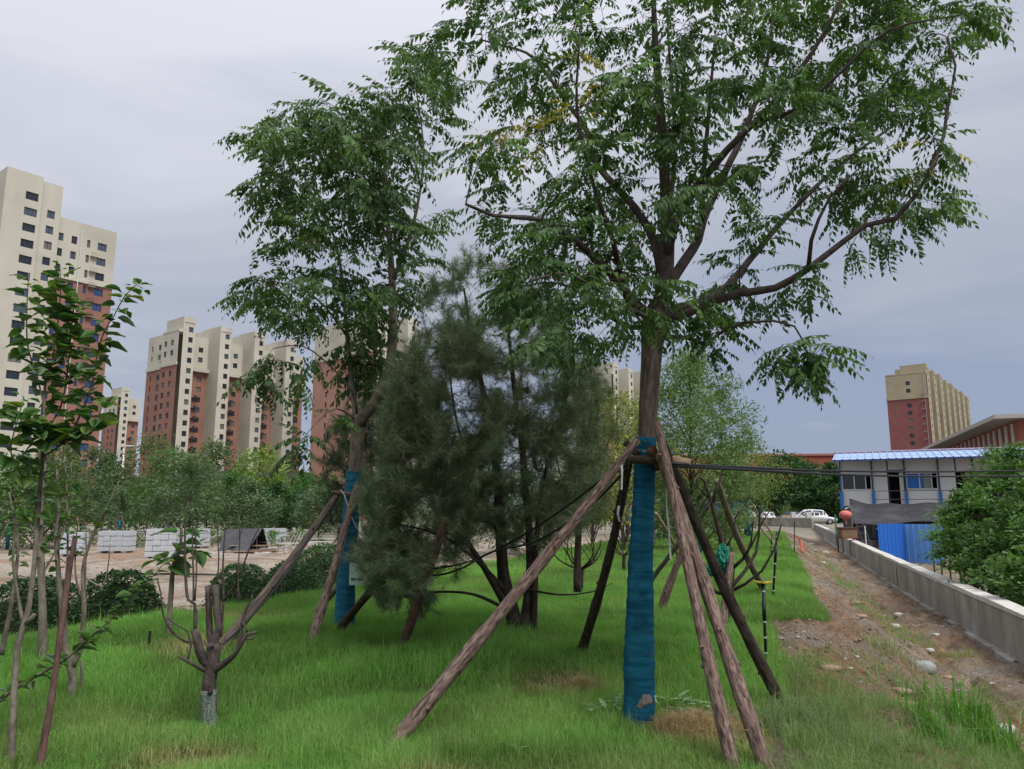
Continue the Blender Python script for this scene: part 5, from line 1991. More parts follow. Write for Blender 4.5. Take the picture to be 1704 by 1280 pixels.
ribbon([(566, 814, Y2 - .2), (572, 822, Y2 - .2), (580, 846, Y2 - .18), (592, 875, Y2 - .15), (612, 905, Y2 - .12)], .012, 'greenish twine trailing down the left wrapped tree')


def tag_card():
    c = P(594, 952, Y2 - .18)
    root = thing('tree_tag', 'pale green and white card hanging on the blue wrapped trunk', 'tag', c)
    w, h = .165, .24
    MB().box(c + np.array((0, 0, -.02)), (w, .006, h)).build('card', mat('card_green', (.42, .56, .46), (.50, .60, .52), 6, .5), root)
    MB().box(c + np.array((.035, 0, .14)), (.07, .006, .065)).build('top_flap', mat('card_white', (.58, .60, .56), rough=.5), root)
    for s in (-1, 1):
        MB().box(c + np.array((s * .036, -.006, -.075)), (.055, .004, .026)).build('green_block', mat('card_block', (.03, .20, .10), rough=.5), root)


tag_card()


def cable(pts, r, label, group):
    p = resample(np.array([P(*q) for q in pts]), .08)
    return tag(MB().tube(p, r, 8).build('black_cable', BLACK, None, True), label, 'cable', group)


gc = 'black cables strung to the big tree'
cable([(1096, 768, TY - .17), (1150, 774, TY - .15), (1260, 779, 6.6), (1400, 784, 7.9), (1560, 785, 9.6), (1760, 783, 11.5)], .011, 'upper of two black cables running right from the big tree', gc)
cable([(1096, 774, TY - .17), (1150, 777, TY - .15), (1260, 783, 6.5), (1400, 790, 7.7), (1560, 793, 9.4), (1760, 792, 11.2)], .011, 'lower of two black cables running right from the big tree', gc)
cable([(1046, 772, TY - .14), (1000, 800, 6.2), (940, 845, 6.7), (880, 885, 7.1), (830, 913, 7.4), (770, 938, 7.6), (690, 950, 7.8)], .010, 'upper black cable drooping left from the big tree into the pine', gc)
cable([(1046, 778, TY - .14), (990, 835, 6.2), (930, 880, 6.6), (880, 905, 6.9), (820, 918, 7.1), (770, 945, 7.3), (730, 957, 7.4), (685, 955, 7.6)], .010, 'lower black cable drooping left from the big tree into the pine', gc)
cable([(560, 830, Y2 - .16), (520, 890, Y2 - .8), (470, 965, Y2 - 2.0), (415, 1030, Y2 - 3.0), (372, 1072, Y2 - 3.6)], .007, 'thin black cable hanging along the long prop of the left wrapped tree', 'thin cables by the left wrapped tree')


# ------------------------------------------------------------------ pines
def needle_tufts(tips, dirs, rs, n=46, ln=0.10, w=0.0024, c1=(0.055, 0.092, 0.046), c2=(0.22, 0.275, 0.160), back=0.22):
    tips, dirs = np.array(tips), np.array(dirs)
    m = len(tips)
    T = np.repeat(tips, n, 0)
    D = np.repeat(dirs, n, 0)
    k = len(T)
    u = rs.random((k, 1))
    base = T - D * back * u
    rnd = rs.normal(0, 1, (k, 3))
    rnd -= D * (rnd * D).sum(1)[:, None]
    rnd /= np.linalg.norm(rnd, axis=1)[:, None] + 1e-9
    d = D * (0.75 + 0.5 * rs.random((k, 1))) + rnd * (0.75 + 0.3 * rs.random((k, 1)))
    d /= np.linalg.norm(d, axis=1)[:, None]
    s = np.cross(d, rs.normal(0, 1, (k, 3)))
    s /= np.linalg.norm(s, axis=1)[:, None] + 1e-9
    L = ln * (0.7 + 0.5 * rs.random((k, 1)))
    tip = base + d * L
    tip[:, 2] -= 0.15 * L[:, 0]
    V = np.stack((base - s * w / 2, base + s * w / 2, tip), 1).reshape(-1, 3)
    Ft = np.arange(k * 3).reshape(-1, 3)
    tt = np.repeat(rs.random((m, 1)) ** 1.4, n, 0) * .8 + .2 * rs.random((k, 1))
    C = np.array(c1) * (1 - tt) + np.array(c2) * tt
    brown = (rs.random((k, 1)) < .04)
    C = np.where(brown, np.array((0.16, 0.10, 0.05)), C)
    C = np.repeat(np.concatenate((C, np.ones((k, 1))), 1), 3, 0)
    return V, Ft, C


def pine(label, base, stems, polys, seed, y0, dy, tuft=46, ln=.10, w=.0026, **kw):
    rs = np.random.default_rng(seed)
    root = thing('pine_tree', label, 'tree', base, 'pines behind the big tree')
    paths = limb_nodes(stems, .12)
    for i, (p, r) in enumerate(paths):
        MB().tube(p, r, 9, .15, seed=seed + i).build('trunk' if i == 0 else 'limb', BARK_DARK, root, True)
    nodes = np.concatenate([p for p, r in paths])
    nr = np.concatenate([r for p, r in paths])
    T = []
    for poly, n, dyk, yk in polys:
        xs = [q[0] for q in poly]
        ys = [q[1] for q in poly]
        c = 0
        while c < n:
            px, py = rs.uniform(min(xs), max(xs)), rs.uniform(min(ys), max(ys))
            if not in_poly(poly, np.array([px]), np.array([py]))[0]:
                continue
            if fbm(px * .022 + seed, py * .026, 2) < .40 and rs.random() < .8:
                continue
            T.append(P(px, py, yk + dyk * np.clip(rs.normal(0, .6), -1.2, 1.2)))
            if T[-1][2] < h1(T[-1][0], T[-1][1]) + .15:
                T.pop()
                continue
            c += 1
    tw = grow(nodes, nr, T, rs, rmin=.0024, sag=-.04, up_bias=-.15, max_r=.014)
    mb = MB()
    for p, r in tw:
        mb.tube(p, r, 4, 0, False)
    tag(mb.build('twigs', BARK, root, True), kind='stuff')
    tips, dirs = [], []
    for p, r in tw:
        d = unit(p[-1] - p[-2] + np.array((0, 0, .02)))
        L = np.linalg.norm(p[-1] - p[0])
        for j in range(3):
            if j == 0:
                q, dd = p[-1] + d * .04, d
            else:
                u = rs.uniform(.55, 1.0)
                q = np.array([np.interp(u * (len(p) - 1), np.arange(len(p)), p[:, c]) for c in range(3)])
                dd = unit(d + rs.normal(0, .5, 3) + (0, 0, .3))
                q = q + dd * rs.uniform(.06, .22)
            tips.append(q)
            dirs.append(dd)
    V, Ft, C = needle_tufts(tips, dirs, rs, tuft, ln, w, **kw)
    me = new_mesh('needles', V - OFF[root.name], Ft, [NEEDLE], None, False, {'col': ('FLOAT_COLOR', C)})
    tag(link('needles', me, root), kind='stuff')
    return root


PB = G(868, 1056)
PY = float(PB[1])
print('pine', PB)
pine('dense grey-green pine with several dark stems from one base', PB,
     [([(858, 1058, PY), (850, 1010, PY), (838, 960, PY), (832, 880, PY), (828, 800, PY), (815, 700, PY), (790, 590, PY), (772, 480, PY)], .085, .012),
      ([(868, 1058, PY), (878, 1000, PY + .05), (882, 920, PY + .1), (876, 830, PY + .1), (868, 740, PY + .1), (855, 640, PY), (845, 540, PY), (835, 450, PY)], .065, .010),
      ([(888, 1055, PY), (890, 980, PY), (893, 900, PY + .1), (905, 800, PY + .2), (930, 700, PY + .3), (960, 620, PY + .4), (990, 580, PY + .5)], .040, .008),
      ([(850, 1025, PY), (815, 960, PY - .2), (765, 880, PY - .5), (720, 780, PY - .7), (690, 680, PY - .8), (665, 600, PY - .8)], .045, .008),
      ([(842, 985, PY), (790, 930, PY - .4), (730, 890, PY - .7), (650, 870, PY - .8), (600, 860, PY - .8)], .030, .006),
      ([(846, 1015, PY), (790, 990, PY - .3), (730, 985, PY - .6), (660, 995, PY - .7)], .024, .006),
      ([(835, 900, PY), (790, 800, PY - .4), (760, 700, PY - .6), (745, 600, PY - .6)], .030, .006),
      ([(876, 980, PY), (930, 990, PY - .1), (985, 985, PY - .1), (1020, 970, PY)], .014, .004)],
     [([(655, 610), (720, 545), (790, 540), (830, 620), (835, 760), (800, 860), (760, 960), (700, 1030), (640, 1015), (605, 970), (590, 900), (596, 830), (630, 770), (640, 690)], 1250, .8, PY - .55),
      ([(690, 560), (715, 470), (770, 430), (850, 440), (920, 500), (960, 570), (1000, 600), (985, 680), (900, 760), (790, 680)], 430, .8, PY + .1),
      ([(840, 650), (1000, 640), (1010, 760), (975, 880), (880, 930), (800, 900), (780, 760)], 400, .8, PY + .35)],
     21, PY, 1.0, tuft=50, ln=.11, w=.0040)
b = G(600, 985)
pine('darker pine peeping out left of the grey-green one', GP(640, 13.0),
     [([(652, 960, 13), (648, 850, 13), (640, 700, 13), (632, 560, 13)], .10, .02), ([(648, 850, 13), (590, 800, 12.7), (540, 750, 12.5)], .03, .01), ([(645, 770, 13), (590, 720, 12.7), (550, 690, 12.6)], .03, .01)],
     [([(575, 690), (660, 600), (690, 700), (660, 900), (600, 930), (545, 880), (528, 790), (535, 735)], 420, .8, 12.8)], 23, 13, 1.0, tuft=44, ln=.13, w=.005, c1=(0.022, 0.045, 0.026), c2=(0.05, 0.085, 0.045))
pine('feathery light green pine just left of the big trunk', GP(965, 11.5),
     [([(960, 985, 11.5), (962, 900, 11.5), (968, 780, 11.5), (975, 660, 11.5), (985, 590, 11.5)], .06, .012), ([(962, 880, 11.5), (1000, 780, 11.4), (1020, 700, 11.4)], .02, .006), ([(964, 880, 11.5), (930, 780, 11.6), (915, 700, 11.7)], .02, .006)],
     [([(930, 640), (985, 580), (1020, 660), (1035, 760), (1000, 870), (920, 880), (905, 760)], 300, .8, 11.5)], 25, 11.5, 1.0, tuft=36, ln=.12, w=.0042, c1=(0.05, 0.075, 0.03), c2=(0.115, 0.15, 0.06), back=.3)
prop(G(668, 1080), P(742, 862, PY - 1.35), .046, .036, BARK_RED, 'reddish-brown prop with a peeled patch standing under the pine', 'timber props of the pine', seed=17, knots=3)

# ------------------------------------------------------------------ pruned trees and saplings
def branch_tree(name, label, base, limbs, m, group=None, seed=1, n=8, cat='tree'):
    t = thing(name, label, cat, base, group)
    for i, (p, r) in enumerate(limb_nodes(limbs, .05 if base[1] < 9 else .15)):
        MB().tube(p, r, n if i == 0 or r[0] > .015 else 5, .14, seed=seed + i).build('trunk' if i == 0 else 'branch', m, t, True)
    return t


EB = G(349, 1213)
EY = float(EB[1])
g5 = 'hard-pruned bare trees on the lawn'
pt_ = branch_tree('pruned_tree', 'stub-pruned bare tree with a speckled green base in the near left lawn', EB, [
    ([(349, 1222, EY), (348, 1180, EY), (348, 1140, EY), (351, 1118, EY), (354, 1095, EY), (356, 1070, EY)], 0.0500, 0.0500),
    ([(352, 1110, EY), (338, 1098, EY - .02), (331, 1080, EY - .03), (327, 1060, EY - .03), (323, 1048, EY - .03)], 0.0360, 0.0260),
    ([(355, 1085, EY), (358, 1060, EY + .01), (365, 1045, EY + .01), (361, 1020, EY + .02), (358, 973, EY + .03)], 0.0340, 0.0280),
    ([(352, 1080, EY + .03), (349, 1050, EY + .05), (347, 1010, EY + .05), (346, 975, EY + .05)], 0.0240, 0.0200),
    ([(355, 1115, EY), (372, 1105, EY - .05), (392, 1088, EY - .1), (403, 1068, EY - .12), (412, 1055, EY - .12), (427, 1052, EY - .13)], 0.0320, 0.0100),
    ([(392, 1088, EY - .1), (400, 1060, EY - .1), (404, 1030, EY - .1), (418, 995, EY - .1), (421, 990, EY - .1)], 0.0140, 0.0070),
    ([(408, 1062, EY - .12), (418, 1064, EY - .14), (424, 1058, EY - .15)], 0.0100, 0.0060),
    ([(412, 1054, EY - .12), (410, 1045, EY - .12), (402, 1034, EY - .12)], 0.0090, 0.0050),
    ([(345, 1118, EY), (325, 1108, EY - .1), (308, 1098, EY - .15), (298, 1092, EY - .16)], 0.0160, 0.0100),
    ([(312, 1100, EY - .14), (318, 1075, EY - .12), (311, 1050, EY - .12), (295, 1040, EY - .14), (280, 1030, EY - .15)], 0.0069, 0.0056),
    ([(330, 1070, EY - .03), (308, 1068, EY - .08), (285, 1050, EY - .12), (272, 1025, EY - .15), (268, 990, EY - .15), (262, 965, EY - .15)], 0.0100, 0.0050),
    ([(325, 1050, EY - .03), (325, 1030, EY), (324, 1005, EY), (313, 998, EY), (309, 960, EY), (308, 880, EY), (313, 835, EY)], 0.0140, 0.0060),
    ([(322, 1000, EY), (322, 960, EY), (320, 900, EY), (322, 850, EY)], 0.0081, 0.0042),
    ([(324, 1000, EY), (327, 950, EY), (325, 880, EY)], 0.0069, 0.0042),
    ([(368, 1060, EY), (372, 1000, EY), (371, 950, EY), (374, 890, EY), (383, 842, EY)], 0.0100, 0.0040),
    ([(361, 975, EY + .02), (364, 930, EY), (362, 880, EY), (366, 860, EY)], 0.0058, 0.0042),
    ([(372, 1000, EY), (390, 975, EY - .05), (405, 940, EY - .1), (418, 905, EY - .1), (434, 872, EY - .1)], 0.0092, 0.0042),
    ([(398, 1000, EY - .1), (396, 960, EY - .1), (399, 900, EY - .1), (398, 860, EY - .1)], 0.0058, 0.0042),
    ([(356, 1075, EY - .05), (345, 1075, EY - .06), (340, 1066, EY - .06)], 0.0100, 0.0060)], BARK_LIMB, g5, 31)
SPECK = mat('speckled_bark', (0.045, 0.075, 0.055), (0.10, 0.12, 0.095), 26, .9, .6, 60, coords='bark', stretch=(1, 1, .4), c3=(0.40, .43, .38), s3=190)
MB().tube(resample(np.array([P(349, 1222, EY), P(348, 1180, EY), P(348, 1148, EY)]), .03), .0535, 14, .08, seed=3).build('painted_base', SPECK, pt_, True)
MB().tube([P(350, 1152, EY - .045), P(349, 1150, EY - .065)], [.018, .014], 8, .2).build('branch_scar', BARK_DARK, pt_, True)


def big_leaf(seed, c):
    """broad heart-shaped leaf, folded along the midrib and curled"""
    r = np.random.default_rng(seed)
    prof = [(0, 0), (-.04, .18), (.10, .36), (.30, .45), (.52, .40), (.74, .25), (.9, .10), (1.0, 0)]
    V, Fc = [], []
    curl, fold = .25 + .5 * r.random(), .15 + .25 * r.random()
    m = len(prof)
    for u, v in prof:
        V.append((0, u, -curl * u * u * .5))
    for s in (-1, 1):
        for u, v in prof:
            V.append((s * v, u, -curl * u * u * .5 + fold * v + .03 * math.sin(u * 14 + s)))
    for k, s in ((m, -1), (2 * m, 1)):
        for i in range(m - 1):
            q = (i, i + 1, k + i + 1, k + i)
            Fc.append((q[0], q[1], q[2]))
            Fc.append((q[0], q[2], q[3]))
    V = np.array(V, float)
    V[:, 1] -= 0.0
    # stalk
    n = len(V)
    V = np.concatenate((V, np.array([(-.012, -.28, .03), (.012, -.28, .03), (.012, .02, .0), (-.012, .02, 0)])))
    Fc += [(n, n + 1, n + 2), (n, n + 2, n + 3)]
    C = np.tile(np.append(np.array(c), 1), (len(V), 1))
    C[n:, :3] = (.16, .17, .06)
    return V, np.array(Fc), C


LC = [(.065, .145, .038), (.088, .175, .055), (.125, .19, .115), (.14, .21, .06), (.052, .118, .042), (.19, .19, .045)]
BIG = [big_leaf(i, c) for i, c in enumerate(LC)]
BIGM = [new_mesh('leaf', V, Fc, [LEAF_SOFT], None, True, {'col': ('FLOAT_COLOR', C)}) for V, Fc, C in BIG]


def leafy(root, stems, n, size, seed, frm=0.35, pale=0.15):
    """single leaves along stems (polylines of real points)"""
    rs = np.random.default_rng(seed)
    o = OFF[root.name]
    for p in stems:
        L = len(p)
        for k in range(n):
            u = frm + (1 - frm) * (k + rs.random()) / n
            i = min(L - 2, int(u * (L - 1)))
            q = p[i] + (p[i + 1] - p[i]) * (u * (L - 1) - i)
            a = k * 2.4 + rs.normal(0, .3)
            d = unit(np.array((math.cos(a), math.sin(a), rs.normal(.1, .35))))
            B = basis(d, unit(np.array((rs.normal(0, .35), rs.normal(0, .35), 1))))
            s = size * rs.uniform(.55, 1.2) * (1.0 if u < .93 else .6)
            v = int(rs.choice([0, 1, 2, 3, 4, 5], p=[.3, .25, pale, .14, .26 - pale + .03, .02]))
            ob = link('leaf', BIGM[v], root)
            m = Matrix.Identity(4)
            pos = q + d * size * .28 - o
            for r_ in range(3):
                for c in range(3):
                    m[r_][c] = B[r_, c] * s
                m[r_][3] = pos[r_]
            ob.matrix_basis = m


AB = G(17, 1279)
AY = float(AB[1])
SA = [
    ([(17, 1290, AY), (22, 1184, AY), (28, 1090, AY), (34, 1060, AY), (40, 1040, AY), (46, 1022, AY), (56, 950, AY), (64, 850, AY), (71, 760, AY), (73, 690, AY)], .024, .010),
    ([(38, 1045, AY), (36, 1025, AY), (27, 975, AY), (22, 930, AY), (26, 870, AY)], .013, .006),
    ([(42, 1038, AY), (52, 1030, AY - .02), (58, 1022, AY - .02)], .016, .012),
    ([(73, 700, AY), (72, 670, AY), (61, 624, AY - .03), (46, 574, AY - .05), (45, 510, AY - .06), (48, 455, AY - .06)], .007, .003),
    ([(73, 690, AY), (76, 640, AY + .05), (88, 593, AY + .1), (96, 540, AY + .12), (101, 480, AY + .12), (100, 440, AY + .12)], .008, .003),
    ([(71, 760, AY), (103, 739, AY - .05), (127, 704, AY - .1), (150, 650, AY - .12), (160, 600, AY - .14), (172, 555, AY - .15), (190, 525, AY - .15), (208, 492, AY - .15), (226, 474, AY - .15), (238, 480, AY - .15)], .008, .003),
    ([(64, 850, AY), (35, 790, AY - .1), (18, 750, AY - .15), (32, 690, AY - .15), (40, 660, AY - .15)], .007, .003),
    ([(72, 720, AY), (100, 680, AY + .15), (112, 620, AY + .2), (118, 550, AY + .2), (125, 500, AY + .2)], .007, .003),
    ([(103, 739, AY - .05), (130, 725, AY - .15), (165, 690, AY - .2), (175, 665, AY - .2)], .005, .003),
    ([(103, 740, AY), (70, 720, AY - .15), (40, 700, AY - .25), (15, 690, AY - .3)], .005, .003),
]
sa = branch_tree('leafy_sapling', 'tall sapling with broad glossy leaves at the left edge before the tower', AB, SA, BARK_GREY, seed=41)
pa = [p for p, r in limb_nodes(SA, .05)]
leafy(sa, [pa[3]], 36, .11, 1, .25)
leafy(sa, [pa[4]], 72, .12, 2, .15)
leafy(sa, [pa[5]], 80, .11, 3, .1)
leafy(sa, [pa[6]], 34, .13, 4, .3)
leafy(sa, [pa[7]], 66, .115, 5, .15)
leafy(sa, [pa[8]], 30, .125, 6, .1)
leafy(sa, [pa[9]], 34, .13, 7, .2)
leafy(sa, [pa[0]], 22, .11, 8, .72)

ST = G(66, 1279)
SY = float(ST[1])
prop(ST, P(127, 896, SY + .25), .021, .016, BARK_RED, 'reddish-brown thin stake with a flat cut top in the near left corner', 'stakes', 'stake', seed=44, knots=3)
lb = G(-10, 1190)
lw = branch_tree('leafy_shoot', 'low leafy shoot reaching right across the left lawn', lb, [
    ([(-15, 1180, AY + .3), (20, 1150, AY + .3), (60, 1125, AY + .3), (105, 1100, AY + .35), (140, 1070, AY + .35), (185, 1030, AY + .4), (235, 980, AY + .4), (258, 955, AY + .4), (275, 935, AY + .4)], .012, .003)], BARK_GREY, seed=45, cat='plant')
pl = [p for p, r in limb_nodes([([(-15, 1180, AY + .3), (20, 1150, AY + .3), (60, 1125, AY + .3), (105, 1100, AY + .35), (140, 1070, AY + .35), (185, 1030, AY + .4), (235, 980, AY + .4), (258, 955, AY + .4), (275, 935, AY + .4)], .012, .003)], .05)]
leafy(lw, pl, 34, .075, 11, .45, .25)
leafy(lw, [pl[0][:14]], 26, .10, 13, .05, .2)
leafy(lw, [pl[0][-14:]], 14, .085, 12, .1, .25)

BB = G(70, 1108)
BY = float(BB[1])
SB = [([(71, 1115, BY), (71, 1040, BY), (69, 960, BY), (67, 880, BY), (72, 800, BY), (76, 740, BY)], .042, .020),
      ([(69, 960, BY), (100, 900, BY + .1), (120, 830, BY + .2), (118, 770, BY + .2)], .012, .005),
      ([(67, 900, BY), (35, 850, BY - .1), (10, 800, BY - .2)], .012, .005),
      ([(2, 1090, BY - .5), (20, 1000, BY - .5), (30, 900, BY - .5), (15, 820, BY - .5)], .022, .008)]
sb = branch_tree('leafy_sapling', 'grey straight-stemmed sapling behind the tall leafy one at the left edge', BB, SB, BARK_GREY, seed=46)
pb = [p for p, r in limb_nodes(SB, .05)]
for k, p in enumerate(pb):
    leafy(sb, [p], 30, .075, 20 + k, .45, .2)

CB = G(118, 1170)
CY = float(CB[1])
SC = [([(118, 1178, CY), (119, 1150, CY), (122, 1130, CY), (117, 1105, CY), (108, 1075, CY), (104, 1020, CY), (98, 960, CY), (94, 900, CY), (98, 840, CY), (95, 780, CY)], .036, .010),
      ([(120, 1110, CY), (135, 1075, CY), (140, 1010, CY), (138, 950, CY), (150, 900, CY), (165, 870, CY), (190, 820, CY), (198, 800, CY)], .026, .006),
      ([(138, 1000, CY), (128, 970, CY), (125, 930, CY), (130, 860, CY)], .009, .004),
      ([(140, 1020, CY), (143, 940, CY), (143, 880, CY)], .008, .004),
      ([(139, 960, CY), (170, 975, CY), (180, 940, CY), (183, 905, CY)], .007, .004),
      ([(136, 1100, CY + .1), (137, 1165, CY + .1)], .012, .012),
      ([(104, 1030, CY), (112, 940, CY), (112, 850, CY), (108, 760, CY)], .012, .005)]
sc_ = branch_tree('leafy_sapling', 'knobbly pruned sapling with upright grey shoots beside the round hedge', CB, SC, BARK_GREY, seed=48)
pc = [p for p, r in limb_nodes(SC, .05)]
leafy(sc_, [pc[0]], 26, .075, 31, .55, .2)
leafy(sc_, [pc[6]], 22, .075, 32, .4, .2)
leafy(sc_, [pc[2]], 12, .075, 33, .5, .2)
leafy(sc_, [pc[1]], 12, .07, 34, .7, .2)

DB = G(281, 1062)
DY = float(DB[1])
SD = [([(280, 1066, DY), (284, 1000, DY), (288, 945, DY), (296, 922, DY)], .034, .022), ([(296, 925, DY), (300, 900, DY), (304, 870, DY)], .012, .005), ([(290, 940, DY), (318, 915, DY), (330, 905, DY)], .008, .004), ([(288, 950, DY), (275, 930, DY), (262, 935, DY)], .008, .004)]
sd = branch_tree('leafy_sapling', 'pale-stemmed sapling with a few large drooping leaves behind the pruned stub tree', DB, SD, BARK_GREY, seed=49)
pd_ = [p for p, r in limb_nodes(SD, .05)]
leafy(sd, pd_[1:], 7, .21, 41, .3, .25)


def bare_tree(label, base, top_h, spread, nl, seed, r0=.05, name='pruned_tree', group=g5, th=.35, shoots=2):
    rs = np.random.default_rng(seed)
    t = thing(name, label, 'tree', base, group)
    b = np.asarray(base)
    MB().tube([b - (0, 0, .1), b + (0, 0, th * .6), b + (.02, 0, th)], [r0 * 1.1, r0, r0 * 1.15], 9, .2, seed=seed).build('trunk', BARK_DARK, t, True)
    for k in range(nl):
        a = k * 2 * math.pi / nl + rs.normal(0, .25)
        s = spread * rs.uniform(.6, 1.1)
        h = top_h * rs.uniform(.7, 1.05)
        d = np.array((math.cos(a), math.sin(a), 0))
        pts = [b + (0, 0, th), b + d * s * .5 + (0, 0, th + (h - th) * .22), b + d * s * .9 + (0, 0, th + (h - th) * .55), b + d * s * (1 + rs.normal(0, .1)) + (0, 0, h)]
        p = resample(np.array(pts), .08)
        mb = MB().tube(p, np.linspace(r0 * .5, .006, len(p)), 6, .1, seed=k)
        for j in range(shoots):
            i = int(len(p) * rs.uniform(.35, .75))
            q = p[i]
            e = q + d * rs.normal(0, .1) + np.array((rs.normal(0, .12), rs.normal(0, .12), h * rs.uniform(.25, .5)))
            mb.tube(resample(np.array([q, (q + e) / 2 + d * .04, e]), .1), [.009, .007, .005] if False else .006, 5, 0)
        mb.build('branch', BARK_DARK, t, True)
    return t


bare_tree('small bare vase-shaped tree between the pine and the dark prop', G(966, 985), .85, .42, 7, 51, .045)
bare_tree('smaller dark bare tree just left of the big wrapped trunk', G(1038, 952), .8, .40, 5, 52, .04)
HB = G(1214, 1036)
HY = float(HB[1])
ht = branch_tree('pruned_tree', 'wide bare tree with curving branches and green netting right of the front props', HB, [
    ([(1214, 1042, HY), (1213, 1010, HY), (1211, 985, HY), (1213, 975, HY)], .075, .07),
    ([(1214, 985, HY), (1240, 972, HY - .1), (1268, 950, HY - .2), (1288, 915, HY - .25), (1297, 885, HY - .25), (1300, 872, HY - .25)], .022, .007),
    ([(1213, 980, HY), (1240, 950, HY + .1), (1258, 920, HY + .15), (1263, 890, HY + .15), (1264, 855, HY + .15), (1268, 835, HY + .15)], .030, .008),
    ([(1236, 930, HY), (1252, 905, HY - .1), (1268, 870, HY - .1), (1286, 842, HY - .1)], .016, .007),
    ([(1220, 945, HY), (1242, 925, HY), (1250, 900, HY), (1253, 870, HY), (1254, 862, HY)], .024, .007),
    ([(1212, 985, HY), (1205, 950, HY), (1203, 910, HY), (1193, 870, HY), (1182, 830, HY), (1172, 800, HY), (1165, 795, HY)], .045, .014),
    ([(1184, 840, HY), (1192, 815, HY), (1202, 788, HY)], .022, .016),
    ([(1182, 835, HY), (1172, 850, HY - .05), (1166, 870, HY - .05), (1168, 890, HY - .05)], .016, .010),
    ([(1204, 920, HY), (1220, 890, HY), (1224, 860, HY), (1238, 845, HY)], .016, .006),
    ([(1205, 950, HY), (1190, 925, HY - .1), (1175, 900, HY - .15), (1160, 870, HY - .2), (1150, 840, HY - .2)], .018, .006),
    ([(1210, 990, HY), (1190, 985, HY - .15), (1172, 960, HY - .2), (1160, 930, HY - .2), (1140, 905, HY - .2)], .028, .006),
    ([(1180, 830, HY), (1160, 810, HY + .1), (1158, 790, HY + .1), (1152, 775, HY + .1)], .010, .004),
    ([(1193, 870, HY), (1205, 850, HY + .1), (1216, 815, HY + .1), (1222, 790, HY + .1)], .010, .004),
    ([(1203, 900, HY), (1188, 880, HY + .2), (1170, 868, HY + .3)], .008, .004),
    ([(1216, 990, HY), (1222, 945, HY + .1), (1214, 905, HY + .2), (1222, 880, HY + .2)], .014, .005)], BARK_DARK, g5, 53)
prop(G(1204, 1045), P(1216, 920, HY - .15), .045, .036, BARK_POLE, 'short pale prop standing against the wide bare tree', 'timber props by the wide bare tree', seed=54, knots=2)
prop(G(1270, 985) * np.array((1, 1, 1)), P(1192, 800, HY + .8), .055, .04, BARK_GREY, 'long grey prop slanting behind the wide bare tree', 'timber props by the wide bare tree', seed=55, knots=2)
prop(G(1098, 1015), P(1142, 905, HY + 1.0), .055, .04, BARK_POLE, 'pale prop in the lawn between the teal trunk and the front props', 'timber props behind the front props', seed=56, knots=2)
prop(G(1070, 990), P(1130, 900, HY + 2.0), .04, .035, BARK_GREY, 'thin grey prop right behind the teal wrapped trunk', 'timber props behind the front props', seed=57, knots=2)
prop(G(1135, 930), P(1092, 850, HY + 3.0), .04, .03, WOOD_PALE, 'thin pale prop crossing another behind the hanging cord', 'timber props behind the front props', seed=58, knots=1)


def netting(c, s, seed, label):
    rs = np.random.default_rng(seed)
    V, f = [], []
    m, n = 20, 28
    for i in range(m + 1):
        th = math.pi * i / m
        for j in range(n):
            ph = 2 * math.pi * j / n
            r = s * (0.45 + 1.2 * fbm(math.cos(ph) * 3.5 + 9 + seed, math.sin(ph) * 3.5 + th * 4 + 9, 4))
            V.append(c + np.array((r * .55 * math.sin(th) * math.cos(ph), r * .5 * math.sin(th) * math.sin(ph), r * math.cos(th))))
    for i in range(m):
        for j in range(n):
            f.append((i * n + j, i * n + (j + 1) % n, (i + 1) * n + (j + 1) % n, (i + 1) * n + j))
    tag(MB().add(V, f).build('green_netting', mat('green_net', (.01, .15, .10), (.02, .24, .17), 9, .6, .8, 40), None, False), label, 'netting', 'green netting in the wide bare tree')


netting(P(1204, 928, HY - .12), .13, 1, 'larger crumpled green netting bundle on the wide bare tree')
netting(P(1183, 947, HY - .2), .075, 2, 'smaller green netting scrap left of the larger bundle')
netting(P(1164, 910, HY - .1), .06, 3, 'green netting scrap high behind the dark front prop')

# ------------------------------------------------------------------ sprinklers
YEL = mat('yellow_plastic', (.55, .42, .01), rough=.4)


def sprinkler(a_px, b_px, label, r=.014, head=True):
    b = G(*b_px)
    Y = float(b[1])
    top = P(a_px[0], a_px[1], Y)
    t = thing('sprinkler', label, 'sprinkler', b, 'sprinklers along the lawn edge')
    d = unit(top - b)
    L = np.linalg.norm(top - b)
    MB().tube([b - d * .1, top], r, 10).build('riser', BLACK, t, True)
    for k in range(5):
        q = b + d * L * (.12 + .2 * k)
        MB().tube([q, q + d * .012], r * 1.12, 10).build('clip', RIBBON, t)
    MB().tube([b + d * L * .55, b + d * L * .80], r * 1.3, 10).build('sleeve', BLACK, t, True)
    if head:
        hb = MB()
        hb.tube([top, top + d * .03], [r * 1.6, r * 1.3], 10)
        hb.build('head', BLACK, t, True)
        for k in range(3):
            a = k * 2.09 + .3
            e = np.array((math.cos(a), math.sin(a), .1))
            s = np.cross(e, (0, 0, 1))
            q = top + d * .02
            V = [q + e * .01 - s * .012, q + e * .05 - s * .02, q + e * .085 - s * .012, q + e * .085 + s * .012, q + e * .05 + s * .02, q + e * .01 + s * .012]
            V = [v + np.array((0, 0, z)) for z in (0, .012) for v in V]
            MB().add(V, [(5, 4, 3, 2, 1, 0), (6, 7, 8, 9, 10, 11)] + [(i, (i + 1) % 6, 6 + (i + 1) % 6, 6 + i) for i in range(6)]).build('arm', YEL, t)


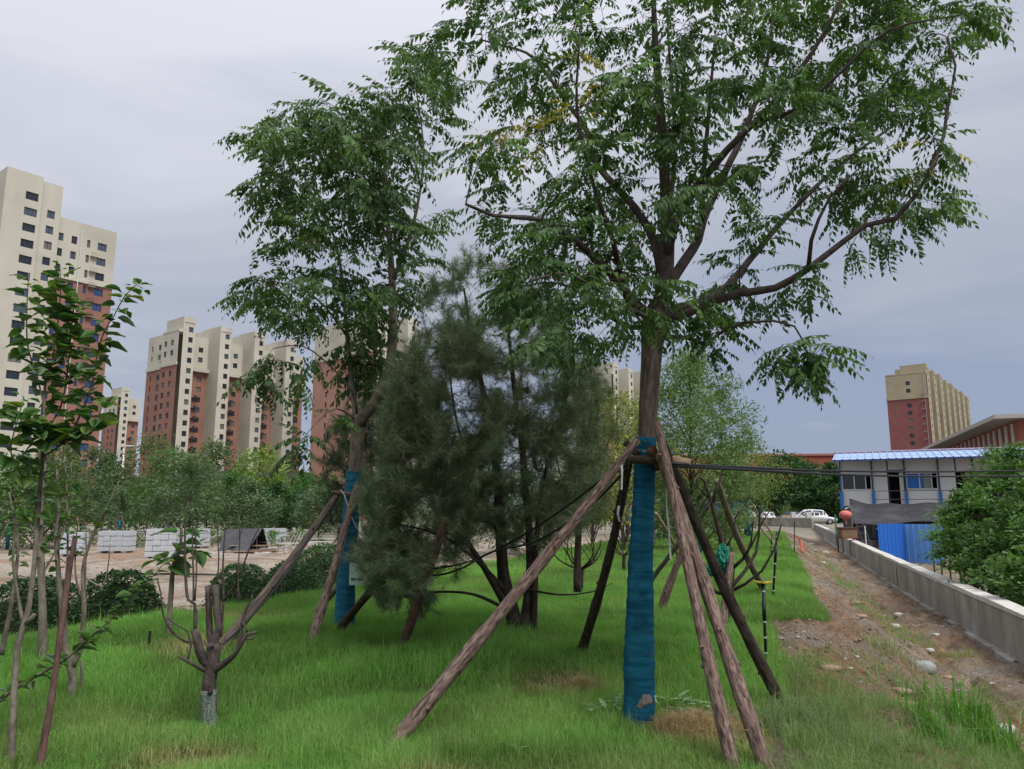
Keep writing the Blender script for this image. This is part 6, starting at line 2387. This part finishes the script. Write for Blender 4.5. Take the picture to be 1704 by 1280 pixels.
sprinkler((1270, 975), (1275, 1105), 'nearest black sprinkler riser with a bright yellow three-armed head')
sprinkler((1293, 885), (1286, 998), 'tall thin black sprinkler riser behind the yellow-headed one', .016, False)
sprinkler((1284, 892), (1283, 925), 'short far black sprinkler riser near the tall thin one', .02, False)
b = G(1322, 922)
tag(MB().tube([b, P(1322, 868, b[1])], .016, 6).build('marker_stake', BLACK), 'thin black stake standing before the red pipe', 'stake', 'marker stakes')
b = G(247, 1078)
tag(MB().tube([b, P(250, 1050, b[1])], .012, 8).build('spike_light', BLACK), 'small black spike at the lawn edge by the round hedge', 'garden spike')
b = G(1334, 918)
rp = thing('red_pipe', 'orange-red pipe pieces poking out of the rubble at the far end', 'pipe', b)
for k in range(2):
    a = P(1328 + k * 4, 893 + 6 * k, b[1] + .2 * k)
    MB().tube(resample(np.array([a, P(1332 + k * 2, 905, b[1]), P(1335 + k * 2, 920 + k, b[1] - .3)]), .1), .028, 8).build('pipe', mat('orange_red_plastic', (.42, .085, .04), rough=.5), rp, True)

# ------------------------------------------------------------------ leaf-mass plants (hedges, bushes, trees further off)
def leaf_cards(centres, n, ls, rs, c1, c2, aspect=.5, up=.5, hang=0.0, spread=None):
    """n small pointed leaves round each centre; centres: list of (point, radii)"""
    P_, S_ = [], []
    for c, r in centres:
        v = rs.normal(0, 1, (n, 3))
        v /= np.linalg.norm(v, axis=1)[:, None]
        rr = rs.random((n, 1)) ** .45
        P_.append(np.asarray(c) + v * rr * np.asarray(r))
        S_.append(np.full((n, 1), rs.random()))
    p = np.concatenate(P_)
    tone = np.concatenate(S_)
    k = len(p)
    d = rs.normal(0, 1, (k, 3))
    d[:, 2] = d[:, 2] * .6 - hang
    d /= np.linalg.norm(d, axis=1)[:, None]
    nn = rs.normal(0, .7, (k, 3)) + np.array((0, 0, up + .3))
    s = np.cross(d, nn)
    s /= np.linalg.norm(s, axis=1)[:, None] + 1e-9
    L = ls * (.6 + .8 * rs.random((k, 1)))
    w = L * aspect * .5
    m = p + d * L * .5
    V = np.stack((p, m - s * w, p + d * L, m + s * w), 1).reshape(-1, 3)
    Fq = np.arange(k * 4).reshape(-1, 4)
    t = np.clip(.65 * tone + .35 * rs.random((k, 1)), 0, 1)
    C = np.array(c1) * (1 - t) + np.array(c2) * t
    C = np.repeat(np.concatenate((C, np.ones((k, 1))), 1), 4, 0)
    return V, Fq, C


def cards_obj(name, V, Fq, C, parent, kind='stuff'):
    o = OFF.get(parent.name, np.zeros(3)) if parent is not None else 0
    ob = link(name, new_mesh(name, V - o, Fq, [LEAF], None, False, {'col': ('FLOAT_COLOR', C)}), parent)
    if kind:
        tag(ob, kind=kind)
    return ob


def hedge_ball(px, Y, w, h, seed, label, c1=(.014, .040, .014), c2=(.040, .095, .03), group='clipped round hedges at the mound foot', sink=0.0):
    rs = np.random.default_rng(seed)
    b = GP(px, Y)
    t = thing('round_hedge', label, 'hedge', b, group)
    n = int(2600 * w * h)
    a = rs.random(n) * 2 * math.pi
    z = rs.random(n)
    r = np.sqrt(np.clip(1 - (z * .98) ** 2.6, 0, 1)) * (1 + rs.normal(0, .035, n)) * (.93 + .14 * fbm(np.cos(a) * 2 + 9 + seed, np.sin(a) * 2 + z * 2 + 9, 3))
    c = np.stack((b[0] + np.cos(a) * r * w / 2, b[1] + np.sin(a) * r * w / 2, b[2] + z * h - sink), -1)
    V, Fq, C = leaf_cards([(q, (.03, .03, .03)) for q in c], 2, .05, rs, c1, c2, .6, .8)
    cards_obj('foliage', V, Fq, C, t)
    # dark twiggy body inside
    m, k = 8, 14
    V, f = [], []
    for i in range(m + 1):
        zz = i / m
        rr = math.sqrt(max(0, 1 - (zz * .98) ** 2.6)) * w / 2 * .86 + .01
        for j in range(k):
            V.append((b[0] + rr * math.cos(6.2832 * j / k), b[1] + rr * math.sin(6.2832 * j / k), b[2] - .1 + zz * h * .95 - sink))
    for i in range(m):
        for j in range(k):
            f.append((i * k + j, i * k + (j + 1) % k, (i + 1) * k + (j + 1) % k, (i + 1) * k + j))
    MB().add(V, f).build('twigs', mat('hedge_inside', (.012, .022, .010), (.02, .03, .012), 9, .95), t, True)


hedge_ball(210, 10.4, 1.15, 1.15, 61, 'dark round clipped hedge left of the pruned stub tree')
hedge_ball(408, 15.3, 1.25, 1.0, 62, 'round hedge right of the pruned stub tree before the bare ground')
hedge_ball(490, 15.6, 1.25, 1.15, 63, 'round hedge touching the left prop of the blue wrapped trunk')
hedge_ball(72, 10.6, 1.5, 1.15, 64, 'broad hedge at the left edge behind the grey sapling')
hedge_ball(545, 17.5, 1.7, 1.3, 65, 'hedge behind the blue wrapped trunk', (.03, .07, .025), (.07, .14, .05))
rb = GP(300, 14.0)
V, Fq, C = leaf_cards([(rb + np.array((rng.normal(0, .35), rng.normal(0, .3), .12 + .28 * rng.random())), (.12, .12, .1)) for _ in range(60)], 14, .05, rng, (.10, .05, .045), (.17, .10, .08), .6)
t = thing('reddish_shrub', 'low reddish-brown shrub between the two round hedges', 'shrub', rb)
cards_obj('foliage', V, Fq, C, t)


def leaf_tree(label, px, Y, top_py, w, seed, c1, c2, ls=.16, n=60, group='trees behind the bare ground', name='young_tree', hang=.2, aspect=.5, trunk_r=.06, bottom=.25, clumps=46, shape='oval', airy=1.0, m=BARK_LIMB, base=None, depth=None, wrap=None, cat='tree', rel=None):
    rs = np.random.default_rng(seed)
    b = GP(px, Y) if base is None else np.asarray(base)
    top = P(px, top_py, Y)
    h = top[2] - b[2]
    t = thing(name, label, cat, b, group)
    lean = rs.normal(0, .02, 2) * h
    tr = [b - (0, 0, .1), b + np.array((lean[0] * .3, lean[1] * .3, h * .35)), b + np.array((lean[0], lean[1], h * .75)), b + np.array((lean[0], lean[1], h * .97))]
    tp = resample(np.array(tr), h / 14)
    mb = MB().tube(tp, np.linspace(trunk_r, trunk_r * .2, len(tp)), 7, .1, seed=seed)
    C_ = []
    for k in range(clumps):
        z = bottom + (1 - bottom) * (k + rs.random()) / clumps
        u = (z - bottom) / (1 - bottom)
        if shape == 'oval':
            pr = math.sin(math.pi * min(1, .12 + .86 * u)) ** .7
        elif shape == 'cone':
            pr = 1.05 - u * .95
        else:
            pr = .35 + .65 * math.sin(math.pi * min(1, .05 + .9 * u))
        a = k * 2.4 + rs.normal(0, .5)
        r = w / 2 * pr * rs.random() ** .5
        c = b + np.array((lean[0] * z + r * math.cos(a), lean[1] * z + r * math.sin(a), h * z - .05 * h * (r / (w / 2))))
        C_.append((c, np.array((1, 1, .8)) * w * (.11 + .07 * rs.random()) * airy))
        if r > .15 * w:
            i = int(np.clip((z - .18) * (len(tp) - 1), 0, len(tp) - 1))
            mb.tube([tp[i], (tp[i] + c) / 2 + (0, 0, .03 * h), c], [trunk_r * .32, trunk_r * .2, trunk_r * .1], 4, 0, False)
    mb.build('trunk', m, t, True)
    V, Fq, C = leaf_cards(C_, n, ls, rs, c1, c2, aspect, .5, hang)
    cards_obj('crown', V, Fq, C, t)
    if wrap is not None:
        MB().tube([b, b + (0, 0, wrap)], trunk_r * 1.6, 8).build('trunk_wrap', CLOTH_FAR, t, True)
        for k in range(3):
            a = k * 2.1 + seed
            MB().tube([b + np.array((1.4 * math.cos(a), 1.4 * math.sin(a), 0)), b + np.array((0, 0, wrap + .3))], .05, 5).build('support_pole', BARK_POLE, t)
    return t


OLIVE, GREY_G, DK, YG, MID = ((.06, .085, .035), (.13, .16, .075)), ((.06, .095, .05), (.14, .18, .11)), ((.018, .05, .022), (.045, .105, .04)), ((.10, .16, .03), (.24, .30, .06)), ((.035, .085, .025), (.09, .165, .05))
for px, Y, top, w, cc, ls, n, label, kw in (
        (18, 44, 765, 5.0, MID, .20, 70, 'bushy green tree at the far left edge under the tower', dict(wrap=1.5)),
        (62, 50, 752, 4.0, GREY_G, .20, 55, 'grey-green tree second from the left edge behind the paver stacks', {}),
        (98, 47, 742, 3.4, OLIVE, .20, 55, 'olive tree behind the leftmost paver stack', dict(wrap=1.5)),
        (135, 60, 745, 4.0, GREY_G, .22, 50, 'thin grey-green tree below the tower corner', {}),
        (172, 66, 762, 5.4, DK, .24, 70, 'dark green dense tree below the small distant tower', dict(shape='cone', name='evergreen_tree')),
        (201, 50, 812, 2.2, GREY_G, .18, 40, 'small round-headed young tree in front of the dark one', dict(wrap=1.6, clumps=26)),
        (246, 58, 728, 5.0, OLIVE, .22, 60, 'tall reddish-olive tree below the left end of the stepped row', dict(airy=1.1)),
        (282, 52, 752, 4.6, MID, .20, 65, 'green tree with a blue wrapped stem behind the middle paver stacks', dict(wrap=1.9)),
        (318, 48, 760, 4.4, GREY_G, .20, 65, 'silvery green tree right of the wrapped one behind the hedge', {}),
        (345, 62, 738, 6.4, OLIVE, .24, 80, 'broad olive tree rising against the second cream bay', {}),
        (382, 57, 790, 4.0, MID, .2, 60, 'low green tree above the black board shelter', {}),
        (432, 62, 748, 5.0, YG, .22, 70, 'yellow-green tree before the flat dark canopy', dict(bottom=.35)),
        (418, 54, 800, 3.6, GREY_G, .20, 60, 'grey-green bushy tree below the yellow-green one', {}),
        (462, 60, 808, 4.2, DK, .22, 70, 'dark green tree left of the long leaning prop', {}),
        (505, 66, 790, 5.0, MID, .22, 70, 'mid-green tree below the pinkish end wall', {}),
        (532, 58, 815, 3.4, GREY_G, .20, 60, 'grey-green tree just left of the blue wrapped trunk', {})):
    leaf_tree(label, px, Y, top, w * 1.15, 100 + px, np.array(cc[0]) * (.92, 1.08, .9), np.array(cc[1]) * (.92, 1.06, .9), ls, int(n * 1.5), **kw)

# middle: light trees seen past the big trunk
WL = ((.075, .14, .045), (.17, .26, .10))
leaf_tree('tall light green willow-like tree rising right of the big trunk', 1150, 27, 592, 4.8, 301, WL[0], WL[1], .16, 260, 'trees beyond the lawn', 'willow_tree', .55, .26, .07, .1, 90, 'oval', 1.0)
leaf_tree('thin willow-like tree leaning right against open sky', 1205, 30, 650, 2.6, 302, WL[0], WL[1], .16, 150, 'trees beyond the lawn', 'willow_tree', .55, .22, .05, .1, 46, 'oval', .9)
leaf_tree('drooping yellow-green tree above the far propped wrapped stem', 1243, 41, 730, 4.4, 303, (.075, .12, .03), (.19, .24, .06), .16, 110, 'trees beyond the lawn', 'willow_tree', 1.0, .25, .10, .42, 50, 'oval', 1.0, wrap=1.9)
leaf_tree('yellow-flowered green tree just left of the big trunk', 1036, 25, 655, 3.6, 304, (.10, .15, .03), (.30, .30, .07), .13, 90, 'trees beyond the lawn', 'young_tree', .2, .4, .07, .2, 55)
leaf_tree('light green tree behind the feathery pine', 985, 33, 660, 4.6, 305, (.07, .12, .03), (.19, .24, .07), .15, 80, 'trees beyond the lawn', 'young_tree', .2, .4, .08, .2, 55)
leaf_tree('light green tree hidden behind the teal wrapped trunk', 1085, 36, 690, 4.6, 306, (.06, .11, .035), (.15, .21, .08), .15, 80, 'trees beyond the lawn', 'young_tree', .3, .3, .08, .15, 55)
leaf_tree('olive tree behind the tops of the two front props', 1130, 40, 740, 5.0, 307, (.06, .10, .04), (.14, .18, .08), .16, 80, 'trees beyond the lawn', 'young_tree', .3, .3, .08, .1, 55)
leaf_tree('dull green tree deep behind the pine trunks', 905, 38, 720, 6.0, 308, (.05, .09, .035), (.13, .17, .08), .17, 80, 'trees beyond the lawn', 'young_tree', .3, .35, .08, .12, 60)
leaf_tree('grey-green tree behind the pine on its left', 760, 40, 730, 6.5, 309, (.05, .085, .045), (.12, .155, .09), .17, 80, 'trees beyond the lawn', 'young_tree', .3, .35, .08, .1, 60)
leaf_tree('dense dark tree before the red hall', 1308, 112, 762, 11.5, 310, (.016, .05, .016), (.05, .125, .035), .5, 110, 'trees before the red hall', 'broad_tree', .1, .6, .2, .12, 70)
leaf_tree('dense green tree between the red hall and the cabin', 1390, 104, 775, 8.0, 311, (.02, .055, .02), (.055, .125, .04), .45, 100, 'trees before the red hall', 'broad_tree', .1, .6, .2, .1, 60)
leaf_tree('lower dark green tree left of the dense one before the red hall', 1262, 118, 795, 8.0, 312, (.02, .05, .02), (.05, .11, .04), .45, 100, 'trees before the red hall', 'broad_tree', .1, .6, .2, .1, 60)
leaf_tree('green tree at the right end of the red hall', 1352, 125, 772, 7.5, 313, (.03, .065, .022), (.07, .13, .045), .45, 90, 'trees before the red hall', 'broad_tree', .1, .6, .2, .3, 50)
for px, ax, lab in ((1222, 875, 'left'), (1290, 905, 'right')):
    prop(G(px, ax), P(1243, 842, 41), .06, .05, BARK_POLE, lab + ' thin prop of the far drooping yellow-green tree', 'timber props of the far tree', seed=px, knots=1)


def stuff_band(name, label, cat, pts, n, ls, c1, c2, rad, seed, aspect=.4, hang=0.0):
    rs = np.random.default_rng(seed)
    V, Fq, C = leaf_cards([(p, rad) for p in pts], n, ls, rs, c1, c2, aspect, .5, hang)
    o = cards_obj(name, V, Fq, C, None)
    return tag(o, label, cat)


pts = []
for k in range(150):
    px = rng.uniform(-60, 640)
    Y = rng.uniform(72, 92)
    pts.append(P(px, rng.uniform(800, 872), Y))
stuff_band('far_thicket', 'unbroken belt of green trees behind the young trees on the left', 'thicket', pts, 130, .45, (.03, .06, .025), (.10, .15, .06), (1.7, 1.2, 1.4), 401)
pts = []
for k in range(140):
    px = rng.uniform(620, 1270)
    pts.append(P(px, rng.uniform(790, 866), rng.uniform(66, 96)))
stuff_band('far_thicket', 'belt of green trees behind the pine and big trunk', 'thicket', pts, 130, .42, (.035, .065, .025), (.11, .155, .06), (1.7, 1.2, 1.3), 402)
pts = [np.array((X(rng.uniform(1285, 1400), 108) , 108 + rng.uniform(-4, 6), .2 + rng.uniform(0, 1.9))) for _ in range(120)]
stuff_band('reeds', 'tall green reeds behind the parked cars', 'reeds', pts, 40, .7, (.06, .12, .035), (.15, .20, .07), (.7, .6, .5), 403, .12, -1.4)
pts = [np.array((x_ + rng.normal(0, .4), 48 + rng.normal(0, .6) + .02 * x_, -.55 + rng.uniform(.1, 1.0))) for x_ in np.arange(-33, -12, .16)]
V, Fq, C = leaf_cards([(p, (.3, .3, .25)) for p in pts], 46, .15, rng, (.035, .095, .02), (.10, .21, .05), .5)
t = thing('clipped_hedge', 'long low bright green hedge behind the paver stacks', 'hedge', GP(300, 48))
cards_obj('foliage', V, Fq, C, t)

# right: bushes behind the wall
BUSH = ((.030, .080, .022), (.115, .225, .060))


def bush(label, blobs, n, ls, seed, cc=BUSH, name='leafy_bush', aspect=.42, hang=.1):
    rs = np.random.default_rng(seed)
    b = GP(blobs[0][0], blobs[0][2])
    t = thing(name, label, 'bush', b, 'bushes behind the wall')
    C_ = []
    mb = MB()
    for px, py, Y, r in blobs:
        c = P(px, py, Y)
        mb.tube([np.array((c[0] + rs.normal(0, .2), c[1], h1(c[0], c[1]))), (c + b) / 2, c], [.03, .02, .01], 5, 0, False)
        for k in range(int(44 * r * r) + 7):
            v = unit(rs.normal(0, 1, 3)) * r * rs.random() ** .4
            C_.append((c + v, np.array((.20, .20, .13)) * rs.uniform(.7, 1.5)))
    mb.build('stems', BARK_LIMB, t, True)
    V, Fq, C = leaf_cards(C_, n, ls, rs, cc[0], cc[1], aspect, .8, hang)
    cards_obj('foliage', V, Fq, C, t)


bl = [(px, py, Y, r) for px, py, Y, r in ((1640, 905, 17.5, .75), (1590, 915, 18.0, .55), (1690, 900, 16.5, .8), (1640, 850, 18.5, .7), (1700, 845, 17, .7), (1600, 865, 18.8, .5), (1575, 900, 18.8, .35), (1670, 960, 15.8, .5), (1720, 960, 15.2, .7), (1620, 950, 17.0, .4), (1665, 815, 19, .55), (1740, 900, 16, .8), (1760, 830, 16.5, .8), (1625, 820, 19, .5), (1655, 785, 19.5, .5), (1700, 790, 18.5, .65), (1585, 845, 19.2, .4), (1750, 770, 18, .8), (1850, 880, 15.5, .9), (1860, 800, 16.5, .9))]
bush('dense leafy bush bulging over the wall at the right edge', bl, 46, .13, 501)
bush('paler leafy bush low at the right edge before the dense one', [(1700, 940, 14.2, .38), (1690, 975, 14.0, .28), (1735, 950, 13.9, .4)], 46, .12, 502, ((.05, .11, .03), (.13, .24, .07)))
bush('feathery grey-green bush rising above the dense bush', [(1655, 790, 21, .6), (1690, 775, 21, .6), (1625, 815, 21.5, .45), (1720, 790, 21, .7), (1660, 760, 22, .4)], 50, .14, 503, ((.06, .10, .045), (.14, .19, .09)), 'feathery_bush', .12, -.6)


def maize(px, Y, top, seed, label):
    rs = np.random.default_rng(seed)
    b = GP(px, Y)
    h = P(px, top, Y)[2] - b[2]
    t = thing('maize_plant', label, 'plant', b, 'maize-like plants before the blue fence')
    MB().tube([b, b + np.array((.03, 0, h * .95))], [.03, .012], 6).build('stem', mat('maize_stem', (.12, .17, .05), rough=.7), t, True)
    for k in range(10):
        z = h * (.3 + .068 * k)
        a = k * 2.7 + rs.normal(0, .3)
        L = .75 * rs.uniform(.7, 1.1)
        d = np.array((math.cos(a), math.sin(a), 0))
        s = np.array((-d[1], d[0], 0))
        V = []
        for i in range(7):
            u = i / 6
            p = b + np.array((0, 0, z)) + d * L * u * .8 + np.array((0, 0, L * (.75 * u - 1.0 * u * u)))
            w = .045 * math.sin(math.pi * min(1, .15 + .85 * u)) + .002
            V += [p - s * w, p + s * w]
        f = [(2 * i, 2 * i + 1, 2 * i + 3, 2 * i + 2) for i in range(6)]
        c = np.array((.07, .15, .05)) * rs.uniform(.7, 1.5)
        me = new_mesh('leaf', np.array(V) - b, f, [LEAF], None, True, {'col': ('FLOAT_COLOR', np.tile(np.append(c, 1), (14, 1)))})
        link('leaf', me, t)


for i, (px, Y, top, lab) in enumerate(((1558, 22, 832, 'tallest maize-like plant at the left end of the bushes'), (1572, 21.5, 836, 'maize-like plant second from the left beside the blue fence'), (1588, 21.8, 842, 'maize-like plant third from the left against the bush'), (1546, 22.5, 868, 'shortest maize-like plant nearest the blue fence'))):
    maize(px, Y, top, 520 + i, lab)

# ------------------------------------------------------------------ building materials on the bare ground
PAVER = mat('pale_paver', (.44, .45, .47), (.52, .53, .54), 3, .8, c3=(.40, .42, .45), s3=1.5)


def paver_stack(px, py, D, nx, nz, rz, label, dy=2):
    a = P(px, py, D)
    b = np.array((a[0], a[1], h1(a[0], a[1]) - .02))
    t = thing('paver_stack', label, 'paver stack', b, 'wrapped paver stacks on the bare ground', rz)
    bw, bd, bh = .335, .36, .255
    me = new_mesh('paver', np.concatenate(MB().box((0, 0, 0), (bw - .012, bd - .012, bh - .012)).V), BOXF, [PAVER])
    rs = np.random.default_rng(int(px))
    for k in range(nz):
        for i in range(nx):
            for j in range(dy):
                o = link('paver', me, t)
                o.location = ((i - (nx - 1) / 2) * bw + rs.normal(0, .006), (j - (dy - 1) / 2) * bd + rs.normal(0, .008), .12 + bh * (k + .5))
    for sx in (-.4, 0, .4):
        MB().box((sx * nx * bw, 0, .05), (.1, dy * bd, .09)).build('batten', WOOD_PALE, t, world=False)
    for k in range(1, nz, 2):
        MB().box((0, 0, .12 + k * bh), (nx * bw + .012, dy * bd + .012, .014)).build('strap', BLACK, t, world=False)


paver_stack(122, 930, 38, 3, 4, R(8), 'leftmost stack of pale pavers behind the saplings')
paver_stack(193, 922, 41, 5, 4, R(-4), 'pale paver stack second from the left with sharp strap lines')
paver_stack(268, 936, 37, 4, 5, R(10), 'tallest near paver stack behind the thin shoots')
paver_stack(326, 908, 46, 4, 4, R(-6), 'pale paver stack between the near one and the black shelter')
paver_stack(452, 903, 50, 5, 4, R(5), 'pale paver stack just right of the black shelter')


def shelter():
    b = P(402, 914, 43)
    z = h1(b[0], b[1])
    t = thing('board_shelter', 'black boards propped together like a tent on the bare ground', 'boards', (b[0], b[1], z))
    m = mat('black_board', (.045, .045, .05), (.065, .065, .07), 1.5, .6)
    dk = mat('board_shaded', (.018, .018, .02), rough=.8)  # darker copy of the board, its inner shade put into the colour
    ridge = [P(372, 881, 43.5), P(437, 879, 42.5)]
    f1 = [P(363, 914, 42.0), P(410, 914, 41.0)]
    for r in ridge:
        pass
    d = unit((ridge[1] - ridge[0]) * np.array((1, 1, 0)))
    n = np.array((d[1], -d[0], 0))
    for k in range(2):
        u0, u1 = (.02, .49) if k == 0 else (.51, .99)
        A, B = ridge[0] + (ridge[1] - ridge[0]) * u0, ridge[0] + (ridge[1] - ridge[0]) * u1
        Cc, Dd = f1[1] * u1 + f1[0] * (1 - u1), f1[1] * u0 + f1[0] * (1 - u0)
        Cc, Dd = Cc.copy(), Dd.copy()
        Cc[2] = Dd[2] = z
        V = [A, B, Cc, Dd]
        V = V + [v - n * .03 for v in V]
        MB().add(V, BOXF).build('board', m, t)
    A, B = ridge
    Cc, Dd = P(447, 908, 44.5), P(385, 908, 45.5)
    Cc[2] = Dd[2] = z
    V = [A - n * .035, B - n * .035, Cc, Dd]
    MB().add(V + [v - n * .03 for v in V], BOXF).build('board', dk, t)
    for px in (422, 428):
        a = P(px, 890, 42.6)
        MB().tube([(a[0], a[1], z), a], .03, 6).build('prop_stick', BARK_GREY, t)
    a, b2 = P(411, 890, 42.4), P(432, 890, 42.4)
    MB().tube([a, b2], .03, 6).build('prop_stick', BARK_GREY, t)


shelter()


def planks():
    b = P(455, 914, 41.5)
    z = h1(b[0], b[1])
    t = thing('plank_pile', 'pile of weathered planks and sheets beside the black shelter', 'planks', (b[0], b[1], z))
    rs = np.random.default_rng(77)
    mats_ = [WOOD_PALE, mat('plank_brown', (.17, .105, .065), (.25, .165, .11), 8, .9), mat('sheet_grey', (.33, .33, .33), (.42, .42, .42), 4, .8), mat('sheet_white', (.5, .5, .48), rough=.8)]
    for k in range(16):
        x = b[0] + rs.uniform(-1.6, 2.6)
        y = b[1] + rs.uniform(-.6, 2.2)
        L = rs.uniform(1.2, 2.6)
        MB().box((x, y, z + .05 + .05 * k * rs.random() + .1 * (k > 9)), (L, rs.uniform(.15, .45), .03), rs.normal(.1, .35)).build('plank', mats_[int(rs.integers(0, 4)) if k > 7 else 1], t)
    for k in range(7):
        a = P(470 + 6 * k, 905 - 2 * k, 44)
        c = P(485 + 5 * k, 888, 45.5)
        s = np.array((.0, .25, .12))
        V = [a, a + s, c + s, c]
        V[0][2] = V[1][2] = z + .05
        MB().add(V + [v + np.array((0, .02, .05)) for v in V], BOXF).build('sheet', mats_[2 + k % 2], t)


planks()
rs_ = np.random.default_rng(9)
pts = []
Vs, Fs = [], []
mb = MB()
for k in range(130):
    px = rs_.uniform(350, 560)
    py = rs_.uniform(903, 925)
    g = G(px, py)
    mb.box(g + np.array((0, 0, .04)), (rs_.uniform(.1, .5), rs_.uniform(.08, .3), rs_.uniform(.02, .1)), rs_.random() * 3)
tag(mb.build('rubble', mat('rubble', (.36, .33, .29), (.5, .48, .45), 1.2, .9)), 'scattered pale rubble round the black shelter', 'rubble', kind='stuff')
# kerb slabs on the far left
for k in range(6):
    g = G(12 + k * 16, 992 - k * 5)
    o = MB().box(g + np.array((0, 0, .12)), (.55, .22, .24), .15).build('kerb_stone', mat('kerb_grey', (.32, .30, .26), (.4, .38, .33), 3, .9))
    tag(o, ('leftmost', 'second from the left', 'third from the left', 'fourth from the left', 'second from the right', 'rightmost')[k] + ' tan kerb stone in the short row at the far left', 'kerb stone', 'row of kerb stones at the far left')
cable2 = [G(190, 957), G(300, 957), G(420, 959), G(520, 955)]
tag(MB().tube(resample(np.array([c + np.array((0, 0, .03)) for c in cable2]), .4), .035, 6).build('ground_hose', BLACK), 'black hose lying across the pale bare ground', 'hose')
lp = GP(204, 70)
t = thing('lamp_post', 'slim white lamp post below the small distant tower', 'lamp post', lp)
MB().tube([lp, P(206, 742, 70)], [.09, .06], 8).build('pole', WHITE, t, True)
q = P(206, 742, 70)
MB().box(q + np.array((.4, 0, 0)), (1.0, .25, .12)).build('lamp_head', WHITE, t)

# ------------------------------------------------------------------ people behind the big trunk
SKIN = mat('skin', (.42, .24, .17), rough=.6)
HAIR = mat('hair', (.012, .010, .009), rough=.6)


def person(px, Y, label, shirt, trousers, height=1.68, face=R(200), bend=0.0, seed=1):
    b = GP(px, Y)
    t = thing('person', label, 'person', b, 'people standing beyond the big trunk', face)
    s = height / 1.7
    bx = math.sin(bend) * .45
    J = {'pel': (0, 0, .93), 'waist': (0, bx * .3, 1.08), 'chest': (0, bx * .8, 1.30), 'neck': (0, bx * 1.1, 1.46), 'head0': (0, bx * 1.2 + .01, 1.54), 'head1': (0, bx * 1.3 + .03, 1.66),
         'lh': (.09, 0, .90), 'rh': (-.09, 0, .90), 'lk': (.11, .03, .50), 'rk': (-.11, .02, .50), 'la': (.12, 0, .09), 'ra': (-.13, -.05, .09), 'lt': (.13, .15, .04), 'rt': (-.14, .10, .04),
         'ls': (.18, bx, 1.40), 'rs': (-.18, bx, 1.40), 'le': (.24, bx + .05, 1.13), 're': (-.25, bx + .02, 1.13), 'lw': (.22, bx + .25, .98), 'rw': (-.24, bx + .14, .90), 'lf': (.21, bx + .34, .94), 'rf': (-.24, bx + .19, .82)}
    rad = {'pel': .15, 'waist': .135, 'chest': .15, 'neck': .06, 'head0': .075, 'head1': .095, 'lh': .095, 'rh': .095, 'lk': .065, 'rk': .065, 'la': .045, 'ra': .045, 'lt': .04, 'rt': .04, 'ls': .07, 'rs': .07, 'le': .045, 're': .045, 'lw': .032, 'rw': .032, 'lf': .035, 'rf': .035}
    E = [('pel', 'waist'), ('waist', 'chest'), ('chest', 'neck'), ('neck', 'head0'), ('head0', 'head1'), ('pel', 'lh'), ('pel', 'rh'), ('lh', 'lk'), ('rh', 'rk'), ('lk', 'la'), ('rk', 'ra'), ('la', 'lt'), ('ra', 'rt'), ('chest', 'ls'), ('chest', 'rs'), ('ls', 'le'), ('rs', 're'), ('le', 'lw'), ('re', 'rw'), ('lw', 'lf'), ('rw', 'rf')]
    ks = list(J)
    me = bpy.data.meshes.new('body')
    me.from_pydata([tuple(c * s for c in J[k]) for k in ks], [(ks.index(a), ks.index(c)) for a, c in E], [])
    o = link('body', me, t)
    sk = o.modifiers.new('skin', 'SKIN')
    for k, d in zip(ks, me.skin_vertices[0].data):
        d.radius = (rad[k] * s, rad[k] * s)
        d.use_root = k == 'pel'
    sub = o.modifiers.new('sub', 'SUBSURF')
    sub.levels = sub.render_levels = 1
    bpy.context.view_layer.update()
    dg = bpy.context.evaluated_depsgraph_get()
    m2 = bpy.data.meshes.new_from_object(o.evaluated_get(dg))
    o.modifiers.clear()
    m2.materials.clear()
    for m in (trousers, shirt, SKIN, BLACK):
        m2.materials.append(m)
    for p in m2.polygons:
        c = p.center / s
        if c.z > 1.46 or (abs(c.x) > .17 and c.z < 1.0 and c.z > .75 and abs(c.y) > .1):
            p.material_index = 2
        elif c.z > .95:
            p.material_index = 1
        elif c.z < .10:
            p.material_index = 3
        p.use_smooth = True
    o.data = m2
    V, f = [], []
    c = np.array(J['head1']) * s
    for i in range(7):
        th = math.pi * .58 * i / 6
        for j in range(12):
            ph = 2 * math.pi * j / 12
            V.append(c + np.array((.098 * math.sin(th) * math.cos(ph), .105 * math.sin(th) * math.sin(ph) - .018, .11 * math.cos(th) + .01)) * s)
    for i in range(6):
        for j in range(12):
            f.append((i * 12 + j, i * 12 + (j + 1) % 12, (i + 1) * 12 + (j + 1) % 12, (i + 1) * 12 + j))
    MB().add(V, f).build('hair', HAIR, t, True, world=False)


BLUESHIRT = mat('blue_cloth', (.02, .14, .42), rough=.9)
NAVY = mat('navy_cloth', (.015, .03, .12), rough=.9)
DARKT = mat('dark_trousers', (.02, .02, .026), rough=.9)
MAUVE = mat('mauve_trousers', (.14, .09, .12), rough=.9)
person(1043, 33, 'person in a bright blue top and dark trousers left of the teal trunk', BLUESHIRT, DARKT, 1.66, R(250), .3)
person(1091, 35, 'person in a light blue top mostly hidden at the right edge of the teal trunk', BLUESHIRT, MAUVE, 1.7, R(190))
person(1108, 37, 'person in navy clothes between the teal trunk and the hanging cord', NAVY, NAVY, 1.68, R(160), .2)
